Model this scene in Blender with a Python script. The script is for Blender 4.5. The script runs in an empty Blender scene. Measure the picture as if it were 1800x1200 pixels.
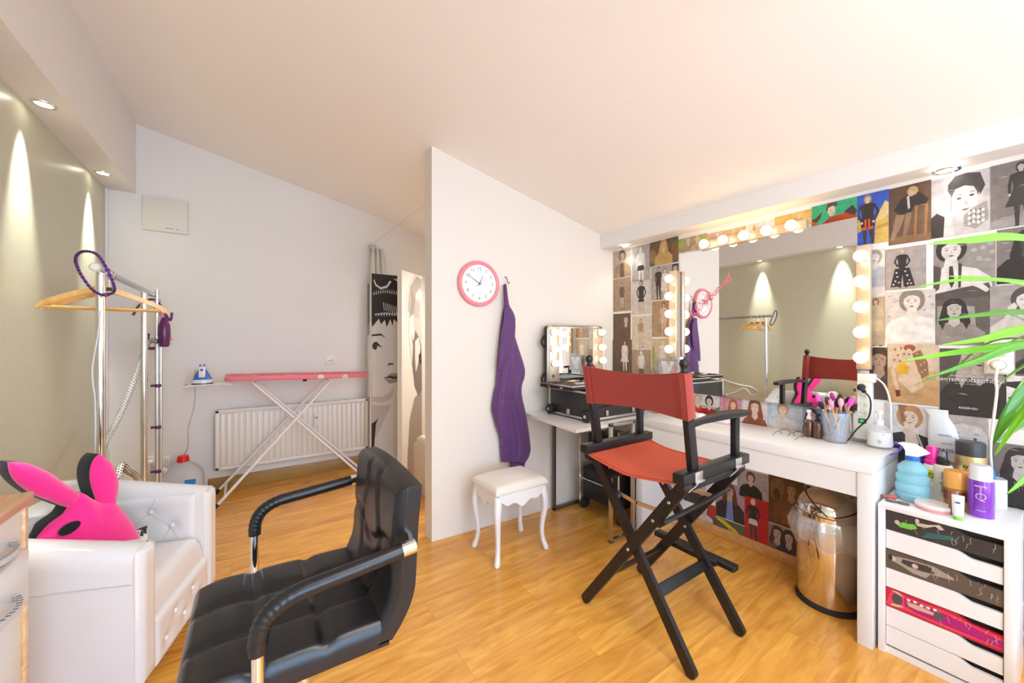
import bpy, bmesh, math, random
from mathutils import Vector, Matrix, noise
C = bpy.context.scene.collection
sc = bpy.context.scene
random.seed(7)
PI = math.pi
R = math.radians

# ------------------------------------------------------------------ camera, sky, exposure
F = 675.0; EYE = 1.30; YAW = math.atan(460 / 675)
SA, CA = math.sin(YAW), math.cos(YAW)
cd = bpy.data.cameras.new('camera'); cam = bpy.data.objects.new('camera', cd); C.objects.link(cam)
cam.location = (0, 0, EYE); cam.rotation_euler = (PI / 2, 0, -YAW)
cd.sensor_width = 36; cd.lens = F / 1800 * 36; cd.clip_start = .02
sc.camera = cam
sc.view_settings.view_transform = 'Standard'; sc.view_settings.look = 'None'
sc.view_settings.gamma = 1; sc.view_settings.use_curve_mapping = False
sc.view_settings.exposure = 0.60
W = bpy.data.worlds.new('sky'); sc.world = W; W.use_nodes = True
bg = W.node_tree.nodes['Background']; bg.inputs[0].default_value = (.62, .78, 1, 1); bg.inputs[1].default_value = 4.0

def area(name, loc, rot, sx, sy, power, col):
    l = bpy.data.lights.new(name, 'AREA'); l.shape = 'RECTANGLE'; l.size = sx; l.size_y = sy; l.energy = power; l.color = col
    o = bpy.data.objects.new(name, l); C.objects.link(o); o.location = loc; o.rotation_euler = rot; return o
# unseen area light just inside the shop window, added to strengthen its daylight
area('window_daylight_boost', (.25, -1.52, 1.05), (R(90), 0, R(6)), 1.8, 1.2, 20, (.42, .64, 1))
# unseen fill light added above and behind the camera for the room's front
area('front_fill_light', (.7, -.32, 2.30), (0, 0, 0), 1.05, 1.05, 15, (1, .92, .82))
# unseen area light added behind the partition, where the wall is bright
area('back_room_light', (2.0, 3.3, 2.05), (0, 0, 0), .5, .5, 16, (1, .94, .86))

def ray(u):
    k = (u - 900) / F
    return SA + k * CA, CA - k * SA
def at(u, v, X=None, Y=None, Z=None, T=None):
    dx, dy = ray(u)
    t = F * (Z - EYE) / (600 - v) if Z is not None else X / dx if X is not None else Y / dy if Y is not None else T
    return Vector((dx * t, dy * t, EYE + (600 - v) * t / F))
def PWy(x): return 2.352 - (x - .973) * .0504        # face of the partition wall with the clock
def atP(u, v, off=0.0):                               # point on that wall (off = distance in front)
    dx, dy = ray(u); t = (2.352 + .973 * .0504 - off) / (dy + .0504 * dx)
    return Vector((dx * t, dy * t, EYE + (600 - v) * t / F))

# ------------------------------------------------------------------ materials
_m = {}
def mat(col, rough=.5, metal=0, emit=0, trans=0, coat=0, alpha=1, name=None, bump=0, bscale=60, ior=1.45, sheen=0, spec=None, var=0):
    key = (tuple(col), rough, metal, emit, trans, coat, alpha, bump, bscale, sheen, spec, var)
    if key in _m: return _m[key]
    m = bpy.data.materials.new(name or 'material'); m.use_nodes = True; nt = m.node_tree; b = nt.nodes['Principled BSDF']
    c4 = (*col, 1)
    b.inputs['Base Color'].default_value = c4; b.inputs['Roughness'].default_value = rough; b.inputs['Metallic'].default_value = metal
    b.inputs['IOR'].default_value = ior
    if spec is not None: b.inputs['Specular IOR Level'].default_value = spec
    if emit: b.inputs['Emission Color'].default_value = c4; b.inputs['Emission Strength'].default_value = emit
    if trans: b.inputs['Transmission Weight'].default_value = trans
    if coat: b.inputs['Coat Weight'].default_value = coat; b.inputs['Coat Roughness'].default_value = .1
    if sheen: b.inputs['Sheen Weight'].default_value = sheen
    if alpha < 1: b.inputs['Alpha'].default_value = alpha
    if bump or var:
        tc = nt.nodes.new('ShaderNodeTexCoord'); n = nt.nodes.new('ShaderNodeTexNoise'); n.inputs['Scale'].default_value = bscale; n.inputs['Detail'].default_value = 4
        nt.links.new(tc.outputs['Object'], n.inputs['Vector'])
    if bump:
        bp = nt.nodes.new('ShaderNodeBump'); bp.inputs['Strength'].default_value = bump; bp.inputs['Distance'].default_value = .002
        nt.links.new(n.outputs['Fac'], bp.inputs['Height']); nt.links.new(bp.outputs[0], b.inputs['Normal'])
    if var:
        mx = nt.nodes.new('ShaderNodeMix'); mx.data_type = 'RGBA'; nt.links.new(n.outputs['Fac'], mx.inputs['Factor'])
        mx.inputs['A'].default_value = (*[max(0, c * (1 - var)) for c in col], 1); mx.inputs['B'].default_value = (*[min(1, c * (1 + var)) for c in col], 1)
        nt.links.new(mx.outputs['Result'], b.inputs['Base Color'])
    _m[key] = m; return m

def film(name, tint, trans, gloss=.08):
    m = bpy.data.materials.new(name); m.use_nodes = True; nt = m.node_tree; nt.nodes.clear(); L = nt.links
    o = nt.nodes.new('ShaderNodeOutputMaterial'); a = nt.nodes.new('ShaderNodeBsdfTransparent'); d = nt.nodes.new('ShaderNodeBsdfDiffuse'); g = nt.nodes.new('ShaderNodeBsdfGlossy')
    d.inputs[0].default_value = (*tint, 1); g.inputs['Roughness'].default_value = .08; x = nt.nodes.new('ShaderNodeMixShader'); y = nt.nodes.new('ShaderNodeMixShader')
    n = nt.nodes.new('ShaderNodeTexNoise'); n.inputs['Scale'].default_value = 22; bp = nt.nodes.new('ShaderNodeBump'); bp.inputs['Strength'].default_value = .5; bp.inputs['Distance'].default_value = .003
    L.new(n.outputs['Fac'], bp.inputs['Height']); L.new(bp.outputs[0], g.inputs['Normal'])
    x.inputs[0].default_value = 1 - trans; L.new(a.outputs[0], x.inputs[1]); L.new(d.outputs[0], x.inputs[2]); y.inputs[0].default_value = gloss; L.new(x.outputs[0], y.inputs[1]); L.new(g.outputs[0], y.inputs[2]); L.new(y.outputs[0], o.inputs[0]); return m
def wood(col1, col2, scale=(1, 12, 12), rough=.35, plank=None, bump=.05, coat=0):
    m = bpy.data.materials.new('wood'); m.use_nodes = True; nt = m.node_tree; b = nt.nodes['Principled BSDF']; L = nt.links
    tc = nt.nodes.new('ShaderNodeTexCoord'); mp = nt.nodes.new('ShaderNodeMapping'); mp.inputs['Scale'].default_value = scale
    L.new(tc.outputs['Object'], mp.inputs[0])
    n = nt.nodes.new('ShaderNodeTexNoise'); n.inputs['Scale'].default_value = 2.2; n.inputs['Detail'].default_value = 6; n.inputs['Distortion'].default_value = 1.2
    L.new(mp.outputs[0], n.inputs['Vector'])
    cr = nt.nodes.new('ShaderNodeValToRGB'); cr.color_ramp.elements[0].position = .3; cr.color_ramp.elements[1].position = .7
    cr.color_ramp.elements[0].color = (*col1, 1); cr.color_ramp.elements[1].color = (*col2, 1)
    L.new(n.outputs['Fac'], cr.inputs[0]); out = cr.outputs[0]
    if plank:
        br = nt.nodes.new('ShaderNodeTexBrick'); br.inputs['Scale'].default_value = 1; br.inputs['Brick Width'].default_value = plank[0]; br.inputs['Row Height'].default_value = plank[1]
        br.inputs['Mortar Size'].default_value = .0012; br.inputs['Mortar Smooth'].default_value = .3; br.offset = .37; br.inputs['Bias'].default_value = 0
        br.inputs['Color1'].default_value = (1, 1, 1, 1); br.inputs['Color2'].default_value = (.86, .82, .77, 1); br.inputs['Mortar'].default_value = (.72, .62, .52, 1)
        L.new(tc.outputs['Object'], br.inputs['Vector'])
        # per-plank shift of the grain
        ad = nt.nodes.new('ShaderNodeVectorMath'); ad.operation = 'MULTIPLY_ADD'; ad.inputs[1].default_value = (9, 9, 9)
        L.new(br.outputs['Color'], ad.inputs[0]); L.new(tc.outputs['Object'], ad.inputs[2]); L.new(ad.outputs[0], mp.inputs[0])
        mx = nt.nodes.new('ShaderNodeMix'); mx.data_type = 'RGBA'; mx.blend_type = 'MULTIPLY'; mx.inputs['Factor'].default_value = 1
        L.new(out, mx.inputs['A']); L.new(br.outputs['Color'], mx.inputs['B']); out = mx.outputs['Result']
        # knots
        v = nt.nodes.new('ShaderNodeTexVoronoi'); mp2 = nt.nodes.new('ShaderNodeMapping'); mp2.inputs['Scale'].default_value = (1.6, 4.2, 1)
        L.new(tc.outputs['Object'], mp2.inputs[0]); L.new(mp2.outputs[0], v.inputs['Vector']); v.inputs['Scale'].default_value = 1.0
        c2 = nt.nodes.new('ShaderNodeValToRGB'); c2.color_ramp.elements[0].position = .02; c2.color_ramp.elements[1].position = .11
        c2.color_ramp.elements[0].color = (.42, .28, .18, 1); c2.color_ramp.elements[1].color = (1, 1, 1, 1); L.new(v.outputs['Distance'], c2.inputs[0])
        m2 = nt.nodes.new('ShaderNodeMix'); m2.data_type = 'RGBA'; m2.blend_type = 'MULTIPLY'; m2.inputs['Factor'].default_value = .8
        L.new(out, m2.inputs['A']); L.new(c2.outputs[0], m2.inputs['B']); out = m2.outputs['Result']
    L.new(out, b.inputs['Base Color']); b.inputs['Roughness'].default_value = rough
    if coat: b.inputs['Coat Weight'].default_value = coat; b.inputs['Coat Roughness'].default_value = .12
    return m

WHITE = mat((.80, .79, .78), .3, coat=.2, name='white_lacquer')
WOODWHITE = mat((.82, .80, .79), .38, name='white_paint', bump=.05, bscale=20)
PLASTIC = mat((.83, .81, .74), .35, name='white_plastic')
BLACK = mat((.012, .012, .013), .42, name='black_paint')
BLACKWOOD = mat((.008, .008, .010), .42, name='black_wood', bump=.15, bscale=40, coat=.12)
BLACKLEATHER = mat((.008, .008, .010), .30, name='black_leather', bump=.12, bscale=220, spec=.55)
WHITELEATHER = mat((.80, .79, .795), .20, name='white_leather', bump=.06, bscale=120, coat=.5)
CHROME = mat((.80, .80, .82), .08, 1, name='chrome')
STEEL = mat((.62, .60, .57), .28, 1, name='brushed_steel')
ALU = mat((.75, .76, .78), .32, 1, name='aluminium')
DARKMETAL = mat((.16, .14, .13), .4, .8, name='dark_metal')
RUBBER = mat((.02, .02, .02), .7, name='rubber')
MIRROR = mat((.93, .94, .93), .0, 1, name='mirror_glass')
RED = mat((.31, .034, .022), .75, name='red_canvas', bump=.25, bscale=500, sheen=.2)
PURPLE = mat((.105, .032, .15), .6, name='purple_cloth', bump=.1, bscale=300, sheen=.3)
GLASS = mat((.95, .97, .98), .03, trans=1, name='clear_plastic')
BULB = mat((1, .70, .36), .3, emit=6.5, name='lit_bulb')

# ------------------------------------------------------------------ mesh builder
WM = {}
class MB:
    def __init__(s, m=None):
        s.v = []; s.f = []; s.mi = []; s.mats = []; s.M = Matrix.Identity(4); s.flat = []; s.cur = 0; s.sm = True
        if m: s.use(m)
    def use(s, m):
        if m not in s.mats: s.mats.append(m)
        s.cur = s.mats.index(m); return s
    def add(s, vs, fs, sm=None):
        b = len(s.v); s.v += [s.M @ Vector(p) for p in vs]
        for f in fs:
            s.f.append([b + i for i in f]); s.mi.append(s.cur); s.flat.append(not (s.sm if sm is None else sm))
        return s
    def bmadd(s, bm, sm=None):
        bm.verts.index_update(); s.add([v.co.copy() for v in bm.verts], [[v.index for v in f.verts] for f in bm.faces], sm); bm.free(); return s
    def box(s, x0, x1, y0, y1, z0, z1, bev=0, seg=2):
        if x0 > x1: x0, x1 = x1, x0
        if y0 > y1: y0, y1 = y1, y0
        if z0 > z1: z0, z1 = z1, z0
        bm = bmesh.new(); bmesh.ops.create_cube(bm, size=1)
        for v in bm.verts: v.co = Vector(((x0 + x1) / 2 + v.co.x * (x1 - x0), (y0 + y1) / 2 + v.co.y * (y1 - y0), (z0 + z1) / 2 + v.co.z * (z1 - z0)))
        if bev: bmesh.ops.bevel(bm, geom=bm.edges[:], offset=min(bev, .49 * min(x1 - x0, y1 - y0, z1 - z0)), segments=seg, profile=.5, affect='EDGES')
        return s.bmadd(bm, bool(bev))
    def bar(s, p, q, w, h, up=(0, 0, 1), bev=0, e=0):
        p = Vector(p); q = Vector(q); d = (q - p); L = d.length; d.normalize(); up = Vector(up)
        if abs(d.dot(up)) > .98: up = Vector((1, 0, 0))
        sd = d.cross(up).normalized(); u = sd.cross(d).normalized()
        old = s.M; s.M = old @ Matrix(((d.x, sd.x, u.x, p.x), (d.y, sd.y, u.y, p.y), (d.z, sd.z, u.z, p.z), (0, 0, 0, 1)))
        s.box(-e, L + e, -w / 2, w / 2, -h / 2, h / 2, bev); s.M = old; return s
    def tube(s, pts, r, n=10, cap=True, closed=False):
        pts = [Vector(p) for p in pts]; N = len(pts); rs = r if isinstance(r, (list, tuple)) else [r] * N
        T = []
        for i in range(N):
            a = pts[(i - 1) % N] if (closed or i > 0) else pts[i]; b = pts[(i + 1) % N] if (closed or i < N - 1) else pts[i]
            d = b - a; T.append(d.normalized() if d.length > 1e-9 else Vector((0, 0, 1)))
        ref = Vector((0, 0, 1)) if abs(T[0].z) < .9 else Vector((1, 0, 0))
        nn = T[0].cross(ref).normalized(); vs = []; fs = []
        for i in range(N):
            nn = (nn - T[i] * nn.dot(T[i])); nn = nn.normalized() if nn.length > 1e-6 else T[i].orthogonal().normalized()
            bb = T[i].cross(nn)
            vs += [pts[i] + (nn * math.cos(2 * PI * k / n) + bb * math.sin(2 * PI * k / n)) * rs[i] for k in range(n)]
        for i in range(N if closed else N - 1):
            j = (i + 1) % N
            fs += [(i * n + k, i * n + (k + 1) % n, j * n + (k + 1) % n, j * n + k) for k in range(n)]
        if cap and not closed: fs += [tuple(range(n - 1, -1, -1)), tuple((N - 1) * n + k for k in range(n))]
        return s.add(vs, fs, True)
    def lathe(s, prof, c=(0, 0, 0), n=24, axis='z', sx=1, sy=1):
        c = Vector(c); vs = []; fs = []
        def mk(x, y, z): return Vector((x, y, z)) if axis == 'z' else Vector((z, x, y)) if axis == 'x' else Vector((x, -z, y))
        for r, z in prof: vs += [c + mk(r * math.cos(2 * PI * k / n) * sx, r * math.sin(2 * PI * k / n) * sy, z) for k in range(n)]
        for i in range(len(prof) - 1): fs += [(i * n + k, i * n + (k + 1) % n, (i + 1) * n + (k + 1) % n, (i + 1) * n + k) for k in range(n)]
        if prof[0][0] > 1e-5: fs.append(tuple(range(n - 1, -1, -1)))
        if prof[-1][0] > 1e-5: fs.append(tuple((len(prof) - 1) * n + k for k in range(n)))
        return s.add(vs, fs, True)
    def sph(s, c, r, n=14, sx=1, sy=1, sz=1):
        m = max(4, n // 2)
        return s.lathe([(max(1e-6, r * math.sin(PI * i / m)), -r * math.cos(PI * i / m) * sz) for i in range(m + 1)], c, n, 'z', sx, sy)
    def poly(s, pts): return s.add(pts, [tuple(range(len(pts)))], False)
    def prism(s, pts, d):                       # polygon extruded by vector d
        n = len(pts); d = Vector(d); a = [Vector(p) for p in pts]
        return s.add(a + [p + d for p in a], [tuple(range(n - 1, -1, -1)), tuple(range(n, 2 * n))] + [(i, (i + 1) % n, n + (i + 1) % n, n + i) for i in range(n)], False)
    def pad(s, fn, w, h, nu, nv, th, r=.03, relief=None, back=0.0):   # closed cushion; fn(a, b, height) -> point
        vs = []; fs = []
        def prof(d): d = min(max(d / r, 0), 1); return math.sqrt(max(0, 1 - (1 - d) ** 2))
        def param(i, n, L):                         # denser near the edge
            t = i / n; e = r / L
            k = max(2, n // 6)
            if i <= k: return e * (1 - math.cos(PI / 2 * i / k))
            if i >= n - k: return 1 - e * (1 - math.cos(PI / 2 * (n - i) / k))
            return e + (1 - 2 * e) * (i - k) / (n - 2 * k)
        for i in range(nu + 1):
            for j in range(nv + 1):
                a = param(i, nu, w); b = param(j, nv, h)
                e = min(prof(min(a, 1 - a) * w), prof(min(b, 1 - b) * h))
                z = th * e + (relief(a * w, b * h) * min(1, e * e) if relief else 0)
                vs.append(fn(a * w, b * h, z))
        K = len(vs)
        for i in range(nu):
            for j in range(nv): fs.append((i * (nv + 1) + j, (i + 1) * (nv + 1) + j, (i + 1) * (nv + 1) + j + 1, i * (nv + 1) + j + 1))
        ring = [i * (nv + 1) for i in range(nu + 1)] + [nu * (nv + 1) + j for j in range(1, nv + 1)] + [i * (nv + 1) + nv for i in range(nu - 1, -1, -1)] + [j for j in range(nv - 1, 0, -1)]
        mid = []
        for i in range(nu + 1):
            for j in range(nv + 1):
                a = param(i, nu, w); b = param(j, nv, h); vs.append(fn(a * w, b * h, -back))
        for i in range(nu):
            for j in range(nv): fs.append((K + i * (nv + 1) + j, K + i * (nv + 1) + j + 1, K + (i + 1) * (nv + 1) + j + 1, K + (i + 1) * (nv + 1) + j))
        for q in range(len(ring)):
            a, b = ring[q], ring[(q + 1) % len(ring)]; fs.append((b, a, K + a, K + b))
        return s.add(vs, fs, True)
    def blob(s, out, c, hf, hb, fn, n=6, side=None):   # star-shaped outline inflated: front hf, back hb ; fn(a,b,h)->point
        c = Vector((*c, 0)); N = len(out); vs = []; fs = []
        for k in range(n + 1):
            q = math.sin(PI / 2 * k / n); hh = hf * math.sqrt(max(0, 1 - q * q)) if hf else 0
            for p in out: vs.append(fn(c.x + (p[0] - c.x) * q, c.y + (p[1] - c.y) * q, hh))
        for k in range(n):
            for i in range(N): fs.append((k * N + i, k * N + (i + 1) % N, (k + 1) * N + (i + 1) % N, (k + 1) * N + i))
        s.add(vs, fs, True)
        vs = []; fs = []
        for k in range(n + 1):
            q = math.sin(PI / 2 * k / n); hh = -(side or 0) - hb * math.sqrt(max(0, 1 - q * q))
            for p in out: vs.append(fn(c.x + (p[0] - c.x) * q, c.y + (p[1] - c.y) * q, hh))
        for k in range(n):
            for i in range(N): fs.append((k * N + i, (k + 1) * N + i, (k + 1) * N + (i + 1) % N, k * N + (i + 1) % N))
        if side:
            b = len(vs); vs += [fn(p[0], p[1], 0) for p in out]
            for i in range(N): fs.append((n * N + i, b + i, b + (i + 1) % N, n * N + (i + 1) % N))
        if side: s.use(s.side_mat)
        return s.add(vs, fs, True)
    def text(s, st, size, O, U, V, h=.0004, align='CENTER', shear=0, bold=0):
        c = bpy.data.curves.new('t', 'FONT'); c.body = st; c.size = size; c.align_x = align; c.align_y = 'CENTER'; c.shear = shear; c.resolution_u = 2; c.offset = bold; c.extrude = h / 2
        o = bpy.data.objects.new('t', c); C.objects.link(o); dg = bpy.context.evaluated_depsgraph_get(); dg.update(); me = bpy.data.meshes.new_from_object(o.evaluated_get(dg))
        U = Vector(U).normalized(); V = Vector(V).normalized(); Nn = U.cross(V); O = Vector(O)
        s.add([O + U * v.co.x + V * v.co.y + Nn * (v.co.z + h / 2) for v in me.vertices], [tuple(p.vertices) for p in me.polygons], False)
        bpy.data.meshes.remove(me); bpy.data.objects.remove(o); bpy.data.curves.remove(c); return s
    def build(s, name, parent=None, sharp=38, local=False, mods=None):
        me = bpy.data.meshes.new(name); vs = [Vector(v) for v in s.v]
        if parent is not None:
            Mi = WM[parent].inverted(); o_m = WM[parent]
            if not local: vs = [Mi @ v for v in vs]
            loc = None
        else:
            xs = [v.x for v in vs]; ys = [v.y for v in vs]; zs = [v.z for v in vs]
            loc = Vector(((min(xs) + max(xs)) / 2, (min(ys) + max(ys)) / 2, min(zs))); vs = [v - loc for v in vs]; o_m = Matrix.Translation(loc)
        me.from_pydata([tuple(v) for v in vs], [], s.f)
        for m in s.mats: me.materials.append(m)
        for p, i, fl in zip(me.polygons, s.mi, s.flat): p.material_index = i; p.use_smooth = not fl
        me.update()
        bm = bmesh.new(); bm.from_mesh(me); bmesh.ops.remove_doubles(bm, verts=bm.verts, dist=1e-6); bmesh.ops.recalc_face_normals(bm, faces=bm.faces) if s.recalc else None; bm.to_mesh(me); bm.free()
        me.set_sharp_from_angle(angle=R(sharp))
        o = bpy.data.objects.new(name, me); C.objects.link(o); WM[o] = o_m
        if parent is not None: o.parent = parent
        else: o.location = loc
        return o
    recalc = True
def tag(o, label=None, cat=None, group=None, kind=None):
    if label: o['label'] = label
    if cat: o['category'] = cat
    if group: o['group'] = group
    if kind: o['kind'] = kind
    return o
def thing(name, loc, label, cat, rz=0, group=None):
    o = bpy.data.objects.new(name, None); C.objects.link(o); o.location = loc; o.rotation_euler = (0, 0, rz); o.empty_display_size = .1
    WM[o] = Matrix.Translation(Vector(loc)) @ Matrix.Rotation(rz, 4, 'Z'); return tag(o, label, cat, group)
def copy_tree(o, parent=None):
    c = o.copy(); C.objects.link(c); WM[c] = WM.get(o, Matrix.Identity(4))
    if parent is not None: c.parent = parent
    for ch in [x for x in KIDS.get(o, []) or list(o.children)]: copy_tree(ch, c)
    return c
KIDS = {}
def struct(mb, name): return tag(mb.build(name), kind='structure')
def arc(p, q, m, n=10):                              # quadratic bezier
    p, q, m = Vector(p), Vector(q), Vector(m)
    return [p * (1 - t) ** 2 + m * 2 * t * (1 - t) + q * t * t for t in [i / n for i in range(n + 1)]]
def spline(P, n=6):                                   # catmull-rom
    P = [Vector(p) for p in P]; out = []
    for i in range(len(P) - 1):
        a = P[max(0, i - 1)]; b = P[i]; c = P[i + 1]; d = P[min(len(P) - 1, i + 2)]
        for k in range(n):
            t = k / n; out.append(.5 * ((2 * b) + (c - a) * t + (2 * a - 5 * b + 4 * c - d) * t * t + (3 * b - a - 3 * c + d) * t ** 3))
    out.append(P[-1]); return out
MIRROT = -2.35

# ================================================================== ROOM
WALLW = mat((.80, .765, .73), .7, name='white_wall_paint', bump=.12, bscale=90)
CEILW = mat((.93, .88, .83), .75, name='ceiling_paint', bump=.06, bscale=70)
XL, XR, YB, YF = -.919, 2.60, 4.20, -1.60
m = MB(wood((.66, .265, .035), (.97, .50, .095), (1.3, 9, 9), .26, plank=(1.28, .19), coat=.25)); m.box(XL - .1, XR + .8, YF - .1, YB + .1, -.05, 0); struct(m, 'floor')
# sloping ceiling
cx = [-1.0, -.737, .973, 2.47, 3.4]; cy = [YF - .1, 2.35, YB + .1]
cz = [[3.055, 3.00, 2.50, 2.13, 1.95], [3.07, 3.015, 2.567, 2.207, 2.0], [3.08, 3.025, 2.662, 2.345, 2.12]]
m = MB(CEILW); vs = [(cx[i], cy[j], cz[j][i]) for j in range(3) for i in range(5)]
vs += [(x, y, z + .12) for x, y, z in vs]; fs = []
for j in range(2):
    for i in range(4):
        a = j * 5 + i; fs += [(a, a + 5, a + 6, a + 1), (15 + a, 16 + a, 21 + a, 20 + a)]
for a, b in [(i, i + 1) for i in range(4)] + [(10 + i, 11 + i) for i in range(4)] + [(0, 5), (5, 10), (4, 9), (9, 14)]: fs.append((a, b, b + 15, a + 15))
m.add(vs, fs, False); struct(m, 'ceiling')
GREEN = mat((.56, .54, .39), .34, name='green_wall_paint', bump=.1, bscale=14, var=.04)
m = MB(GREEN); m.box(XL - .1, XL, YF - .1, YB + .1, 0, 3.2); struct(m, 'wall_left')
m = MB(WALLW); m.box(XL, XR + .8, YB, YB + .1, 0, 3.2); struct(m, 'wall_back')
m = MB(WALLW); m.box(XR, XR + .1, YF - .1, YB, 0, 2.6); struct(m, 'wall_right')
m = MB(mat((.80, .73, .65), .7, name='cream_wall_paint', bump=.12, bscale=90)); x0, x1 = .973, XR
m.prism([(x0, PWy(x0), 0), (x1, PWy(x1), 0), (x1, PWy(x1) + .116, 0), (x0, PWy(x0) + .116, 0)], (0, 0, 2.72))
for v in m.v:                                       # top edge follows the ceiling
    if v.z > 2: v.z = 2.60 if v.x < 1.5 else 2.22
struct(m, 'wall_middle')
# window wall behind the camera
m = MB(WALLW); m.box(XL, -.75, YF - .1, YF, 0, 3.1); m.box(2.45, XR, YF - .1, YF, 0, 3.1); m.box(-.75, 2.45, YF - .1, YF, 0, .35); m.box(-.75, 2.45, YF - .1, YF, 2.45, 3.1); struct(m, 'wall_front')
m = MB(WHITE)
for x in (-.75, .28, 1.34, 2.39): m.box(x, x + .06, YF - .08, YF - .02, .35, 2.45)
m.box(-.75, 2.45, YF - .08, YF - .02, .35, .41); m.box(-.75, 2.45, YF - .08, YF - .02, 2.39, 2.45)
wf = struct(m, 'window_1')
gm = bpy.data.materials.new('window_glass'); gm.use_nodes = True; nt = gm.node_tree; nt.nodes.clear()
o_ = nt.nodes.new('ShaderNodeOutputMaterial'); mx = nt.nodes.new('ShaderNodeMixShader'); mx.inputs[0].default_value = .08; tr = nt.nodes.new('ShaderNodeBsdfTransparent'); gl = nt.nodes.new('ShaderNodeBsdfGlossy'); gl.inputs['Roughness'].default_value = .02
nt.links.new(tr.outputs[0], mx.inputs[1]); nt.links.new(gl.outputs[0], mx.inputs[2]); nt.links.new(mx.outputs[0], o_.inputs[0])
m = MB(gm)
for x in (-.69, .34, 1.40): m.box(x, x + (.97 if x < 0 else 1.0 if x < 1 else .99), YF - .055, YF - .045, .41, 2.39)
m.build('pane', wf)
# soffits with the down lights
m = MB(WALLW); m.box(XL, -.75, YF, YB, 2.475, 3.06); struct(m, 'trim_1')
m = MB(WALLW); m.prism([(2.46, YF, 2.045), (2.46, 2.285, 2.088), (2.46, 2.285, 2.28), (2.46, YF, 2.2)], (.14, 0, 0)); struct(m, 'trim_2')
m = MB(WHITE); m.box(XL, XL + .018, YB - .03, YB, 0, 2.475, .003); struct(m, 'trim_3')
BBR = wood((.52, .25, .08), (.68, .36, .13), (1, 14, 14), .4)
m = MB(BBR); m.box(XR - .016, XR, YF, 2.27, 0, .062, .004); struct(m, 'baseboard_right')
m = MB(wood((.30, .17, .04), (.42, .25, .07), (1, 10, 10), .4)); m.box(-.30, XR, YB - .018, YB, 0, .118, .004); struct(m, 'baseboard_back')

def spot(name, loc, label, group, power, blend=.6, ang=75, col=(1, .93, .82), target=None):
    t = thing(name, loc, label, 'ceiling spotlight', group=group); x, y, z = loc
    m = MB(CHROME); m.lathe([(.030, -.001), (.034, -.006), (.043, -.006), (.046, -.002), (.046, 0), (.030, 0)], (x, y, z), 28); m.build('ring', t)
    m = MB(mat((1, .95, .86), .3, emit=12, name='lit_spot')); m.lathe([(1e-5, -.003), (.030, -.003), (.030, 0), (1e-5, 0)], (x, y, z), 24); m.build('lamp_glass', t)
    l = bpy.data.lights.new('spot_beam', 'SPOT'); l.energy = power; l.spot_size = R(ang); l.spot_blend = blend; l.color = col; l.shadow_soft_size = .02
    o = bpy.data.objects.new('spot_beam', l); C.objects.link(o); o.parent = t; o.location = (0, 0, -.012)
    if target: o.rotation_euler = (Vector(target)).to_track_quat('-Z', 'Y').to_euler()
a = at(77, 183, Z=2.475); b = at(181, 304, Z=2.475)
spot('recessed_spotlight', a, 'larger round recessed spotlight in the left soffit, nearer the top left corner', 'spotlights in the left soffit', 120, .95, 36, (.97, 1, .94), (-.09, 0, -1))
spot('recessed_spotlight', b, 'smaller looking round recessed spotlight in the left soffit near the white back wall', 'spotlights in the left soffit', 120, .95, 36, (.97, 1, .94), (-.09, 0, -1))
spot('recessed_spotlight', (a.x, 2 * a.y - b.y, 2.475), 'round recessed spotlight in the left soffit, seen only in the large mirror', 'spotlights in the left soffit', 120, .95, 36, (.97, 1, .94), (-.09, 0, -1))
spot('recessed_spotlight', (2.525, at(1664, 302, X=2.525).y, 2.052), 'round chrome recessed spotlight above the black and white posters at right', 'spotlights in the right soffit', 3, 1, 110)
spot('recessed_spotlight', (2.53, 2.07, 2.080), 'small round recessed spotlight in the right soffit by the clock wall', 'spotlights in the right soffit', 3, 1, 110)

# unseen glowing globe added above and behind the camera to brighten the ceiling
t = thing('fill_globe', (.95, -.75, 1.86), 'added, unseen glowing globe behind the viewer that brightens the ceiling and the room', 'fill light')
m = MB(mat((1, .94, .85), .3, emit=22, name='fill_globe_glow')); m.sph((.95, -.75, 2.0), .14, 24); m.build('globe', t)
m = MB(BLACK); m.tube([(.95, -.75, 2.135), (.95, -.75, 2.17)], .03, 14); m.tube([(.95, -.75, 2.16), (.95, -.75, 2.50)], .003, 6); m.build('cord', t)
for (x, y, z, h_, top, nm, lab) in ((.7, -.32, 2.31, .55, 2.56, 'fill_panel', 'large square white panel, added as housing over the unseen fill light above the viewer'), (2.0, 3.3, 2.06, .25, 2.36, 'fill_panel', 'small square white panel, added as housing over the unseen light behind the partition wall')):  # white housings added over the two unseen area lights
    t = thing(nm, (x, y, z), lab, 'fill light housing')
    m = MB(WHITE); m.box(x - h_, x + h_, y - h_, y + h_, z, z + .035, .004); m.build('housing', t)
    for sx_ in (-1, 1): m = MB(STEEL); m.tube([(x + sx_ * h_ * .6, y, z + .03), (x + sx_ * h_ * .6, y, top - sx_ * .12 * h_)], .004, 8); m.build('hanging_rod', t)
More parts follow.
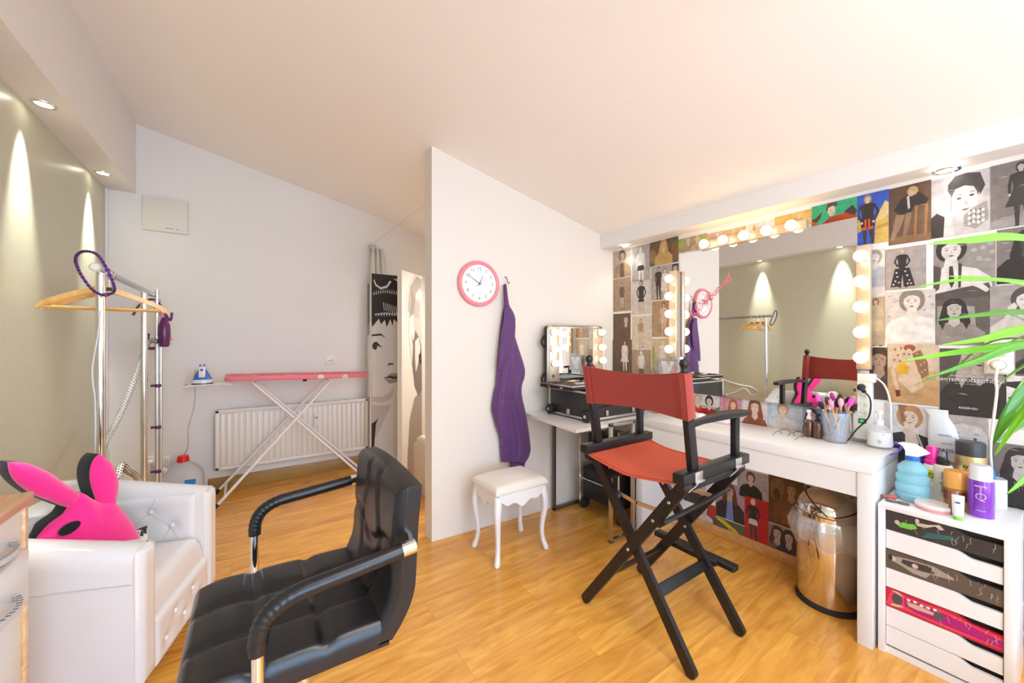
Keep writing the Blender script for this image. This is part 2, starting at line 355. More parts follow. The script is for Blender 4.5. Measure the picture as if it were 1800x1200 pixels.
# ---- wall fittings
def socket(O, U, N, m, w=.078, holes=1):             # German style socket face
    O = Vector(O); U = Vector(U); N = Vector(N); Z = Vector((0, 0, 1))
    old = m.M; m.M = Matrix(((U.x, N.x, 0, O.x), (U.y, N.y, 0, O.y), (0, 0, 1, O.z), (0, 0, 0, 1)))
    m.use(PLASTIC); m.box(-w / 2, w / 2, 0, .012, -w / 2, w / 2, .004)
    m.lathe([(.024, .002), (.024, -.001), (1e-5, -.001)], (0, .0125, 0), 24, 'y')
    m.use(mat((.06, .05, .05), .5)); m.lathe([(.0225, 0), (.0218, -.001), (.0205, 0)], (0, .0132, 0), 24, 'y')
    for s in (-1, 1): m.sph((.009 * s, .0145, 0), .003, 8)
    m.use(STEEL)
    for s in (-1, 1): m.box(-.002, .002, .012, .015, .018 * s - .002, .018 * s + .002)
    m.M = old
t = thing('wall_cover_panel', at(290, 413, Y=YB), 'square cream metal cover panel on the back wall under the ceiling slope', 'panel')
m = MB(mat((.74, .69, .62), .45)); p = at(250, 342, Y=YB - .03); q = at(330, 412, Y=YB - .03); m.box(p.x, q.x, YB - .03, YB, q.z, p.z, .004); m.build('cover', t)
m = MB(mat((.1, .09, .08), .5)); m.box(q.x - .14, q.x - .09, YB - .0325, YB - .029, q.z + .028, q.z + .031); m.lathe([(.004, 0), (.004, .004)], (q.x - .065, YB - .033, q.z + .03), 10, 'y'); m.build('lock_mark', t)
t = thing('wall_outlet', at(580, 640, Y=YB), 'single cream aerial outlet on the back wall above the ironing board', 'outlet')
m = MB(PLASTIC); p = at(572, 625, Y=YB); q = at(589, 640, Y=YB); m.box(p.x, q.x, YB - .012, YB, q.z, p.z, .004); m.build('plate', t)
m = MB(mat((.3, .27, .24), .5)); c = (p + q) / 2
for s in (-1, 1): m.lathe([(.006, 0), (.006, .003)], (c.x + .012 * s, YB - .014, c.z - .008), 12, 'y')
m.box(c.x + .016, c.x + .020, YB - .0135, YB - .011, c.z + .002, c.z + .02); m.build('port', t)
t = thing('wall_outlet', at(277, 812, Y=YB), 'double white power socket low on the back wall with one plug in it', 'outlet')
for u in (263, 289):
    m = MB(); p = at(u, 810, Y=YB); socket(p, (1, 0, 0), (0, -1, 0), m); m.build('socket', t)
p = at(264, 812, Y=YB - .03); m = MB(mat((.85, .84, .82), .4)); m.lathe([(.019, .0), (.019, .03), (.013, .045), (1e-5, .047)], (p.x, YB - .018, p.z), 18, 'y')
m.v = [Vector((v.x, 2 * (YB - .018) - v.y if v.y > YB - .018 else v.y, v.z)) for v in m.v]
m.tube([(p.x, YB - .055, p.z), (p.x, YB - .06, p.z - .04), (p.x - .03, YB - .05, p.z - .2)], .004); m.build('plug', t)

# radiator
t = thing('radiator', (.3, YB - .06, .14), 'white ribbed panel radiator low on the back wall behind the ironing board', 'radiator')
RADW = mat((.80, .755, .69), .35, name='radiator_enamel', coat=.2)
y1 = YB - .035; y0 = YB - .095; p = at(378, 719, Y=y0); q = at(647, 790, Y=y0); zt = .5 * (p.z + at(646, 702, Y=y0).z); zb = .5 * (q.z + at(379, 826, Y=y0).z); x0, x1 = p.x, q.x
m = MB(RADW); m.box(x0, x1, y0 + .012, y1, zb, zt, .004)
m.box(x0, x1, y0, y0 + .014, zt - .028, zt - .002, .004); m.box(x0, x1, y0, y0 + .014, zb + .002, zb + .028, .004); m.box(x0, x0 + .028, y0, y0 + .014, zb, zt, .004); m.box(x1 - .028, x1, y0, y0 + .014, zb, zt, .004)
n = 27; w = (x1 - x0 - .06) / n
for i in range(n): m.box(x0 + .03 + i * w + .006, x0 + .03 + (i + 1) * w - .006, y0 + .002, y0 + .016, zb + .035, zt - .035, .006)
m.build('body', t)
m = MB(mat((.35, .3, .25), .6))
for i in range(14): m.box(x0 + .03 + i * (x1 - x0 - .06) / 13 - .006, x0 + .03 + i * (x1 - x0 - .06) / 13 + .006, y0 + .02, y0 + .045, zt - .001, zt + .001)
m.build('vent_slot', t)
m = MB(mat((.78, .76, .72), .4)); p = at(556, 737, Y=y0 - .01); m.box(p.x - .022, p.x + .022, y0 - .02, y0 + .004, p.z - .06, p.z + .055, .008); m.use(mat((.3, .3, .3), .3)); m.box(p.x - .012, p.x + .012, y0 - .022, y0 - .019, p.z + .01, p.z + .03); m.build('heat_meter', t)
m = MB(RADW); m.tube([(x1 + .01, YB - .06, zb + .1), (x1 + .03, YB - .06, zb + .1), (x1 + .03, YB - .06, 0)], .008); m.box(x1 - .005, x1 + .04, YB - .075, YB - .045, zb + .09, zb + .14, .006); m.build('pipe', t)
m = MB(RADW); m.box(x0 + .15, x0 + .19, y1 - .005, YB, zt - .1, zt - .05); m.box(x1 - .19, x1 - .15, y1 - .005, YB, zt - .1, zt - .05); m.build('bracket', t)

# curtain on its wire
t = thing('wire_curtain', (1.05, 4.12, 1.2), 'pale beige cloth bunched under the taut wire at the back wall behind the portrait panels', 'curtain')
m = MB(mat((.80, .74, .66), .85, name='thin_cloth')); n = 26; vs = []; N = 14
for k in range(N + 1):
    z = 2.275 - k * (2.275 - .35) / N; sp = .9 + .35 * min(1, k / 4)
    for i in range(n + 1): a = i / n; vs.append((1.025 + .165 * a * sp, 4.13 + .028 * math.sin(a * 21 + k * .25) - .01 * k / N, z + .0 * a))
for k in range(N):
    for i in range(n): b = k * (n + 1) + i; m_f = (b, b + 1, b + n + 2, b + n + 1); fs = None; m.f.append(list(m_f)); m.mi.append(0); m.flat.append(False)
m.v = [Vector(v) for v in vs]; m.recalc = False; cl = m.build('cloth', t); sd = cl.modifiers.new('th', 'SOLIDIFY'); sd.thickness = .003
m = MB(STEEL); m.tube([(1.035, 4.2, 2.305), (1.035, 4.12, 2.30), (1.035, 2.47, 2.275)], .0018, 6); m.build('wire', t)
m = MB(STEEL); m.tube([(1.035, 4.2, 2.305), (1.035, 4.13, 2.302)], .011, 10); m.sph((1.035, 4.115, 2.30), .016, 10); m.tube([(1.035, 2.47, 2.275), (1.035, 2.56, 2.277)], .006, 8); m.sph((1.075, 4.10, 2.295), .012, 10); m.build('wire_anchor', t)

# ================================================================== DIRECTOR CHAIR
X0, X1 = 1.335, 1.845; YR, YLf = .845, 1.345       # centre lines of the side rails; R = near, L = far
t = thing('director_chair', (1.6, 1.095, 0), 'tall black folding director chair with red canvas seat and back, facing the vanity desk', 'chair')
def rail(y, s):
    m = MB(BLACKWOOD); m.box(X0, X1, y - .026, y + .026, .758, .800, .006)
    m.box(X0 + .02, X1 - .02, y - .024 + .004 * s, y + .024 + .004 * s, .722, .757, .012); m.build('side_rail', t)
rail(YR, 1); rail(YLf, -1)
FX0, FX1 = 1.395, 1.80
def leg(x, ya, yb, zt=.735, th=.022, w=.046):        # from foot ya to rail yb, flat bar in the plane X = x
    m = MB(BLACKWOOD); m.bar((x, ya, .0), (x, yb, zt), th, w, (1, 0, 0), .006) if False else None
    d = Vector((0, yb - ya, zt)).normalized(); nrm = Vector((0, d.z, -d.y)); p = Vector((x - th / 2, ya, .024)); q = Vector((x - th / 2, yb, zt)); pts = []
    for k in range(7): a = PI * k / 6; pts.append(p + nrm * (w / 2 * math.cos(a)) - d * (w / 2 * math.sin(a)) * .9)
    for k in range(7): a = PI * k / 6; pts.append(q - nrm * (w / 2 * math.cos(a)) + d * (w / 2 * math.sin(a)) * .6)
    m.prism(pts, (th, 0, 0)); return m.build('leg', t), nrm, d
yN, yF = .835, 1.372
L1, n1, d1 = leg(FX0 - .012, yF, YR + .01)          # rear, on the outside: far foot to near rail
L2, n2, d2 = leg(FX0 + .012, yN, YLf - .01)         # rear: near foot to far rail
L3, n3, d3 = leg(FX1 - .012, yN, YLf - .01)
L4, n4, d4 = leg(FX1 + .012, yF, YR + .01)
def onleg(ya, yb, z, zt=.735): f = (z - .024) / (zt - .024); return ya + (yb - ya) * f
BOLT = mat((.75, .72, .66), .3, 1, name='bolt_metal')
for x, ya, yb, lg in ((FX0 - .023, yF, YR + .01, L1), (FX1 + .001 - .023, yN, YLf - .01, L3)):
    for z in (.385, .56, .66):
        m = MB(BOLT); m.lathe([(1e-5, -.003), (.006, -.003), (.0075, 0), (.0075, .004)], (x, onleg(ya, yb, z), z), 12, 'x'); m.build('bolt', lg)
def stretcher(ya, yb, z, xa, xb, w=.045, th=.018):
    y = onleg(ya, yb, z); d = Vector((0, yb - ya, .711)).normalized()
    m = MB(BLACKWOOD); m.bar((xa, y, z), (xb, y, z), th, w, tuple(d), .003); return m.build('stretcher', t)
stretcher(yN, YLf - .01, .245, FX0 + .02, FX1 - .02)
stretcher(yF, YR + .01, .20, FX0, FX1 + .01)
stretcher(yN, YLf - .01, .655, FX0 + .02, FX1 - .02)
m = MB(BLACKWOOD); y = onleg(yF, YR + .01, .60) - .028; m.bar((FX0 - .05, y, .575), (FX1 + .05, y, .600), .018, .05, (0, -.75, .7), .004); m.build('stretcher', t)
for x in (FX0 + .028, FX1 - .035):                   # folding steel braces
    m = MB(STEEL); a = Vector((x, onleg(yN, YLf, .60), .60)); b = Vector((x, onleg(yF, YR, .585), .585)); c = (a + b) / 2 + Vector((0, 0, -.012))
    m.bar(a, c, .004, .018, e=.008); m.bar(c + Vector((.004, 0, 0)), b + Vector((.004, 0, 0)), .004, .018, e=.008); m.use(BOLT); m.lathe([(.006, -.002), (.006, .008)], c, 10, 'x'); m.build('folding_brace', t)
# foot rest
m = MB(BLACKWOOD); m.sm = True
fx, fz = FX1 + .085, .232
pts = [(fx - .022, .905, fz), (fx + .022, .905, fz), (fx + .022, 1.31, fz), (fx - .022, 1.31, fz)]
m.box(fx - .026, fx + .026, .895, 1.325, fz - .014, fz + .014, .007); m.box(fx - .05, fx - .01, .97, 1.24, fz - .013, fz + .013, .006); m.build('foot_rest', t)
for y in (1.0, 1.2):
    m = MB(BLACKWOOD); m.bar((FX1 + .02, y + (.03 if y > 1.1 else -.0), fz - .01), (fx, y, fz - .01), .02, .016); m.build('foot_rest_bracket', t)
# posts, arm rests
for s, y in ((1, YR), (-1, YLf)):
    m = MB(BLACKWOOD); b0 = Vector((1.435, y, .795)); b1 = Vector((1.375, y, 1.185)); m.bar(b0, b1, .026, .046, (1, 0, 0), .004)
    bp = m.build('back_post', t)
    m = MB(BLACK); c = b1; m.lathe([(.013, 0), (.010, .008), (.011, .014), (.017, .022), (.0185, .031), (.016, .041), (.008, .048), (1e-5, .050)], c, 18); m.build('finial', bp)
    m = MB(BLACKWOOD); m.bar((1.765, y, .795), (1.765, y, .972), .026, .036, (1, 0, 0), .004); m.build('arm_post', t)
    m = MB(BLACKWOOD); o = 1 if s > 0 else -1; pts = []
    inn = [(1.405, -.014), (1.50, -.012), (1.60, -.022), (1.70, -.028), (1.80, -.026), (1.85, -.018)]
    out = [(1.868, 0), (1.855, .022), (1.80, .032), (1.70, .032), (1.60, .026), (1.50, .012), (1.405, .014)]
    prof = [(x, y - o * q) for x, q in inn + out]
    zz = lambda x: .975 + .012 * math.sin((x - 1.4) / .46 * PI * .9)
    top = [(x, q, zz(x) + .012) for x, q in prof]; bot = [(x, q, zz(x) - .012) for x, q in prof]; n = len(prof)
    m.add(top + bot, [tuple(range(n)), tuple(range(2 * n - 1, n - 1, -1))] + [(i, n + i, n + (i + 1) % n, (i + 1) % n) for i in range(n)], False); ar = m.build('arm_rest', t)
    bv = ar.modifiers.new('b', 'BEVEL'); bv.width = .005; bv.segments = 2
for x in (1.43, 1.74):                               # steel clips on the near rail
    m = MB(ALU); m.box(x - .026, x + .026, YR - .029, YR - .0265, .765, .798, .001); m.box(x - .030, x + .030, YR - .036, YR - .026, .757, .766, .002); m.bar((x - .02, YR - .028, .757), (x - .055, YR - .012, .728), .02, .003); m.build('clip', t)
# canvas back
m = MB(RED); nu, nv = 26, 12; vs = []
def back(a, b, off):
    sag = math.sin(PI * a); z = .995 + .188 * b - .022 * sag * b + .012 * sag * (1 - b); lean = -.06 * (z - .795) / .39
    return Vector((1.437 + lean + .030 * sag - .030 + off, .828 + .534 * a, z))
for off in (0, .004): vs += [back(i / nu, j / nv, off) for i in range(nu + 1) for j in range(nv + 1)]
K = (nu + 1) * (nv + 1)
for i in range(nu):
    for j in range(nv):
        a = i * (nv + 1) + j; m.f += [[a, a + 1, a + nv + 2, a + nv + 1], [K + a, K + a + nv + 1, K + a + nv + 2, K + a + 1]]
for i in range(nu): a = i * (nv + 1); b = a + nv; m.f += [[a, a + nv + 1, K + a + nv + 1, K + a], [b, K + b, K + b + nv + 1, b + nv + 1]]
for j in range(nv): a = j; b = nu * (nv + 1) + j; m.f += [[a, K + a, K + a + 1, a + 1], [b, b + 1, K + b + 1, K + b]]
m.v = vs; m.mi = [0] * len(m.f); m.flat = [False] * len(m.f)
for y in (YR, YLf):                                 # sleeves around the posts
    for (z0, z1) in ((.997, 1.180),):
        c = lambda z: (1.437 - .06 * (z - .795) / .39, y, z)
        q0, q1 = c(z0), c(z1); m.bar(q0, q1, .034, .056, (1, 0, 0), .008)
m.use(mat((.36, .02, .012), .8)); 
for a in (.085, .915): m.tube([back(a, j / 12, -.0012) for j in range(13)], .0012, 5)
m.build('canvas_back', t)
# canvas seat
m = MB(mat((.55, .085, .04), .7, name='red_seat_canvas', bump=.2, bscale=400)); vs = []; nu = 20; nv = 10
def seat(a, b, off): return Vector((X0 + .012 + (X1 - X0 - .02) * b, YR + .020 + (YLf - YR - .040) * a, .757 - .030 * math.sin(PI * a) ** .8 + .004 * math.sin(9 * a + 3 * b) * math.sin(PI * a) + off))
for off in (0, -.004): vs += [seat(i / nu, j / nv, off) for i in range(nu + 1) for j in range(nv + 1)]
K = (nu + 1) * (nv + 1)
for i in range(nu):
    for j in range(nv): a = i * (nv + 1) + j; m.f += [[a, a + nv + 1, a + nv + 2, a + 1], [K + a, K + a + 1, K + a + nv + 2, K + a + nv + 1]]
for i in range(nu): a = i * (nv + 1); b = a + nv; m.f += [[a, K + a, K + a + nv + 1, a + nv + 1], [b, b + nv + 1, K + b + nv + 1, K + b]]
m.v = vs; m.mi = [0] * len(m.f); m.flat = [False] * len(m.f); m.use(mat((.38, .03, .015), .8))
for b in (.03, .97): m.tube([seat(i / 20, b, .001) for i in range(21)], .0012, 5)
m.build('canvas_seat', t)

# ================================================================== BLACK SALON CHAIR (faces -X)
t = thing('salon_chair', (.12, 1.2, 0), 'black quilted leather salon chair with padded chrome arms in the foreground', 'chair')
sx0, sx1, sy0, sy1, szt = -.135, .290, .975, 1.425, .605
sw, sd = sx1 - sx0, sy1 - sy0
def quilt(a, b, na, nb, A, B, dep):
    fa = abs((a / A * na) % 1 - .5) * 2; fb = abs((b / B * nb) % 1 - .5) * 2
    ia = a / A * na; ib = b / B * nb
    da = min(1, abs(ia - round(ia)) * A / na / .030) if 0 < round(ia) < na else 1
    db = min(1, abs(ib - round(ib)) * B / nb / .030) if 0 < round(ib) < nb else 1
    return -dep * ((1 - da) ** 2 + (1 - db) ** 2) + dep * .35 * (1 - fa ** 2) * (1 - fb ** 2)
m = MB(BLACKLEATHER)
def sfn(a, b, h): return Vector((sx0 + a, sy0 + b, szt - .045 + h - .012 * (a / sw) + (-.02 * max(0, 1 - a / .09) ** 2)))
m.pad(sfn, sw, sd, 60, 60, .048, .022, lambda a, b: quilt(a, b, 3, 3, sw, sd, .010), back=.012)
m.build('seat', t, sharp=60)
m = MB(mat((.004, .004, .005), .5)); r = .0022
for e in (.008,): m.tube([sfn(e + .012, b, .033) for b in [sd * i / 20 for i in range(1, 20)]] + [sfn(a, sd - .012, .034) for a in [sw * i / 20 for i in range(1, 19)]], r, 6); m.tube([sfn(a, .004, .018) for a in [sw * i / 20 for i in range(1, 20)]], r, 6); m.tube([sfn(a, .015, .036) for a in [sw * i / 20 for i in range(1, 20)]], .0016, 6)
m.build('piping', t)
bh = .375; m = MB(BLACKLEATHER)
def bfn(a, b, h):                                    # a along Y, b up, h towards -X
    z = .545 + b; f = b / bh; x = .318 + .020 * f + .045 * (1 - f) ** 3 * 0; curve = -.055 * max(0, 1 - b / .13) ** 2
    cr = .012 * math.sin(PI * a / sd)
    return Vector((x - h + curve - .02 * math.sin(PI * f) * 0 + .018 * max(0, f - .75), sy0 + a, z + cr * f))
def brel(a, b):                                      # curved upright channels crossing a diamond band
    q = 0; u = a / sd; v = b / bh
    for k in (1 / 3, 2 / 3):
        c = k + .045 * math.cos(v * 7 + (0 if k < .5 else PI)); d = min(1, abs(u - c) * sd / .028); q -= .012 * (1 - d) ** 2
    for k in range(3):
        w = .52 + .05 * math.cos((u * 3 - k) * PI * 2); 
    d = min(1, abs(v - (.50 + .07 * math.sin(u * PI * 3))) * bh / .026); q -= .011 * (1 - d) ** 2
    return q
m.pad(bfn, sd, bh, 60, 54, .030, .024, brel, back=.034); m.build('backrest', t, sharp=60)
m = MB(mat((.004, .004, .005), .5))
ring = [bfn(.012, bh * i / 16, .020) for i in range(1, 16)] + [bfn(sd * i / 16, bh - .012, .021) for i in range(1, 16)] + [bfn(sd - .012, bh * (15 - i) / 16, .020) for i in range(15)]
m.tube(ring, .0022, 6); m.tube([bfn(.002, bh * i / 16, .008) for i in range(1, 17)], .0016, 6); m.build('piping', t)
for y in (.925, 1.497):
    pth = [(.012, y, .30), (.012, y, .60)] + arc((.012, y, .69), (.095, y, .772), (.012, y, .762), 10) + [(.20, y, .781), (.330, y, .793)]
    m = MB(CHROME); m.tube(pth, .0125, 14); m.tube([(.012, y, .30), (.03, (y + 1.2) / 2, .50), (.06, 1.2, .515)][:1] + arc((.012, y, .30), (.10, 1.2, .50), (.012, y, .50), 8)[1:], .0125, 12); fr = m.build('arm_frame', t)
    m = MB(BLACKLEATHER); pp = spline([(.012, y, .675)] + arc((.012, y, .69), (.095, y, .772), (.012, y, .762), 10) + [(.20, y, .781), (.305, y, .791)], 3); m.tube(pp, [.0180 + .0010 * math.sin(i * 2.1) * (1 if 3 < i < 30 else 0) for i in range(len(pp))], 18)
    m.build('arm_pad', fr)
    m = MB(CHROME); m.tube([(.300, y, .7905), (.338, y, .794)], .0172, 16); m.bar((.33, y, .793), (.345, y + (.06 if y < 1.2 else -.06), .793), .01, .02); m.build('arm_cap', fr)
m = MB(CHROME); m.lathe([(.21, -.0978), (.21, -.09), (.16, -.076), (.05, -.064), (.032, -.05), (.030, .33), (.024, .33), (.024, .50), (.06, .505), (.06, .52), (1e-5, .52)], (.12, 1.2, 0), 40); m.build('pedestal', t)
m = MB(BLACK); m.box(.0, .25, 1.08, 1.32, .515, .548, .004); m.build('seat_plate', t)
t.location = (.12 * .93, 1.2 * .93, EYE * .07); t.scale = (.93, .93, .93)

# ================================================================== WHITE SOFA
SAx = Vector((math.cos(R(-15.3)), math.sin(R(-15.3)), 0)); SBx = Vector((math.sin(R(15.3)), math.cos(R(15.3)), 0)); SO = Vector((-.329, 1.813, 0))
# local frame: a = backwards from the front edge (towards the green wall), b = along the front from the near arm, z up
def S(a, b, z): return SO - SAx * a + SBx * b + Vector((0, 0, z))
SWD, SDP = .66, .56
t = thing('armchair', S(.28, .33, 0), 'wide white leather tub armchair with buttoned inside and front, by the green wall', 'armchair', rz=R(-15.3))
def armtop(a): return .585 + .090 * min(1, a / .45)
for nm, b0, b1, sg in (('arm', 0, .115, 1), ('arm', SWD - .115, SWD, -1)):
    m = MB(WHITELEATHER); n = 16; ys = []
    # cross-section swept from front to back: outward rolled top
    def sec(a):
        zt = armtop(a); w = b1 - b0; o = []
        for (q, z) in ((.0, .09), (.0, .30), (-.006, .42), (-.012, zt - .07), (-.010, zt - .035), (.004, zt - .010), (.030, zt), (.065, zt), (.088, zt - .012), (.10, zt - .04), (.105, zt - .09), (.11, .35), (.115, .09)):
            o.append((q, z))
        return o
    rows = []
    for i in range(n + 1):
        a = SDP * i / n; ins = .012 * (1 - min(1, a / .02))
        rows.append([S(a + (0), (b0 + q) if sg > 0 else (b1 - q), z) for q, z in sec(a)])
    k = len(rows[0]); vs = [p for r_ in rows for p in r_]; fs = [(i * k + j, i * k + j + 1, (i + 1) * k + j + 1, (i + 1) * k + j) for i in range(n) for j in range(k - 1)]
    fs += [tuple(range(k)), tuple(n * k + j for j in range(k))[::-1]] + [(i * k, (i + 1) * k, (i + 1) * k + k - 1, i * k + k - 1) for i in range(n)]
    m.add(vs, fs, True); ao = m.build('arm', t, sharp=70)
    # padded front facing of the arm
    m = MB(WHITELEATHER)
    f = lambda a, b, h: S(-h + .002, (b0 + .006 + a) if sg > 0 else (b1 - .006 - a), .095 + b)
    m.pad(f, .10, .478, 10, 16, .022, .022); m.build('arm_front', ao, sharp=80)
    m = MB(mat((.62, .58, .55), .5)); bb = -.0135 if sg > 0 else SWD + .0135
    zs = .475
    m.tube([S(a_, bb, zs + .03 * min(1, a_ / .45)) for a_ in [SDP * i / 12 for i in range(13)]], .0014, 5)
    m.tube([S(.36 - .03 * math.sin(i / 8 * PI / 2), (b0 - .012 + .02 * max(0, i - 5)) if sg > 0 else (b1 + .012 - .02 * max(0, i - 5)), .50 + i * .0185) for i in range(8)], .0012, 5)
    m.build('seam', ao)
m = MB(WHITELEATHER)
f = lambda a, b, h: S(SDP - .12 - h - .05 * (1 - b / .35) * 0, .10 + a, .28 + b)
def tuft(pts, rr, dep): return lambda a, b: -dep * sum(math.exp(-((a - p[0]) ** 2 + (b - p[1]) ** 2) / rr ** 2) for p in pts)
bp = [(.09, .13), (.23, .13), (.37, .13), (.16, .23), (.30, .23)]
m.pad(f, SWD - .20, .375, 30, 26, .05, .04, tuft(bp, .035, .022), back=.06); bk = m.build('back', t, sharp=70)
for p in bp:
    m = MB(WHITELEATHER); c = f(p[0], p[1], .030); m.sph(c, .012, 12); m.build('button', bk)
# tufted inside of the arms
for sg in (1, -1):
    m = MB(WHITELEATHER)
    g = (lambda a, b, h: S(.03 + a, SWD - .105 - h, .345 + b)) if sg < 0 else (lambda a, b, h: S(.03 + a, .105 + h, .345 + b))
    ap = [(.09, .10), (.17, .17), (.27, .09), (.35, .17)]
    def rel(a, b):
        q = -.016 * sum(math.exp(-((a - p[0]) ** 2 + (b - p[1]) ** 2) / .022 ** 2) for p in ap)
        return q
    m.pad(g, .44, .235, 34, 22, .018, .03, rel); io = m.build('inner_arm', t, sharp=70)
    for p in ap: m = MB(WHITELEATHER); m.sph(g(p[0], p[1], .010), .0105, 12); m.build('button', io)
    m = MB(mat((.66, .62, .60), .6))
    for p, q in ((ap[0], ap[1]), (ap[1], ap[2]), (ap[2], ap[3]), (ap[0], (.05, .0)), (ap[2], (.20, .0)), (ap[0], (.14, .0)), (ap[1], (.15, .235))):
        m.tube([g(p[0] + (q[0] - p[0]) * k / 6, p[1] + (q[1] - p[1]) * k / 6, .0185) for k in range(7)], .0012, 5)
    m.build('seam', io)
m = MB(WHITELEATHER); f = lambda a, b, h: S(.0 + a, .112 + b, .27 + h)
m.pad(f, SDP - .16, SWD - .224, 26, 26, .115, .035, lambda a, b: .008 * math.sin(PI * b / (SWD - .224)) * math.sin(PI * a / .4)); m.build('seat_cushion', t, sharp=75)
m = MB(WHITELEATHER); f = lambda a, b, h: S(.004 - h, .105 + a, .09 + b); pp = [(.08, .06), (.225, .06), (.37, .06), (.15, .12), (.30, .12)]
m.pad(f, SWD - .21, .185, 30, 18, .022, .02, tuft(pp, .022, .010), back=.03); fo = m.build('front_panel', t, sharp=75)
for p in pp: m = MB(WHITELEATHER); m.sph(f(p[0], p[1], .014), .010, 10); m.build('button', fo)
m = MB(WHITELEATHER); m.add([S(a, b, z) for z in (.088, .29) for a, b in ((.01, .01), (SDP, .01), (SDP, SWD - .01), (.01, SWD - .01))], [(3, 2, 1, 0), (4, 5, 6, 7), (0, 1, 5, 4), (1, 2, 6, 5), (2, 3, 7, 6), (3, 0, 4, 7)], False); m.build('frame', t)
for a, b in ((.05, .07), (.05, SWD - .10), (.50, .07), (.50, SWD - .10)):
    m = MB(BLACKWOOD); m.prism([S(a - .018, b - .018, .09), S(a + .018, b - .018, .09), S(a + .018, b + .018, .09), S(a - .018, b + .018, .09)], (0, 0, -.09)); m.build('leg', t)

# pink rabbit cushion
PINK = mat((.95, .02, .28), .85, name='pink_plush', sheen=.5, bump=.5, bscale=900); VEL = mat((.006, .005, .006), .9, name='black_velvet', sheen=.15, bump=.3, bscale=700)
t0 = 1.50; cosq, sinq = math.cos(R(74)), math.sin(R(74))
DF = Vector((SA, CA, 0)); DR = Vector((CA, -SA, 0))
nrm = (-DF * cosq + DR * sinq); hor = (DR * cosq + DF * sinq)
def px(u, v):                                       # picture point -> (a, b) in the cushion's own plane
    o = DF * t0 + DR * ((170 - 900) / F * t0); d = DF + DR * ((u - 900) / F); s = o.dot(nrm) / d.dot(nrm); p = d * s
    return ((p - o).dot(hor), EYE + (600 - v) / F * s)
def cf(a, b, h): o = DF * t0 + DR * ((170 - 900) / F * t0); return o + hor * a + Vector((0, 0, b)) + nrm * h + nrm * (.10 * (.42 - b))
t = thing('rabbit_cushion', cf(0, .40, -.05), 'bright pink and black plush rabbit head cushion slumped in the white armchair', 'cushion')
def plush(nm, out, par, hf, hb, side, n=7):
    o2 = [px(*p) for p in out]; o2 = [(p.x, p.y) for p in spline([(q[0], q[1], 0) for q in o2] + [(o2[0][0], o2[0][1], 0)], 3)[:-1]]
    c = (sum(p[0] for p in o2) / len(o2), sum(p[1] for p in o2) / len(o2)); m = MB(PINK); m.side_mat = VEL; m.blob(o2, c, hf, hb, cf, n, side)
    return m.build(nm, par, sharp=80)
hd = plush('head', [(70, 945), (92, 922), (118, 903), (133, 880), (150, 866), (178, 882), (205, 882), (222, 900), (236, 920), (246, 945), (250, 975), (240, 1010), (180, 1020), (110, 1010), (76, 985)], t, .05, .03, .065)
plush('ear', [(27, 814), (58, 815), (92, 828), (112, 842), (130, 856), (150, 872), (140, 892), (122, 892), (96, 882), (66, 870), (42, 852), (30, 835)], t, .035, .02, .06)
plush('ear', [(187, 799), (204, 812), (214, 834), (216, 855), (210, 880), (205, 892), (178, 890), (174, 875), (168, 850), (169, 826), (177, 808)], t, .028, .02, .075)
m = MB(VEL); c = px(113, 926)
ey = []
cc = px(125, 950); 
m.add([cf(c[0] + .030 * math.cos(k * PI / 10), c[1] + .019 * math.sin(k * PI / 10) + .006 * math.cos(k * PI / 10), .052) for k in range(20)] + [cf(c[0] + .027 * math.cos(k * PI / 10), c[1] + .017 * math.sin(k * PI / 10) + .006 * math.cos(k * PI / 10), .040) for k in range(20)], [tuple(range(20))] + [(k, 20 + k, 20 + (k + 1) % 20, (k + 1) % 20) for k in range(20)], False); m.build('eye', hd)
m = MB(mat((.85, .84, .82), .6)); p = px(247, 933); q = px(268, 954); m.sm = False
m.add([cf(p[0], p[1], -.03), cf(q[0], p[1], -.028), cf(q[0], q[1], -.028), cf(p[0], q[1], -.03), cf(p[0], p[1], -.031), cf(q[0], p[1], -.029), cf(q[0], q[1], -.029), cf(p[0], q[1], -.031)], [(3, 2, 1, 0), (4, 5, 6, 7), (0, 1, 5, 4), (1, 2, 6, 5), (2, 3, 7, 6), (3, 0, 4, 7)])
m.use(mat((.03, .03, .03), .6)); w = q[0] - p[0]; h = p[1] - q[1]
for E_ in (((.35, .55), (.62, .45), (.68, .72), (.5, .85)), ((.0, 1), (1, 1), (1, .82), (.7, .78), (.4, .9)), ((.62, .82), (.95, .80), (.9, .5), (.72, .6)), ((.02, .6), (.3, .85), (.25, .55)), ((0, 0), (1, 0), (1, .12), (.5, .10), (0, .18))):
    m.poly([cf(p[0] + a * w, q[1] + b * h, -.0265) for a, b in E_])
m.build('care_label', t)

# ================================================================== CLOTHES RAIL
RX = -.60
t = thing('clothes_rail', (RX, 3.15, 0), 'chrome clothes rail with two upright poles standing along the green wall', 'clothes rail')
m = MB(mat((.45, .46, .50), .22, 1, name='grey_chrome')); m.tube([(RX, 2.585, 1.648), (RX, 3.90, 1.648)], .0165, 18)
for y in (2.70, 2.74, 2.79): m.tube([(RX, y, 1.648), (RX, y + .014, 1.648)], .0195, 18)
m.build('top_rail', t)
m = MB(mat((.80, .78, .66), .4)); m.lathe([(1e-5, -.012), (.014, -.010), (.021, -.002), (.021, .006), (.017, .010)], (RX, 2.58, 1.648), 20, 'y'); m.v = [Vector((v.x, 2 * 2.58 - v.y, v.z)) for v in m.v]; m.build('end_cap', t)
for y in (2.665, 3.585):
    m = MB(CHROME); m.tube([(RX, y, .06), (RX, y, 1.632)], .0185, 20); m.build('upright_pole', t)
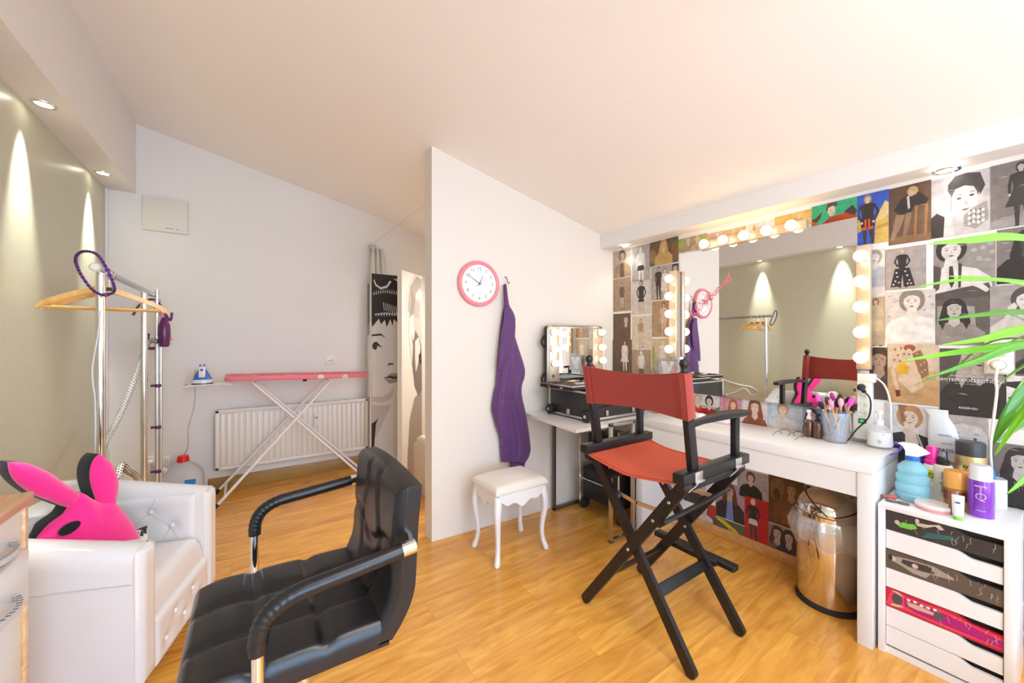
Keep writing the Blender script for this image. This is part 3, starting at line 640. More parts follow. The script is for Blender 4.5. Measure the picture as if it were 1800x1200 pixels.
m = MB(CHROME); m.tube([(RX - .22, 2.665, .06), (RX + .0, 2.665, .06)], .014, 12); m.tube([(RX - .22, 3.585, .06), (RX + .22, 3.585, .06)], .014, 12); m.tube([(RX, 2.665, .09), (RX, 3.585, .09)], .012, 12); m.build('base_bar', t)
for x, y in ((RX - .2, 2.665), (RX, 2.665), (RX - .2, 3.585), (RX + .2, 3.585)):
    m = MB(RUBBER); m.lathe([(.006, .05), (.018, .045), (.022, .022), (.018, 0), (1e-5, 0)], (x, y, 0), 14); m.build('castor', t)
# wooden hangers
HW = wood((.80, .42, .10), (.93, .58, .20), (10, 1, 10), .35, coat=.3)
def hanger(y, rz, label):
    z = 1.648
    t = thing('coat_hanger', (RX, y, z - .03), label, 'hanger', rz=rz, group='wooden hangers on the clothes rail')
    m = MB(HW); top = []; bot = []
    for i in range(21):
        a = -1 + i / 10; x = a * .222; zt = -.085 - .090 * abs(a) ** 1.25 - .012 * (abs(a) > .93) ; th = .030 - .010 * abs(a)
        notch = .008 if .80 < abs(a) < .88 else 0
        top.append((x, 0, zt + th / 2 - notch)); bot.append((x, 0, zt - th / 2))
    bow = lambda p: (p[0], .030 * (p[0] / .222) ** 2, p[2])
    pr = [bow(p) for p in top] + [bow(p) for p in bot[::-1]]; n = len(top)
    vs = [(x, yy - .007, zz) for x, yy, zz in pr] + [(x, yy + .007, zz) for x, yy, zz in pr]; N = 2 * n
    fs = []
    for i in range(n - 1): j = N - 1 - i; fs += [(i, j, j - 1, i + 1), (N + i, N + i + 1, N + j - 1, N + j)]
    fs += [(i, (i + 1) % N, N + (i + 1) % N, N + i) for i in range(N)]
    m.add(vs, fs, False); m.M = Matrix.Identity(4)
    for k in range(len(m.v)): m.v[k] = m.v[k] + Vector((0, 0, .03))
    m.build('shoulder_bar', t, local=True)
    m = MB(HW); m.tube([(-.205, .026, -.152), (.205, .026, -.152)], .0055, 10); m.build('trouser_bar', t, local=True)
    m = MB(CHROME); h = [(0, 0, -.045)] + [(.018 * math.sin(a) , 0, .031 - .0 + .019 * -math.cos(a)) for a in [PI * 2 * k / 14 for k in range(1, 12)]]
    m.tube([(0, 0, -.045), (0, 0, -.005), (.006, 0, .005)] + [(.0205 * math.cos(a), 0, .030 + .0205 * math.sin(a)) for a in [-.9 + k * .4 for k in range(10)]], .002, 6); m.build('hook', t, local=True)
    m = MB(BLACK); m.box(.012, .032, -.009, -.006, -.068, -.050); m.build('size_tag', t, local=True)
hanger(2.705, R(4), 'pale wooden coat hanger on the clothes rail, nearest to the front pole')
hanger(2.765, R(13), 'pale wooden coat hanger directly behind the nearest one on the clothes rail')
hanger(2.800, R(-3), 'pale wooden coat hanger, third from the front pole on the clothes rail')
hanger(2.850, R(3), 'pale wooden coat hanger, innermost of the bunch on the clothes rail')
# purple strap around the rail end
STR = mat((.16, .03, .28), .6); m = MB(STR)
lp = spline([(-.655, 2.555, 1.66), (-.652, 2.553, 1.69), (-.628, 2.552, 1.712), (-.59, 2.552, 1.705), (-.562, 2.558, 1.655), (-.538, 2.575, 1.575), (-.540, 2.585, 1.535), (-.575, 2.585, 1.520), (-.610, 2.575, 1.545), (-.642, 2.562, 1.61), (-.655, 2.555, 1.66)], 8)[:-1]
m.tube(lp, .0055, 8, closed=True); m.sph(lp[34], .010, 8); m.sph(lp[54], .010, 8)
m.use(mat((.02, .01, .03), .6))
for i in range(0, len(lp), 2): m.sph(lp[i], .0068, 6)
tag(m.build('beaded_strap'), 'purple and black beaded strap looped over the front end of the clothes rail', 'strap')
m = MB(mat((.72, .73, .75), .3)); p = [at(177, 545, T=1.84), at(172, 590, T=1.84), at(163, 640, T=1.84), at(163, 670, T=1.84), at(167, 705, T=1.84), at(168, 800, T=1.85), at(168, 860, T=1.86)]
m.tube(spline(p, 6), .0032, 8); tag(m.build('white_cable'), 'thin white cable hanging down in front of the near chrome pole', 'cable')

# ================================================================== STEAMER
SX, SY = -.577, 3.87
t = thing('garment_steamer', (SX, SY - .02, 0), 'purple garment steamer with telescopic pole and dotted hose behind the clothes rail', 'steamer')
PUR = mat((.11, .012, .10), .35, name='purple_plastic', coat=.3)
m = MB(ALU); m.tube([(SX, SY, .16), (SX, SY, 1.69)], .0125, 14); m.tube([(SX + .022, SY, .16), (SX + .022, SY, 1.30)], .009, 12); m.build('telescopic_pole', t)
for z in (1.30, .97, .66, .33): m = MB(PUR); m.lathe([(.018, -.012), (.021, -.008), (.021, .008), (.018, .012)], (SX + .006, SY, z), 14); m.box(SX - .035, SX - .01, SY - .01, SY + .01, z - .008, z + .010, .003); m.build('pole_clamp', t)
m = MB(PUR); c = at(288, 575, T=2.84)
m.lathe([(.022, -.10), (.030, -.085), (.036, .0), (.034, .06), (.022, .10), (.012, .12)], (c.x - .0, SY - .05, 1.36), 18); m.use(mat((.45, .02, .07), .35, coat=.4)); m.box(SX + .05, SX + .075, SY - .075, SY - .03, 1.28, 1.45, .012); m.build('steam_head', t)
m = MB(PUR); m.tube(spline([(SX - .13, SY, 1.49), (SX - .10, SY, 1.56), (SX - .045, SY, 1.61), (SX, SY, 1.60), (SX + .04, SY, 1.52), (SX + .075, SY, 1.46), (SX + .085, SY, 1.52)], 6), .008, 10); m.tube(spline([(SX - .05, SY, 1.36), (SX - .055, SY, 1.26), (SX - .01, SY, 1.25)], 6), .012, 10); m.build('hanger_hook', t)
m = MB(PUR); m.lathe([(.15, 0), (.16, .02), (.16, .09), (.13, .15), (.03, .17)], (SX, SY - .02, .0), 26); m.build('water_tank_base', t)
hz = bpy.data.materials.new('dotted_hose'); hz.use_nodes = True; nt = hz.node_tree; ck = nt.nodes.new('ShaderNodeTexChecker'); tc = nt.nodes.new('ShaderNodeTexCoord'); ck.inputs['Scale'].default_value = 75; ck.inputs[1].default_value = (.80, .79, .76, 1); ck.inputs[2].default_value = (.03, .03, .03, 1)
nt.links.new(tc.outputs['Object'], ck.inputs['Vector']); nt.links.new(ck.outputs[0], nt.nodes['Principled BSDF'].inputs['Base Color'])
m = MB(mat((.82, .81, .78), .7)); hp = spline([(SX + .01, SY - .06, 1.30), at(262, 600, Y=3.80), at(252, 622, Y=3.78), at(243, 650, Y=3.72), at(225, 697, Y=3.62), at(205, 740, Y=3.5), at(186, 775, Y=3.3), at(176, 800, Y=3.1), at(158, 824, Y=2.9), at(170, 850, Y=2.8), at(200, 855, Y=2.85), at(213, 818, Y=2.95), at(225, 828, Y=3.1), at(240, 838, Y=3.3), at(258, 870, Y=3.6), (SX - .05, SY - .06, .17)], 10)
m.tube(hp, .0145, 10); m.use(mat((.03, .03, .03), .7))
for i in range(0, len(hp) - 1):                     # black flecks spiralling on the hose
    d = (hp[i + 1] - hp[i]).normalized(); s_ = d.cross(Vector((0, .3, 1))).normalized(); u_ = s_.cross(d)
    for h_ in (0, .5):
        q = hp[i].lerp(hp[i + 1], h_)
        for k in range(4): a = k * PI / 2 + (i * 2 + h_ * 2) * .8; m.sph(q + (s_ * math.cos(a) + u_ * math.sin(a)) * .0128, .0042, 5)
m.build('dotted_hose', t)
m = MB(mat((.03, .12, .55), .4)); m.tube([(RX, 3.905, 1.66), (RX + .02, 3.905, 1.64), (RX + .02, 3.905, 1.57), (RX + .035, 3.905, 1.53)], .007, 8); m.box(RX + .005, RX + .035, 3.897, 3.915, 1.54, 1.62, .004); tag(m.build('blue_clip'), 'blue plastic clip on the far end of the clothes rail', 'clip')
m = MB(mat((.85, .35, .48), .7)); vs = []
for i in range(9):
    for j in range(4): vs.append(Vector((RX + .02 + .012 * i * .6 + .03 * j * .35, 3.90 - .02 + .01 * math.sin(i * 1.3 + j), 1.58 - i * .034)))
m.v = vs; m.f = [[i * 4 + j, i * 4 + j + 1, i * 4 + j + 5, i * 4 + j + 4] for i in range(8) for j in range(3)]; m.mi = [0] * 24; m.flat = [False] * 24; m.recalc = False
o = tag(m.build('pink_ribbon'), 'pale pink ribbon dangling from the far end of the clothes rail', 'ribbon'); o.modifiers.new('s', 'SOLIDIFY').thickness = .003

# ================================================================== IRONING BOARD
t = thing('ironing_board', (.4, 3.92, 0), 'white ironing board with pink patterned cover in front of the radiator', 'ironing board')
PK = bpy.data.materials.new('pink_cover'); PK.use_nodes = True; nt = PK.node_tree; b_ = nt.nodes['Principled BSDF']; tc = nt.nodes.new('ShaderNodeTexCoord'); v_ = nt.nodes.new('ShaderNodeTexVoronoi'); v_.inputs['Scale'].default_value = 9
cr = nt.nodes.new('ShaderNodeValToRGB'); cr.color_ramp.elements[0].position = .22; cr.color_ramp.elements[1].position = .26; cr.color_ramp.elements[0].color = (.90, .62, .62, 1); cr.color_ramp.elements[1].color = (.85, .22, .28, 1)
nt.links.new(tc.outputs['Object'], v_.inputs[0]); nt.links.new(v_.outputs['Distance'], cr.inputs[0]); nt.links.new(cr.outputs[0], b_.inputs['Base Color']); b_.inputs['Roughness'].default_value = .8
bx0, bx1, by, bz = -.170, .985, 3.92, .985
def outl(sc_=1):
    o = []
    for x, w in ((0, .09), (.01, .14), (.05, .165), (.5, .17), (.8, .165), (.95, .14), (1.06, .09), (1.13, .04), (1.155, .0)): o.append((x, w * sc_))
    up = [(bx0 + x, by + w) for x, w in o]; dn = [(bx0 + x, by - w) for x, w in o[-2::-1]]; return up + dn
def tilt(x): return bz + .02 - .022 * (x - bx0)
m = MB(PK); O1 = outl(); n = len(O1)
lay = [(.95, .0, -.020), (1.0, 0, -.010), (1.0, 0, .008), (.97, 0, .018)]
vs = []
for s_, _, dz in lay: vs += [(x, by + (y - by) * s_, tilt(x) + dz) for x, y in O1]
fs = [tuple(range(n))[::-1], tuple(3 * n + i for i in range(n))] + [(k * n + i, k * n + (i + 1) % n, (k + 1) * n + (i + 1) % n, (k + 1) * n + i) for k in range(3) for i in range(n)]
m.add(vs, fs, True); m.build('padded_top', t, sharp=50)
LW = mat((.83, .82, .83), .35, name='white_tube')
def bleg(xf, xt, yo, zt=.955, zf=0.02):
    m = MB(LW); m.tube([(xf, by + yo, zf), (xt, by + yo * .45, zt)], .0115, 12); l_ = m.build('leg', t)
    m = MB(RUBBER); d = (Vector((xt, by + yo * .45, zt)) - Vector((xf, by + yo, zf))).normalized(); p = Vector((xf, by + yo, zf)); m.tube([p - d * .012, p + d * .03], .0145, 12); m.build('foot_cap', l_)
bleg(-.225, .62, -.19); bleg(-.235, .60, .19); bleg(.885, .02, -.10); bleg(.915, .04, .10)
m = MB(LW); m.tube([(-.165, by - .175, .095), (-.17, by + .175, .095)], .008, 10); m.tube([(.85, by - .10, .06), (.88, by + .10, .06)], .008, 10); m.tube([(.02, by - .05, .955), (.04, by + .05, .955)], .009, 10); m.tube([(.60, by - .09, .955), (.60, by + .09, .955)], .009, 10); m.tube([(.60, by - .02, .95), (.42, by - .02, .952)], .006, 8); m.build('cross_bar', t)
m = MB(RUBBER); m.tube([(.42, by - .02, .952), (.39, by - .02, .952)], .009, 8); m.build('height_lever', t)
m = MB(LW); zr = .955
p0, p1 = -.425, -.20
m.tube([(p1 + .08, by - .10, zr), (p1, by - .10, zr + .01), (p0, by - .11, zr), (p0, by + .11, zr), (p1, by + .10, zr + .01), (p1 + .08, by + .10, zr)], .005, 8)
for k in range(5): m.tube([(p0 + .02, by - .09 + k * .045, zr), (p1, by - .09 + k * .045, zr)], .003, 6)
m.tube([(p0, by - .11, zr), (p0 - .02, by - .11, zr - .02), (p0 - .02, by + .11, zr - .02), (p0, by + .11, zr)], .004, 8); m.build('iron_rest', t)
# iron
ic = Vector((-.315, by - .01, .962)); t = thing('steam_iron', ic, 'blue and white steam iron resting heel up on the rest of the pink ironing board', 'iron')
def iron_sec(k, w0, z): return [(ic.x + .066 * w0 * math.sin(a) * (1), ic.y + (.0 + .045 * math.cos(a)) * w0, ic.z + z) for a in [2 * PI * i / 20 for i in range(20)]]
BLU = mat((.03, .16, .55), .25, name='blue_plastic', coat=.5)
m = MB(mat((.80, .82, .85), .3)); rings = [iron_sec(0, 1.0, .008), iron_sec(0, 1.0, .028), iron_sec(0, .93, .036)]
def loft(m, rings):
    n = len(rings[0]); vs = [p for r_ in rings for p in r_]; m.add(vs, [(k * n + i, k * n + (i + 1) % n, (k + 1) * n + (i + 1) % n, (k + 1) * n + i) for k in range(len(rings) - 1) for i in range(n)] + [tuple(range(n))[::-1], tuple((len(rings) - 1) * n + i for i in range(n))], True)
loft(m, rings); m.build('heel', t)
m = MB(DARKMETAL); loft(m, [iron_sec(0, 1.04, -.0), iron_sec(0, 1.02, .010)]); m.build('soleplate', t)
m = MB(BLU); loft(m, [iron_sec(0, .93, .034), iron_sec(0, .80, .06), iron_sec(0, .55, .095), iron_sec(0, .36, .12), iron_sec(0, .24, .135)]); m.build('body', t)
m = MB(WHITE); m.box(ic.x - .020, ic.x + .022, ic.y - .050, ic.y - .020, ic.z + .055, ic.z + .14, .006); m.use(BLU); m.sph((ic.x, ic.y - .05, ic.z + .115), .011, 12); m.build('control_panel', t)
m = MB(BLU); m.box(ic.x - .018, ic.x - .004, ic.y - .03, ic.y - .01, ic.z + .135, ic.z + .158, .004); m.box(ic.x + .006, ic.x + .020, ic.y - .03, ic.y - .01, ic.z + .135, ic.z + .158, .004); m.build('button', t)
m = MB(mat((.45, .44, .45), .8)); yy = by + .02
m.tube(spline([(ic.x - .04, ic.y, ic.z + .12), (ic.x - .055, yy, .99), at(343, 690, Y=yy), at(340, 720, Y=yy), at(331, 752, Y=yy), at(330, 785, Y=yy), at(320, 805, Y=4.0), at(312, 822, Y=4.02), at(303, 840, Y=4.05), at(285, 835, Y=4.12), (at(266, 815, Y=4.14))], 6), .0035, 8); m.build('power_cord', t)

# water canister
t = thing('water_canister', at(322, 900, Y=3.98), 'translucent plastic water canister with red caps on the floor by the back wall', 'canister')
t.location.z = 0; WM[t] = Matrix.Translation(Vector(t.location)); c = Vector(t.location)
CAN = mat((.90, .91, .94), .35, trans=.55, name='milky_plastic')
m = MB(CAN); 
def sq(w, d, z, n=24, e=.45): return [(c.x + w * math.copysign(abs(math.cos(2 * PI * i / n)) ** e, math.cos(2 * PI * i / n)), c.y + d * math.copysign(abs(math.sin(2 * PI * i / n)) ** e, math.sin(2 * PI * i / n)), z) for i in range(n)]
loft(m, [sq(.125, .09, 0), sq(.13, .095, .02), sq(.13, .095, .20), sq(.122, .088, .26, e=.6), sq(.085, .06, .315, e=.8), sq(.045, .04, .345, e=1), sq(.035, .035, .355, e=1)]); m.build('body', t)
m = MB(mat((.75, .01, .01), .35)); m.lathe([(.037, .350), (.040, .353), (.035, .395), (1e-5, .396)], (c.x, c.y, 0), 18); m.build('cap', t)
m = MB(mat((.75, .01, .01), .35)); m.bar((c.x - .125, c.y, .305), (c.x - .155, c.y, .33), .03, .03, bev=.004); m.build('spout_cap', t)
m = MB(CAN); m.tube([(c.x - .07, c.y, .27), (c.x - .13, c.y, .31)], .022, 12); m.build('spout', t)
m = MB(mat((.02, .25, .7), .5)); m.box(c.x + .02, c.x + .085, c.y - .0975, c.y - .094, .185, .225); m.build('label', t)

# ================================================================== LEFT FOREGROUND CABINET
KW = wood((.62, .33, .12), (.90, .62, .32), (14, 1.0, 14), .3, coat=.3)
kx, ky = -.512, 1.684
t = thing('drawer_cabinet', (-.71, .9, 0), 'white drawer cabinet with wood grain top and grey bow handles at the left edge', 'cabinet')
m = MB(KW); m.box(XL + .004, kx, .10, ky, .842, .872, .004); m.build('worktop', t)
m = MB(KW); m.box(XL + .006, kx - .008, ky - .030, ky - .012, 0, .842, .001); m.build('side_panel', t)
m = MB(WHITE); m.box(XL + .006, kx - .035, .12, ky - .030, .06, .842); m.build('body', t)
m = MB(WHITE); m.box(XL + .03, kx - .05, .12, ky - .030, 0, .06); m.build('plinth', t)
GH = mat((.62, .63, .65), .4, .3)
for j, (za, zb, pr) in enumerate(((.727, .838, 0), (.578, .722, .014), (.065, .573, 0))):
    for i, (ya, yb) in enumerate(((ky - .79, ky - .034), (.13, ky - .795))):
        m = MB(WHITE); m.box(kx - .034, kx - .014 + pr, ya, yb, za, zb, .002); d = m.build('drawer', t)
        yc = (1.512, 1.485, 1.485)[j] if i == 0 else (ya + yb) / 2; zc = (.763, .628, .33)[j]
        m = MB(GH); xx = kx - .014 + pr; h_ = []
        for k in range(13): a = k / 12; h_.append((xx + .030 * math.sin(PI * a) ** .7, yc - .085 + .17 * a, zc - .0))
        for k in range(12): m.bar(h_[k], h_[k + 1], .010, .014, (0, 0, 1), e=.002)
        m.box(xx, xx + .010, yc - .09, yc - .075, zc - .008, zc + .008, .002); m.box(xx, xx + .010, yc + .075, yc + .09, zc - .008, zc + .008, .002); m.build('handle', d)
p = at(83, 1150, T=1.42)
t = thing('cardboard_box', (p.x - .06, p.y + .02, 0), 'white upright box with a barcode sticker between cabinet and armchair', 'box')
m = MB(mat((.85, .85, .86), .5)); m.box(p.x - .10, p.x, p.y - .02, p.y + .045, 0, p.z, .002); m.build('carton', t)
m = MB(mat((.83, .80, .77), .5)); m.box(p.x - .085, p.x - .005, p.y - .0215, p.y - .0195, p.z - .075, p.z - .01); m.use(mat((.05, .05, .05), .5))
x = p.x - .07
for i in range(14): w = random.choice((.001, .002, .003)); m.box(x, x + w, p.y - .0225, p.y - .021, p.z - .06, p.z - .035); x += w + .0016
m.build('barcode_label', t)

# ================================================================== PORTRAIT PANELS
INK = mat((.020, .014, .012), .5); SKIN = mat((.66, .60, .54), .5); SK2 = mat((.50, .44, .385), .5); SK3 = mat((.30, .25, .215), .5); PAPER = mat((.74, .69, .62), .5)
def flat(m, q, pts, h=.0012):                        # pts in 0..1 of the quad q (origin, U, V, N)
    O, U, V, N = q; vs = [O + U * a + V * b + N * h for a, b in pts]; m.poly(vs)
def panel(name, O, U, zt, th, label):
    O = Vector(O); U = Vector(U); V = Vector((0, 0, zt)); N = U.cross(V).normalized(); t = thing(name, O + U / 2, label, 'panel'); m = MB(mat((.80, .75, .68), .6))
    m.prism([O, O + U, O + U - N * th, O - N * th], V); m.build('frame', t); return t, (O, U, V, N)
t, q = panel('portrait_panel', (.962, 3.808, 0), (.287, -.002, 0), 1.955, .03, 'tall narrow black and white portrait panel of a dark haired woman behind the partition')
m = MB(SKIN); flat(m, q, [(.0, 0), (1, 0), (1, 1), (0, 1)])
# v = height fraction ; the panel shows picture rows 482..(floor)
def fy(v): return (EYE + (600 - v) / F * 3.75) / 1.955
m.use(SK2); flat(m, q, [(0, fy(708)), (.3, fy(712)), (.62, fy(712)), (.72, fy(722)), (.5, fy(735)), (.2, fy(760)), (0, fy(780))], .0018)
m.use(SKIN); flat(m, q, [(.22, fy(900)), (.25, fy(790)), (.35, fy(745)), (.66, fy(712)), (.8, fy(692)), (1, fy(690)), (1, fy(900))], .0022)
m.use(SK2); flat(m, q, [(.0, fy(695)), (.35, fy(697)), (.62, fy(690)), (.75, fy(680)), (.68, fy(700)), (.35, fy(708)), (0, fy(704))], .0024)
m.use(INK)
flat(m, q, [(0, 1), (1, 1), (1, fy(556)), (.88, fy(560)), (.9, fy(568)), (.74, fy(560)), (.70, fy(572)), (.62, fy(560)), (.50, fy(575)), (.44, fy(562)), (.30, fy(570)), (.24, fy(560)), (.02, fy(575)), (0, fy(566))], .0022)
flat(m, q, [(0, fy(588)), (.3, fy(586)), (.48, fy(594)), (.3, fy(589.5)), (0, fy(591))], .0024)
for dx_, sc_ in ((0, 1), (.86, .7)):
    flat(m, q, [(dx_, fy(610)), (dx_ + .06, fy(602)), (dx_ + .16, fy(600)), (min(1, dx_ + .36), fy(611)), (dx_ + .14, fy(606.5)), (dx_ + .04, fy(608))] if dx_ == 0 else [(.84, fy(611)), (.93, fy(603)), (1, fy(600)), (1, fy(603)), (.93, fy(607))], .0024)
flat(m, q, [(.03 + .11 * (1 + math.cos(a)) / 1.4, fy(609.5 + 5 * math.sin(a))) for a in [2 * PI * k / 14 for k in range(14)]], .0023)
flat(m, q, [(.52, fy(643)), (.58, fy(638)), (.72, fy(639)), (.74, fy(642)), (.64, fy(641))], .0024); flat(m, q, [(.86, fy(646)), (1, fy(640)), (1, fy(643))], .0024)
flat(m, q, [(.36, fy(664)), (.6, fy(661)), (.8, fy(663)), (.96, fy(661)), (.8, fy(667)), (.6, fy(665))], .0026)
m.use(SK3); flat(m, q, [(.40, fy(664.5)), (.6, fy(667)), (.96, fy(664)), (.85, fy(673)), (.6, fy(675))], .0024); flat(m, q, [(.5, fy(660)), (.68, fy(656)), (.8, fy(657)), (.96, fy(660)), (.8, fy(663)), (.6, fy(662))], .0024)
m.use(INK); flat(m, q, [(0, fy(742)), (.14, fy(738)), (.22, fy(732)), (.14, fy(745)), (.10, fy(770)), (.06, fy(800)), (0, fy(830))], .0025); flat(m, q, [(.90, fy(760)), (.95, fy(758)), (.95, fy(900)), (.88, fy(900))], .0025)
m.use(SKIN)                                          # pale strands in the piled hair
for i in range(13): a = .05 + .075 * i; flat(m, q, [(a, fy(519 - 6 * math.sin(a * 3))), (a + .05, fy(513 - 6 * math.sin(a * 3))), (a + .03, fy(521 - 6 * math.sin(a * 3)))], .003)
for i in range(8): a = .38 + .07 * i; flat(m, q, [(a, fy(532 + i)), (a + .02, fy(531 + i)), (a + .045, fy(544 + i)), (a + .03, fy(546 + i))], .003)
for i in range(9): a = .10 + .09 * i; flat(m, q, [(a, fy(554 - 4 * math.sin(a * 3))), (a + .08, fy(552 - 4 * math.sin(a * 3))), (a + .05, fy(556))], .003)
flat(m, q, [(.06, fy(494)), (.12, fy(503)), (.3, fy(509)), (.52, fy(505)), (.66, fy(494)), (.60, fy(492)), (.5, fy(501)), (.3, fy(505)), (.15, fy(500)), (.09, fy(492))], .003)
flat(m, q, [(.72, fy(488)), (.86, fy(492)), (1, fy(500)), (1, fy(497)), (.88, fy(489))], .003)
m.build('print', t)
t, q = panel('portrait_panel', (1.143, 3.467, 0), (.290, .249, 0), 1.955, .045, 'tall black and white portrait panel of a blonde woman, partly hidden by the partition edge')
U_, V_, N_ = q[1], q[2], q[3]
m = MB(PAPER); flat(m, q, [(0, 0), (1, 0), (1, 1), (0, 1)])
def gy(v): return (EYE + (600 - v) / F * 3.68) / 1.955
GR = mat((.34, .29, .25), .5); GR2 = mat((.17, .14, .125), .5); GL = mat((.60, .545, .49), .5)
m.use(GL); flat(m, q, [(.62, 1), (.98, .99), (.98, gy(560)), (.85, gy(545)), (.6, gy(548)), (.3, gy(560)), (.14, gy(548)), (.16, gy(520)), (.3, gy(500))], .0016)
m.use(GR); flat(m, q, [(.70, .992), (.98, .985), (.98, gy(510)), (.88, gy(502)), (.66, gy(515)), (.55, gy(550)), (.34, gy(560)), (.45, gy(530)), (.38, gy(505))], .0018)
m.use(SK2); flat(m, q, [(.55, gy(555)), (.72, gy(525)), (.98, gy(520)), (.98, gy(640)), (.75, gy(640)), (.6, gy(600))], .0022)
m.use(GR2); flat(m, q, [(.40, gy(575)), (.55, gy(600)), (.64, gy(580)), (.82, gy(592)), (.95, gy(610)), (.98, gy(640)), (.98, gy(690)), (.80, gy(700)), (.60, gy(680)), (.48, gy(640)), (.52, gy(610))], .0026)
m.use(SKIN); flat(m, q, [(.62, gy(600)), (.80, gy(592)), (.90, gy(612)), (.78, gy(640)), (.66, gy(655)), (.62, gy(630))], .003)
flat(m, q, [(.30, gy(560)), (.40, gy(562)), (.52, gy(610)), (.47, gy(640)), (.34, gy(600))], .003)
m.use(INK); flat(m, q, [(.80, gy(625)), (.92, gy(620)), (.95, gy(640)), (.84, gy(640))], .0034)
m.use(SK3); flat(m, q, [(.20, gy(960)), (.26, gy(800)), (.36, gy(735)), (.60, gy(700)), (.98, gy(690)), (.98, gy(960))], .0022)
m.use(GR)
for i in range(12): a = .36 + .045 * i; flat(m, q, [(a, gy(512 + i * 2)), (a + .03, gy(508 + i * 2)), (a - .06, gy(548 + i)), (a - .08, gy(550 + i))], .0032)
m.build('print', t)
t, q = panel('portrait_panel', (.943, 3.875, 0), (.010, -.045, 0), 1.86, .02, 'narrow dark edge of a third portrait panel, left of the dark haired portrait')
m = MB(GR); flat(m, q, [(0, 0), (1, 0), (1, 1), (0, 1)]); m.use(GR2); flat(m, q, [(0, .78), (1, .80), (1, 1), (0, 1)], .002); m.use(PAPER); flat(m, q, [(0, .4), (1, .42), (1, .74), (0, .72)], .002); m.build('print', t)
# ottoman behind the partition
t = thing('ottoman', (1.40, 3.20, 0), 'cream storage ottoman with a loose cushion just behind the partition edge', 'ottoman')
CR = mat((.76, .68, .56), .6, bump=.2, bscale=200); m = MB(CR); m.box(1.20, 1.62, 2.90, 3.32, 0, .40, .012); m.build('box', t); m = MB(CR); f = lambda a, b, h: Vector((1.215 + a, 2.915 + b, .40 + h)); m.pad(f, .40, .39, 14, 14, .065, .03, back=-.001); m.build('lid_cushion', t)

def FR(O, U, V):
    O = Vector(O); U = Vector(U).normalized(); V = Vector(V).normalized(); N = U.cross(V)
    return Matrix(((U.x, V.x, N.x, O.x), (U.y, V.y, N.y, O.y), (U.z, V.z, N.z, O.z), (0, 0, 0, 1)))
WU = Vector((1, -.0504, 0)).normalized(); ZV = Vector((0, 0, 1))
# ================================================================== CLOCK
c = atP(840, 499); t = thing('wall_clock', c, 'round pink rimmed wall clock reading ten to one on the partition wall', 'clock')
PKR = mat((.85, .26, .29), .35, name='pink_rim', coat=.4)
m = MB(PKR); m.M = FR(c, WU, ZV); m.lathe([(.155, 0), (.158, .012), (.156, .026), (.148, .034), (.138, .034), (.130, .026), (.128, .012)], n=56); m.build('rim', t, sharp=60)
m = MB(mat((.84, .84, .83), .5)); m.M = FR(c, WU, ZV); m.lathe([(1e-5, .024), (.134, .024), (.134, .012)], n=48); fc = m.build('face', t)
INKG = mat((.16, .15, .15), .5); m = MB(INKG); m.sm = False
for h in range(1, 13):
    a = h * PI / 6; p = c + WU * (.101 * math.sin(a)) + ZV * (.101 * math.cos(a)) + WU.cross(ZV) * .0245; m.text(str(h), .031, p, WU, ZV)
m.build('numerals', fc)
def hand(nm, ang, L, w, z, col, back=.015):
    m = MB(col); d = WU * math.sin(ang) + ZV * math.cos(ang); s_ = WU * math.cos(ang) - ZV * math.sin(ang); N = WU.cross(ZV); b = c + N * z
    m.prism([b - d * back - s_ * w, b - d * back + s_ * w, b + d * L + s_ * w * .4, b + d * L - s_ * w * .4], N * .0012); m.build(nm, t)
hand('hour_hand', R(25), .060, .0028, .027, INKG); hand('minute_hand', R(-60 + 1), .092, .0024, .029, INKG); hand('second_hand', R(55), .048, .0008, .031, INKG, .045)
m = MB(INKG); m.M = FR(c, WU, ZV); m.lathe([(.006, .024), (.006, .033), (1e-5, .034)], n=14); m.build('hub', t)

# ================================================================== APRON ON ITS HOOK
c = atP(887, 487); t = thing('wall_hook', c, 'small dark screw hook on the partition wall to the right of the pink clock', 'hook'); N = WU.cross(ZV)
m = MB(DARKMETAL); m.tube([c, c + N * .02, c + N * .03 - ZV * .02 + WU * .004, c + N * .034 - ZV * .045 + WU * .006, c + N * .046 - ZV * .052 + WU * .007, c + N * .054 - ZV * .04 + WU * .008], .0032, 8); m.build('hook', t)
rows = [(500, 885, 889), (512, 885.5, 891), (526, 886, 893), (538, 886.5, 895), (548, 884, 902), (560, 882, 906), (574, 880, 905), (588, 878.5, 904), (605, 877, 909), (620, 875.5, 914), (638, 874, 920), (650, 873.5, 923), (664, 872, 922), (676, 872, 917), (690, 868, 916.5), (705, 865.5, 919), (720, 864, 923), (735, 868, 926), (748, 871, 928), (762, 876, 930), (776, 879, 931.5), (790, 879.5, 933), (802, 880, 930), (812, 881, 924)]
t = thing('cape', c - ZV * .2, 'long purple hairdressing cape hanging from the hook, its hem behind the stool', 'cape')
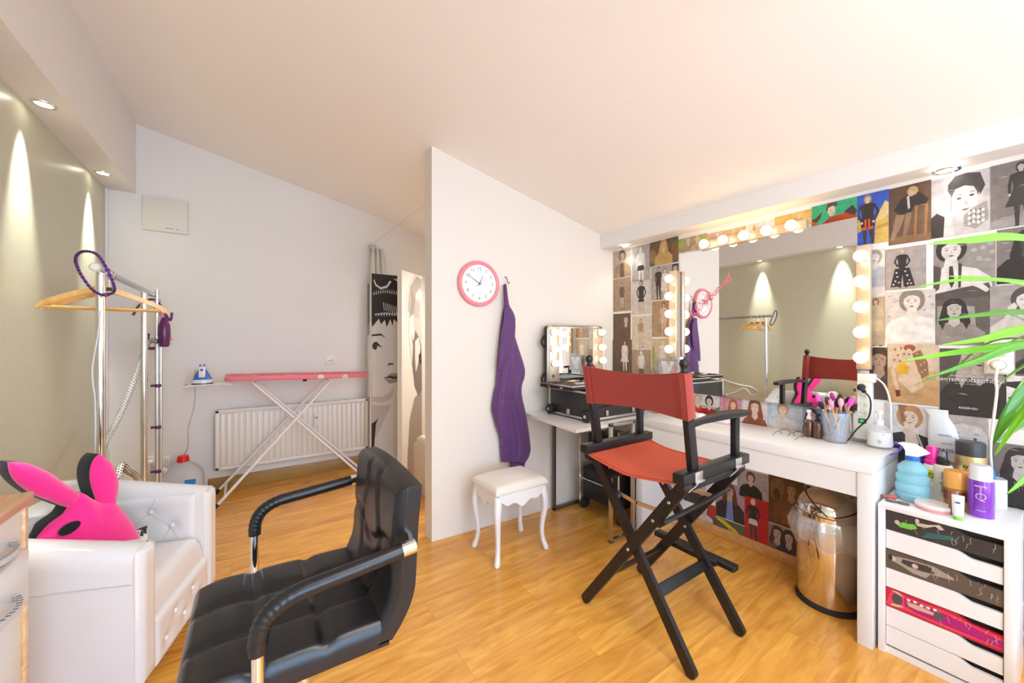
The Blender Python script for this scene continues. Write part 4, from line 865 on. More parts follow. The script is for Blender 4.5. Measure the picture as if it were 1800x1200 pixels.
def cloth(nm, rows, off, amp, phase, folds, sd):
    m = MB(PURPLE); nn = 40; vs = []
    for k, (v, ul, ur) in enumerate(rows):
        for i in range(nn + 1):
            a = i / nn; u = ul + (ur - ul) * a; w = (ur - ul) / 60
            o = off + amp * w * math.sin(PI * a) ** .5 + amp * .42 * w * math.sin(a * folds * .55 * PI + phase + v * .016) * math.sin(PI * a) ** .5 + .013 * w * (1 - abs(math.sin(a * folds * .62 * PI + phase + (v - 600) * .0045))) ** 2 * math.sin(PI * a) ** .4 - .008 * w * (1 - abs(math.sin(a * folds * .5 * PI + 1.3 - (v - 600) * .006))) ** 3
            vs.append(atP(u, v, max(.006, o)))
    m.v = vs; m.f = [[k * (nn + 1) + i, k * (nn + 1) + i + 1, (k + 1) * (nn + 1) + i + 1, (k + 1) * (nn + 1) + i] for k in range(len(rows) - 1) for i in range(nn)]
    m.mi = [0] * len(m.f); m.flat = [False] * len(m.f); m.recalc = False; o = m.build(nm, t, sharp=180); x = o.modifiers.new('s', 'SOLIDIFY'); x.thickness = .003; x.offset = -1; o.modifiers.new('sub', 'SUBSURF').render_levels = 1; return o
rr = [tuple((rows[i][j] * (1 - f) + rows[i + 1][j] * f) for j in range(3)) for i in range(len(rows) - 1) for f in (0, .5)] + [rows[-1]]
cloth('body', rr, .030, .035, .6, 5, 0)
fl = [(540, 887, 897), (555, 886, 904), (570, 884, 906), (590, 880, 905), (610, 878, 902), (630, 876, 896), (642, 875, 889), (651, 875, 879)]
fl = [tuple((fl[i][j] * (1 - f) + fl[i + 1][j] * f) for j in range(3)) for i in range(len(fl) - 1) for f in (0, .5)] + [fl[-1]]
cloth('folded_flap', fl, .058, .030, 2.2, 2, 0)
fl = [(700, 876, 906), (720, 874, 900), (740, 876, 896), (760, 880, 893), (780, 882, 890)]
cloth('folded_flap', [tuple((fl[i][j] * (1 - f) + fl[i + 1][j] * f) for j in range(3)) for i in range(len(fl) - 1) for f in (0, .5)] + [fl[-1]], .060, .028, 1.2, 2, 0)
fl = [(811, 896, 924), (830, 898, 918), (850, 899, 912), (868, 899, 908), (881, 901, 906)]
cloth('hanging_tail', fl, .028, .02, 0, 2, 0)
m = MB(PURPLE); h0 = atP(887.5, 503, .05); m.tube([h0 + ZV * .018, h0 + WU * .006, h0 - ZV * .06 + WU * .008, h0 - ZV * .13 + WU * .012], [.007, .009, .013, .018], 12); m.build('twisted_neck', t)

# ================================================================== STOOL
sxc, syc = 1.35, 2.005
t = thing('stool', (sxc, syc, 0), 'small white dressing stool with curved legs and cream padded seat by the partition wall', 'stool')
hw, hd_ = .180, .135
m = MB(mat((.80, .73, .64), .6, name='cream_velvet', sheen=.3, bump=.2, bscale=300)); f = lambda a, b, h: Vector((sxc - hw - .012 + a, syc - hd_ - .012 + b, .422 + h))
m.pad(f, 2 * hw + .024, 2 * hd_ + .024, 26, 22, .035, .030, lambda a, b: .020 * math.sin(PI * min(1, a / (2 * hw + .024))) * math.sin(PI * min(1, b / (2 * hd_ + .024))), back=.004); m.build('seat_pad', t, sharp=80)
m = MB(WHITE); m.box(sxc - hw - .008, sxc + hw + .008, syc - hd_ - .008, syc + hd_ + .008, .408, .422, .005); m.build('seat_rim', t)
def apron(p, q, nm='apron'):
    p = Vector(p); q = Vector(q); d = q - p; L = d.length; d.normalize(); nrm_ = d.cross(ZV); pts = []
    for k in range(31): a = k / 30; pts.append(p + d * (L * a) + ZV * (.345 + .018 * math.cos(a * 2 * PI * 1) * 1 + (.012 * math.cos(a * 6 * PI)) + (.0 if 0 < a < 1 else -.0)))
    m = MB(WHITE); m.prism([p + ZV * .408] + pts + [q + ZV * .408], nrm_ * .014); m.build(nm, t)
ax, ay = hw - .012, hd_ - .012
apron((sxc - ax, syc - ay - .004, 0), (sxc + ax, syc - ay - .004, 0)); apron((sxc + ax, syc + ay + .004, 0), (sxc - ax, syc + ay + .004, 0)); apron((sxc + ax + .004, syc - ay, 0), (sxc + ax + .004, syc + ay, 0)); apron((sxc - ax - .004, syc + ay, 0), (sxc - ax - .004, syc - ay, 0))
for sx_ in (-1, 1):
    for sy_ in (-1, 1):
        m = MB(WHITE); cxx, cyy = sxc + sx_ * (hw - .012), syc + sy_ * (hd_ - .012); P_ = []
        for z, o, w in ((.408, -.004, .022), (.37, -.002, .024), (.33, .006, .0235), (.28, .010, .0205), (.22, .002, .0165), (.15, -.006, .0135), (.09, -.006, .0125), (.05, .002, .014), (.025, .010, .0175), (.008, .013, .017), (0, .012, .013)): P_.append((z, o, w))
        rg = []
        for z, o, w in P_:
            ox, oy = cxx + sx_ * o, cyy + sy_ * o; rg.append([(ox + w * sa, oy + w * sb, z) for sa, sb in ((-1, -.6), (-.6, -1), (.6, -1), (1, -.6), (1, .6), (.6, 1), (-.6, 1), (-1, .6))])
        loft(m, rg); o_ = m.build('leg', t, sharp=50); o_.modifiers.new('s', 'SUBSURF').render_levels = 1

# ================================================================== FOLDING TABLE + MAKE-UP CASE
t = thing('side_table', (2.05, 1.98, 0), 'small white topped table on square steel loop legs in the corner beside the vanity desk', 'table')
m = MB(WOODWHITE); m.prism([(1.625, 1.700, .745), (2.46, 1.700, .745), (2.46, 2.270, .745), (1.70, 2.305, .745)], (0, 0, .022)); m.build('table_top', t)
for y, x0_, mt_ in ((2.275, 1.925, DARKMETAL), (1.712, 1.912, STEEL)):
    m = MB(mt_); w = .022
    if y > 2: m.box(x0_, x0_ + w, y - w, y, 0, .744, .002); m.box(2.385, 2.385 + w, y - w, y, 0, .744, .002); m.box(x0_, 2.407, y - w, y, 0, w, .002); m.box(x0_, 2.407, y - w, y, .722, .744, .002)
    else: m.box(x0_, x0_ + w, y - w - .012, y - .012, 0, .770, .003); m.box(2.13, 2.13 + w, y - w - .012, y - .012, 0, .770, .003); m.box(x0_, 2.152, y - w - .012, y - .012, 0, w, .002); m.box(x0_, 2.152, y - w - .012, y - .012, .748, .770, .003); m.box(x0_ + .03, x0_ + .034, y - .012, y - .008, .4, .42)
    m.build('leg_loop', t)
m = MB(DARKMETAL); m.box(1.93, 1.945, 1.72, 2.27, .728, .744); m.box(2.38, 2.395, 1.72, 2.27, .728, .744); m.build('rail', t)
# dark trolley below the table
t = thing('folding_trolley', (2.27, 1.93, 0), 'black folding trolley with chrome bars under the small table, seen behind the director chair', 'trolley')
m = MB(BLACK); m.box(2.13, 2.44, 1.80, 2.16, .10, .34, .02); m.box(2.15, 2.42, 1.84, 2.12, .38, .60, .015); m.build('bag', t)
m = MB(CHROME)
for y in (1.79, 2.17): m.tube([(2.12, y, .06), (2.12, y, .66), (2.42, y, .66)], .007, 8)
m.tube([(2.12, 1.79, .50), (2.12, 2.17, .50)], .006, 8); m.tube([(2.12, 1.79, .25), (2.12, 2.17, .25)], .006, 8); m.build('frame', t)
for y in (1.80, 2.16): m = MB(RUBBER); m.lathe([(1e-5, -.012), (.045, -.012), (.05, 0), (.045, .012), (1e-5, .012)], (2.16, y, .05), 20, 'y'); m.build('wheel', t)

# make-up case
KB = mat((.035, .030, .028), .38, name='black_case_panel', bump=.3, bscale=300); AL2 = mat((.70, .66, .60), .3, .9, name='case_edging')
t = thing('makeup_case', (2.1, 2.0, .77), 'open black aluminium make-up trolley case with six lit bulbs around its lid mirror', 'make-up case')
ex0, ex1, ey0, ey1, z0, z1 = 1.835, 2.40, 1.78, 2.19, .782, .965
m = MB(KB); m.box(ex0, ex1, ey0, ey1, z0, z1, .006); bd = m.build('body', t)
m = MB(AL2); e_ = .007
for y in (ey0, ey1):
    for z in (z0 + .004, z1 - .004): m.box(ex0 - .001, ex1 + .001, y - e_, y + e_, z - e_, z + e_, .002)
for x in (ex0, ex1):
    for z in (z0 + .004, z1 - .004): m.box(x - e_, x + e_, ey0, ey1, z - e_, z + e_, .002)
    for y in (ey0, ey1): m.box(x - e_, x + e_, y - e_, y + e_, z0, z1, .002)
for x in (ex0, ex1):
    for y in (ey0, ey1):
        for z in (z0, z1): m.sph((x, y, z), .011, 10)
for x in (1.98, 2.25): m.box(x - .012, x + .012, ey0 - .014, ey0 - .006, z0 + .02, z0 + .055, .003)
m.box(ex0 - .013, ex0 - .006, 1.97, 2.0, z0 + .015, z0 + .05, .003); m.build('edging', bd)
for y in (1.80, 2.17):
    m = MB(RUBBER); m.lathe([(1e-5, -.012), (.030, -.012), (.036, -.006), (.036, .006), (.030, .012), (1e-5, .012)], (ex0 - .022, y, .808), 22, 'x'); m.use(AL2); m.lathe([(.012, -.015), (.012, .015)], (ex0 - .022, y, .808), 12, 'x'); m.build('wheel', t)
# lid
lx0, lx1, ly, lz0, lz1 = 1.83, 2.425, 2.235, .985, 1.420
m = MB(KB); m.box(lx0, lx1, ly - .01, ly + .035, lz0 - .02, lz1, .02); ld = m.build('lid', t)
m = MB(AL2); rr_ = [(lx0 + .03, lz0 - .02), (lx0 + .0, lz0 + .01), (lx0, lz1 - .03), (lx0 + .03, lz1), (lx1 - .03, lz1), (lx1, lz1 - .03), (lx1, lz0 + .01), (lx1 - .03, lz0 - .02)]
m.tube([(x, ly - .022, z) for x, z in rr_], .009, 8, closed=True); m.box(lx0 + .003, lx1 - .003, ly - .022, ly - .008, lz0 - .015, lz1 - .005, .004); m.build('lid_edging', ld)
m = MB(mat((.70, .60, .50), .35, .5, name='lamp_panel')); m.box(lx0 + .008, lx0 + .105, ly - .034, ly - .022, lz0, lz1 - .012, .003); m.build('lamp_panel', ld); m = MB(mat((.70, .60, .50), .35, .5, name='lamp_panel')); m.box(lx1 - .13, lx1 - .008, ly - .034, ly - .022, lz0, lz1 - .012, .003); m.build('lamp_panel', ld)
m = MB(MIRROR); m.box(lx0 + .108, lx1 - .133, ly - .030, ly - .024, lz0 + .01, lz1 - .016); m.build('mirror', ld)
def bulb(nm, c, d, par, r=.026, sock=.024):
    c = Vector(c); d = Vector(d).normalized(); m = MB(mat((.75, .68, .60), .35, .6, name='socket')); m.tube([c, c + d * .016], sock, 16); s_ = m.build('bulb_socket', par)
    m = MB(BULB); m.sph(c + d * (.014 + r * .9), r, 16); return m.build('bulb', s_)
for x, z in [(at(u, v, Y=ly - .05).x, at(u, v, Y=ly - .05).z) for u, v in ((974, 584), (974, 613), (975, 638), (1056, 584), (1057, 610), (1058, 633))]: bulb('b', (x, ly - .034, z), (0, -1, 0), ld, .024, .027)
m = MB(mat((.80, .78, .74), .4)); m.box(lx1 - .105, lx1 - .055, ly - .040, ly - .033, 1.035, 1.065, .002); m.use(DARKMETAL); m.box(lx0 + .035, lx0 + .052, ly - .040, ly - .033, 1.03, 1.055, .002); m.build('switch', ld)
m = MB(RUBBER)
for z in (1.03, 1.31): m.tube(spline([(lx0, ly + .02, z + .03), (lx0 - .03, ly + .01, z), (lx0 - .028, ly + .01, z - .03), (lx0, ly + .02, z - .05)], 5), .008, 8)
m.build('strap', ld)
# trays
TR = mat((.30, .26, .22), .35, name='tray_inside')
def tray(x0, x1, y0, y1, z):
    m = MB(KB); m.box(x0, x1, y0, y1, z - .028, z - .022); m.box(x0, x0 + .008, y0, y1, z - .028, z, .002); m.box(x1 - .008, x1, y0, y1, z - .028, z, .002); m.box(x0, x1, y0, y0 + .008, z - .028, z, .002); m.box(x0, x1, y1 - .008, y1, z - .028, z, .002)
    tr_ = m.build('tray', t); m = MB(AL2)
    m.box(x0 - .002, x1 + .002, y0 - .003, y0 + .001, z - .004, z + .002); m.box(x0 - .002, x0 + .002, y0, y1, z - .004, z + .002)
    for a in (.3, .7): m.box(x0 - .004, x0, y0 + (y1 - y0) * a - .012, y0 + (y1 - y0) * a + .012, z - .022, z - .012)
    for k in range(1, 5): m.box(x0 + (x1 - x0) * k / 5 - .001, x0 + (x1 - x0) * k / 5 + .001, y0 + .008, y1 - .008, z - .022, z - .004)
    m.build('tray_edging', tr_); return tr_
tray(1.725, 2.09, 1.845, 2.17, 1.005); tray(2.10, 2.46, 1.72, 2.10, 1.005); tray(1.93, 2.30, 1.90, 2.18, .985)
m = MB(mat((.80, .78, .75), .25, .9))
for y in (1.83, 1.845): m.bar((2.00, y, .965), (2.10, y - .02, .935), .004, .012)
for y in (1.75, 2.05): m.bar((2.42, y, 1.0), (2.36, y, .95), .004, .012)
m.build('tray_arm', t)
for i, (x, y, a, L, w, col, lab, cat) in enumerate(((1.93, 2.05, .3, .10, .05, (.30, .22, .17), 'brown powder palette lying on the left tray of the make-up case', 'palette'), (2.01, 2.00, .9, .13, .04, (.62, .52, .42), 'open cream eyeshadow palette leaning on the left tray of the make-up case', 'palette'), (1.88, 1.92, -.2, .09, .03, (.55, .42, .33), 'flat bronze compact at the front edge of the left case tray', 'compact'))):
    m = MB(mat(col, .4)); m.M = Matrix.Translation((x, y, 1.006)) @ Matrix.Rotation(a, 4, 'Z') @ Matrix.Rotation(.25 if i == 1 else 0, 4, 'Y'); m.box(-L / 2, L / 2, -w / 2, w / 2, 0, .010, .002); m.use(mat((.82, .76, .68), .4)); m.box(-L / 2 + .004, L / 2 - .004, -w / 2 + .004, w / 2 - .004, .0101, .0108); tag(m.build(['powder_palette', 'eyeshadow_palette', 'compact'][i]), lab, cat)

# ================================================================== VANITY DESK
dx0, dx1, dy0, dy1 = 2.165, 2.583, .481, 1.682
t = thing('vanity_desk', (2.37, 1.08, 0), 'long white vanity desk with thick top and panel legs under the large mirror', 'desk')
m = MB(WHITE); m.box(dx0, dx1, dy0, dy1, .737, .785, .0015); m.build('desk_top', t)
m = MB(WHITE); m.box(dx0 + .006, dx0 + .026, dy0 + .050, dy1 - .050, .628, .737); m.build('drawer', t)
m = MB(WHITE); m.box(dx0 + .03, dx1, dy0 + .05, dy1 - .05, .655, .660); m.box(dx1 - .016, dx1, dy0 + .05, dy1 - .05, .62, .737); m.build('drawer_bottom', t)
for a, b in ((dy0, dy0 + .050), (dy1 - .050, dy1)): m = MB(WHITE); m.box(dx0, dx1, a, b, 0, .736, .001); m.build('side_leg', t)

# big mirror with writing
c = Vector((2.592, 1.129, .938)); mr = R(-.55)
MU = Vector((math.sin(-mr), -math.cos(mr), 0)); MU = Vector((0, -1, 0))
t = thing('wall_mirror', (2.59, 1.13, .94), 'large frameless square mirror on the picture wall above the vanity desk', 'mirror')
Rz = Matrix.Translation((2.588, 1.129, 0)) @ Matrix.Rotation(R(MIRROT), 4, 'Z') @ Matrix.Translation((-2.588, -1.129, 0))
m = MB(MIRROR); m.M = Rz; m.box(2.577, 2.583, .625, 1.628, .935, 1.935); m.build('glass', t)
m = MB(mat((.85, .86, .84), .3)); m.M = Rz; m.box(2.5835, 2.5865, .628, 1.625, .938, 1.932); m.build('backing', t)
p = at(1212, 553, X=2.58); q = at(1278, 492, X=2.58)
U = (q - p).normalized(); V = Vector((U.z * 0, U.z, -U.y)); V = V if V.z > 0 else -V
m = MB(mat((.90, .22, .28), .5)); m.sm = False; m.text('#LOVE', .078, p + (q - p) * .23 , U, V, .002, shear=.25, bold=-.0015); m.text('yourself', .072, p + (q - p) * .72, U, V, .002, shear=.35, bold=-.0012); m.build('pink_lettering', t)

# light bars
BARM = mat((.62, .50, .38), .3, .5, name='bar_metal')
def lightbar(lab, a, b, n, d, w=.055, th=.035, name='light_bar', first=.06):
    a = Vector(a); b = Vector(b); t = thing(name, (a + b) / 2, lab, 'light bar', group='bulb bars around the large mirror')
    m = MB(BARM); m.bar(a, b, w, th, (1, 0, 0), .003); m.build('base', t)
    L = (b - a).length; u = (b - a) / L
    for k in range(n): bulb('b', a + u * (first + (L - 2 * first) * k / (n - 1)) + Vector(d) * th / 2, d, t, .029, .022)
lightbar('vertical bar of five glowing round bulbs along the right edge of the large mirror', (2.558, .600, 1.16), (2.558, .600, 1.785), 5, (-1, 0, 0))
lightbar('vertical bar of five glowing round bulbs along the left edge of the large mirror', (2.558, 1.655, 1.185), (2.558, 1.655, 1.815), 5, (-1, 0, 0))
lightbar('horizontal bar of five glowing round bulbs above the large mirror', (2.580, 1.47, 1.957), (2.580, .845, 1.957), 5, (-1, 0, 0))

# ================================================================== DRAWER UNIT
ux0, ux1, uy0, uy1, uz = 2.192, 2.585, .118, .470, .618
t = thing('drawer_unit', (2.39, .295, 0), 'white six drawer unit with fashion pictures on three drawer fronts, right of the desk', 'drawer unit')
m = MB(WOODWHITE); m.box(ux0, ux1, uy0, uy1, uz - .018, uz, .001); m.build('top_board', t)
for a, b in ((uy0, uy0 + .024), (uy1 - .022, uy1)): m = MB(WOODWHITE); m.box(ux0, ux1, a, b, 0, uz - .018, .001); m.build('side_panel', t)
m = MB(WOODWHITE); m.box(ux0 + .012, ux1, uy0 + .024, uy1 - .022, 0, .028); m.build('plinth', t)
m = MB(mat((.05, .035, .03), .7)); m.box(ux0 + .04, ux1, uy0 + .024, uy1 - .022, .028, uz - .018); m.build('interior', t)
yA, yB = uy1 - .024, uy0 + .026; n = 7; z_hi = uz - .022; z_lo = .036; dh = (z_hi - z_lo) / n
def picture(col):  return mat(col, .35, coat=.3)
for k in range(n):
    zt = z_hi - k * dh; zb = zt - dh + .003
    if k == n - 1: pass
    pts = []; L = yA - yB; Lc = .62
    notch = [(yA, zt), (yA - L * Lc, zt)] + [(yA - L * (Lc + .16 * i / 8), zt - .019 * (1 - math.cos(PI * i / 8)) / 2) for i in range(1, 9)] + [(yB, zt - .019), (yB, zb), (yA, zb)]
    if k == 0: notch = [(yA, zt), (yA - L * .6, zt)] + [(yA - L * (.6 + .16 * i / 8), zt - .019 * (1 - math.cos(PI * i / 8)) / 2) for i in range(1, 9)] + [(yB, zt - .019), (yB, zb), (yA, zb)]
    dark = k in (0, 2, 4)
    colr = {0: (.03, .03, .035), 2: (.10, .075, .06), 4: (.55, .01, .04)}.get(k)
    m = MB(picture(colr) if dark else WOODWHITE); m.prism([(ux0 + .006, y, z) for y, z in notch], (.014, 0, 0)); dr = m.build('drawer_front', t)
    if dark:
        Wd = L; y_ = lambda a: yA - Wd * a; z_ = lambda b: zb + (zt - zb) * b; X = ux0 + .0055; m = MB(); m.sm = False
        def sh(col, pts, o=0): m.use(mat(col, .4)); m.poly([(X - .0003 * o - .0002, y_(a), z_(b)) for a, b in pts][::-1])
        def el(col, a, b, ra, rb, o=0, n_=14): sh(col, [(a + ra * math.cos(2 * PI * i / n_), b + rb * math.sin(2 * PI * i / n_)) for i in range(n_)], o)
        if k == 0:
            sh((.16, .50, .05), [(.08, .45), (.16, .55), (.28, .62), (.30, .45), (.24, .30), (.14, .28)]); el((.55, .42, .30), .11, .50, .025, .12, 1)
            sh((.55, .48, .38), [(.28, .75), (.40, .80), (.50, .95), (.54, .75), (.50, .70), (.46, .82), (.38, .62), (.30, .60)]); el((.55, .48, .40), .30, .86, .02, .10, 1)
            for i in range(3): sh((.03, .20, .20), [(.35 + .02 * i, .10 + .12 * i), (.62, .38 + .06 * i), (.62, .42 + .06 * i), (.34 + .02 * i, .14 + .12 * i)], 1)
        if k == 2:
            sh((.35, .29, .25), [(.05, .62), (.12, .75), (.25, .82), (.45, .85), (.62, .60), (.62, .48), (.42, .40), (.38, .12), (.26, .14), (.16, .32), (.06, .45)]); sh((.05, .04, .04), [(.16, .70), (.30, .75), (.42, .78), (.46, .48), (.34, .40), (.22, .42), (.15, .5)], 1); el((.50, .44, .39), .07, .58, .03, .14, 2); el((.03, .03, .03), .045, .60, .02, .16, 3); el((.55, .48, .42), .28, .55, .03, .12, 2)
        if k == 4:
            sh((.75, .06, .10), [(.0, .1), (.05, .9), (.25, .85), (.5, .9), (.62, .85), (1, .62), (1, .15), (.6, .08), (.3, .12)]); sh((.42, .01, .16), [(.18, .78), (.45, .82), (.62, .72), (1, .55), (1, .18), (.6, .2), (.3, .22), (.18, .35)], 1)
            sh((.62, .40, .28), [(.20, .62), (.30, .66), (.48, .58), (.48, .46), (.30, .40), (.22, .42)], 2); el((.09, .08, .09), .11, .55, .055, .27, 3); sh((.10, .08, .09), [(.44, .36), (.52, .34), (.54, .68), (.46, .72)], 3); sh((.66, .44, .32), [(.04, .1), (.10, .12), (.18, .25), (.14, .30), (.06, .22)], 3); sh((.66, .44, .32), [(.05, .92), (.12, .96), (.18, .82), (.14, .8)], 3)
            for i in range(5): el((.85, .80, .78), .22 + .06 * i, .74 + .03 * math.sin(i * 2), .018, .06, 4)
        m.use(mat((.62, .58, .55), .5))
        for i in range(16):                          # white creases in the worn film
            a0 = random.uniform(.35 if k else .1, .98); b0 = random.uniform(.1, .75); pts_ = [(a0, b0)]
            for _ in range(4): pts_.append((pts_[-1][0] + random.uniform(-.012, .016), pts_[-1][1] + random.uniform(.04, .10)))
            pts_ = [(a, min(b, .80)) for a, b in pts_]; m.tube([(X - .0012, y_(a), z_(b)) for a, b in pts_], .00045, 4)
        m.build('picture_print', dr)
# ================================================================== WASTE BIN
bx_, by_ = 2.395, .70; br_ = .128
t = thing('waste_bin', (bx_, by_, 0), 'round polished steel bin with dome lid and clear liner under the desk', 'bin')
PST = mat((.72, .66, .60), .10, 1, name='polished_steel'); m = MB(PST); m.lathe([(br_ - .003, .018), (br_, .022), (br_, .425), (br_ - .002, .43)], (bx_, by_, 0), 56); m.build('body', t)
m = MB(RUBBER); m.lathe([(br_ + .004, 0), (br_ + .004, .020), (br_ - .002, .022), (1e-5, .022)], (bx_, by_, 0), 48); m.build('base_ring', t)
m = MB(PST); m.lathe([(br_ + .004, .430), (br_ + .004, .452), (br_ + .000, .456)], (bx_, by_, 0), 56); m.build('collar', t)
m = MB(PST); pr = [(br_ * math.cos(a) if a < PI / 2 - .01 else 1e-5, .456 + .105 * math.sin(a)) for a in [PI / 2 * i / 14 for i in range(15)]]; m.lathe(pr, (bx_, by_, 0), 56); m.build('dome_lid', t)
m = MB(BLACK)
DF_ = Vector((SA, CA, 0)); DR_ = Vector((CA, -SA, 0))
for B_ in ((ZV * .72 + DF_ * .35 - DR_ * .6).normalized(), (ZV * .25 - DF_ * .95 + DR_ * .1).normalized()):
    A_ = (DR_ * .6 + DF_ * .8); A_ = (A_ - B_ * A_.dot(B_)).normalized(); pts = []
    for k in range(41):
        s_ = PI * 2 * k / 40; e_ = A_ * math.cos(s_) + B_ * math.sin(s_)
        if e_.z > .0: pts.append((s_, Vector((bx_ + e_.x * (br_ + .001), by_ + e_.y * (br_ + .001), .457 + e_.z * .106))))
    pts = [p for s__, p in sorted(pts, key=lambda q: (q[0] + PI / 2) % (2 * PI))]
    m.tube(pts, .0030, 8)
m.build('flap_opening_edge', t)
BAG = film('clear_bag_film', (.80, .76, .72), .68, .16); m = MB(BAG); nn = 72; vs = []; lv = [(.436, .006), (.42, .022), (.395, .030), (.36, .030), (.33, .018), (.305, .010)]
for k, (z, o) in enumerate(lv):
    for i in range(nn):
        a = 2 * PI * i / nn; w = .8 + .5 * math.exp(-((a - 2.6) ** 2) / .35); fold = .5 + .5 * math.sin(a * 17) * math.sin(a * 5 + 1); rr_ = br_ + o * w * (.65 + .6 * fold) + .002; zz = z - (.035 * (1 - math.cos(a - 2.6)) * .3 + .018 * math.sin(a * 6)) * (k / 5)
        vs.append((bx_ + rr_ * math.cos(a), by_ + rr_ * math.sin(a), zz))
m.add(vs, [(k * nn + i, k * nn + (i + 1) % nn, (k + 1) * nn + (i + 1) % nn, (k + 1) * nn + i) for k in range(5) for i in range(nn)], True); m.recalc = False; m.build('liner_bag', t, sharp=180)

# ================================================================== THINGS ON THE DRAWER UNIT AND DESK
def spot_on(u, vb, Z, vt=None, w=None):
    p = at(u, vb, Z=Z); t_ = p.x * SA + p.y * CA; return p, (vb - vt) / F * t_ if vt is not None else 0, (w or 0) / 2 / F * t_
def facing(p):                                       # basis of the side turned to the room
    v = Vector((-p.x, -p.y, 0)).normalized(); return Vector((-v.y, v.x, 0)), v
def wrap_text(m, st, size, p, r, z, col, vertical=False, bold=0, ang=0):
    U, Nn = facing(p); Nn = Matrix.Rotation(ang, 3, 'Z') @ Nn; U = Matrix.Rotation(ang, 3, 'Z') @ U
    b = len(m.v); m.use(mat(col, .5)); m.sm = False
    if vertical: m.text(st, size, p + ZV * z, ZV, -U, .0006, bold=bold)
    else: m.text(st, size, p + ZV * z, U, ZV, .0006, bold=bold)
    for i in range(b, len(m.v)):                     # bend the lettering round the bottle
        d = m.v[i] - p; s_ = d.dot(U); c_ = math.sqrt(max(1e-6, (r + .0006) ** 2 - min(abs(s_), r * .98) ** 2)); m.v[i] = p + U * s_ + Nn * (c_ + d.dot(Nn) * .5) + ZV * d.z
def bottle(name, label, cat, u, vb, vt, w, Z, parts, texts=(), group=None):
    p, h, r = spot_on(u, vb, Z, vt, w); t = thing(name, p, label, cat, group=group); first = None
    for nm, mt_, prof in parts:
        m = MB(mt_); m.lathe([(max(1e-5, a * r), b * h) for a, b in prof], p, 28); o = m.build(nm, t)
        if first is None: first = o
    for (st, size, zf, col, rf, vert, bold) in texts:
        m = MB(); wrap_text(m, st, size, p, r * rf, h * zf, col, vert, bold); m.build('lettering', first)
    return t, p, h, r
UZ = .618
CLB = mat((.40, .82, .95), .10, trans=.45, name='blue_clear_plastic'); DBL = mat((.05, .04, .42), .3, coat=.4)
rib = [(.2, 0), (.9, .0), (1, .02), (1.0, .10), (.93, .135), (1.0, .17), (1.0, .26), (.88, .30), (.98, .34), (.98, .43), (.80, .47), (.88, .51), (.86, .58), (.62, .64), (.42, .68), (.36, .70), (.36, .745)]
t, p, h, r = bottle('spray_bottle', 'ribbed light blue spray bottle with blue and white trigger head on the drawer unit', 'spray bottle', 1604, 878, 778, 44, UZ, [('bottle', CLB, rib), ('collar', mat((.02, .16, .55), .35), [(.42, .70), (.44, .71), (.40, .76), (.3, .77)])])
U, Nn = facing(p)
m = MB(mat((.85, .86, .88), .35)); zt_ = h * .77; m.prism([p + Nn * .008 * 0 + U * a + ZV * (b * h) - Nn * .009 for a, b in ((-.022, .77), (.016, .77), (.045, .84), (.052, .86), (.040, .90), (.010, .985), (-.03, .99), (-.045, .965), (-.03, .93), (-.022, .85))], Nn * .018); m.build('sprayer_head', t)
m = MB(DBL); m.sph(p - U * .050 + ZV * h * .955, .009, 10); m.prism([p - U * .036 + ZV * h * .92 - Nn * .006, p - U * .026 + ZV * h * .90 - Nn * .006, p - U * .048 + ZV * h * .76 - Nn * .006, p - U * .074 + ZV * h * .72 - Nn * .006, p - U * .066 + ZV * h * .76 - Nn * .006, p - U * .045 + ZV * h * .80 - Nn * .006], Nn * .012); m.build('trigger', t)
bottle('white_bottle', 'white bottle with violet cap half hidden behind the light blue spray bottle', 'bottle', 1614, 862, 794, 26, UZ, [('body', mat((.83, .82, .84), .3), [(.9, 0), (1, .03), (1, .62), (.5, .70)]), ('cap', mat((.10, .04, .35), .35), [(.95, .64), (.95, .9), (.8, 1), (0, 1)])])
bottle('hair_spray_bottle', 'slim white bottle with bright pink cap and a yellow END UP label', 'bottle', 1638, 873, 784, 24, UZ, [('body', mat((.84, .82, .80), .3), [(.85, 0), (.95, .03), (.95, .60), (.70, .66)]), ('cap', mat((.85, .01, .30), .3, coat=.4), [(.75, .64), (.75, .72), (.62, .74), (.66, .95), (.5, 1), (0, 1)]), ('label', mat((.80, .72, .02), .4), [(.955, .34), (.965, .34), (.965, .56), (.955, .56)])],
       [('END\nUP', .014, .45, (.02, .02, .02), .97, False, .0004), ('GLOSS', .006, .22, (.7, .1, .3), .97, False, 0)])
bottle('hair_lotion_bottle', "cream pump bottle with black collar and sideways mod's hair lettering", 'bottle', 1657, 878, 793, 27, UZ, [('body', mat((.84, .79, .72), .3), [(.93, 0), (1, .02), (1, .66), (.86, .72), (.5, .735)]), ('pump_collar', BLACK, [(.62, .72), (.62, .82), (.45, .84), (.42, .88)]), ('clear_cap', GLASS, [(.46, .84), (.46, .98), (.4, 1), (0, 1)])],
       [("mod's hair", .021, .40, (.04, .03, .03), 1.0, True, .0002)])
m = MB(mat((.80, .04, .03), .4)); 
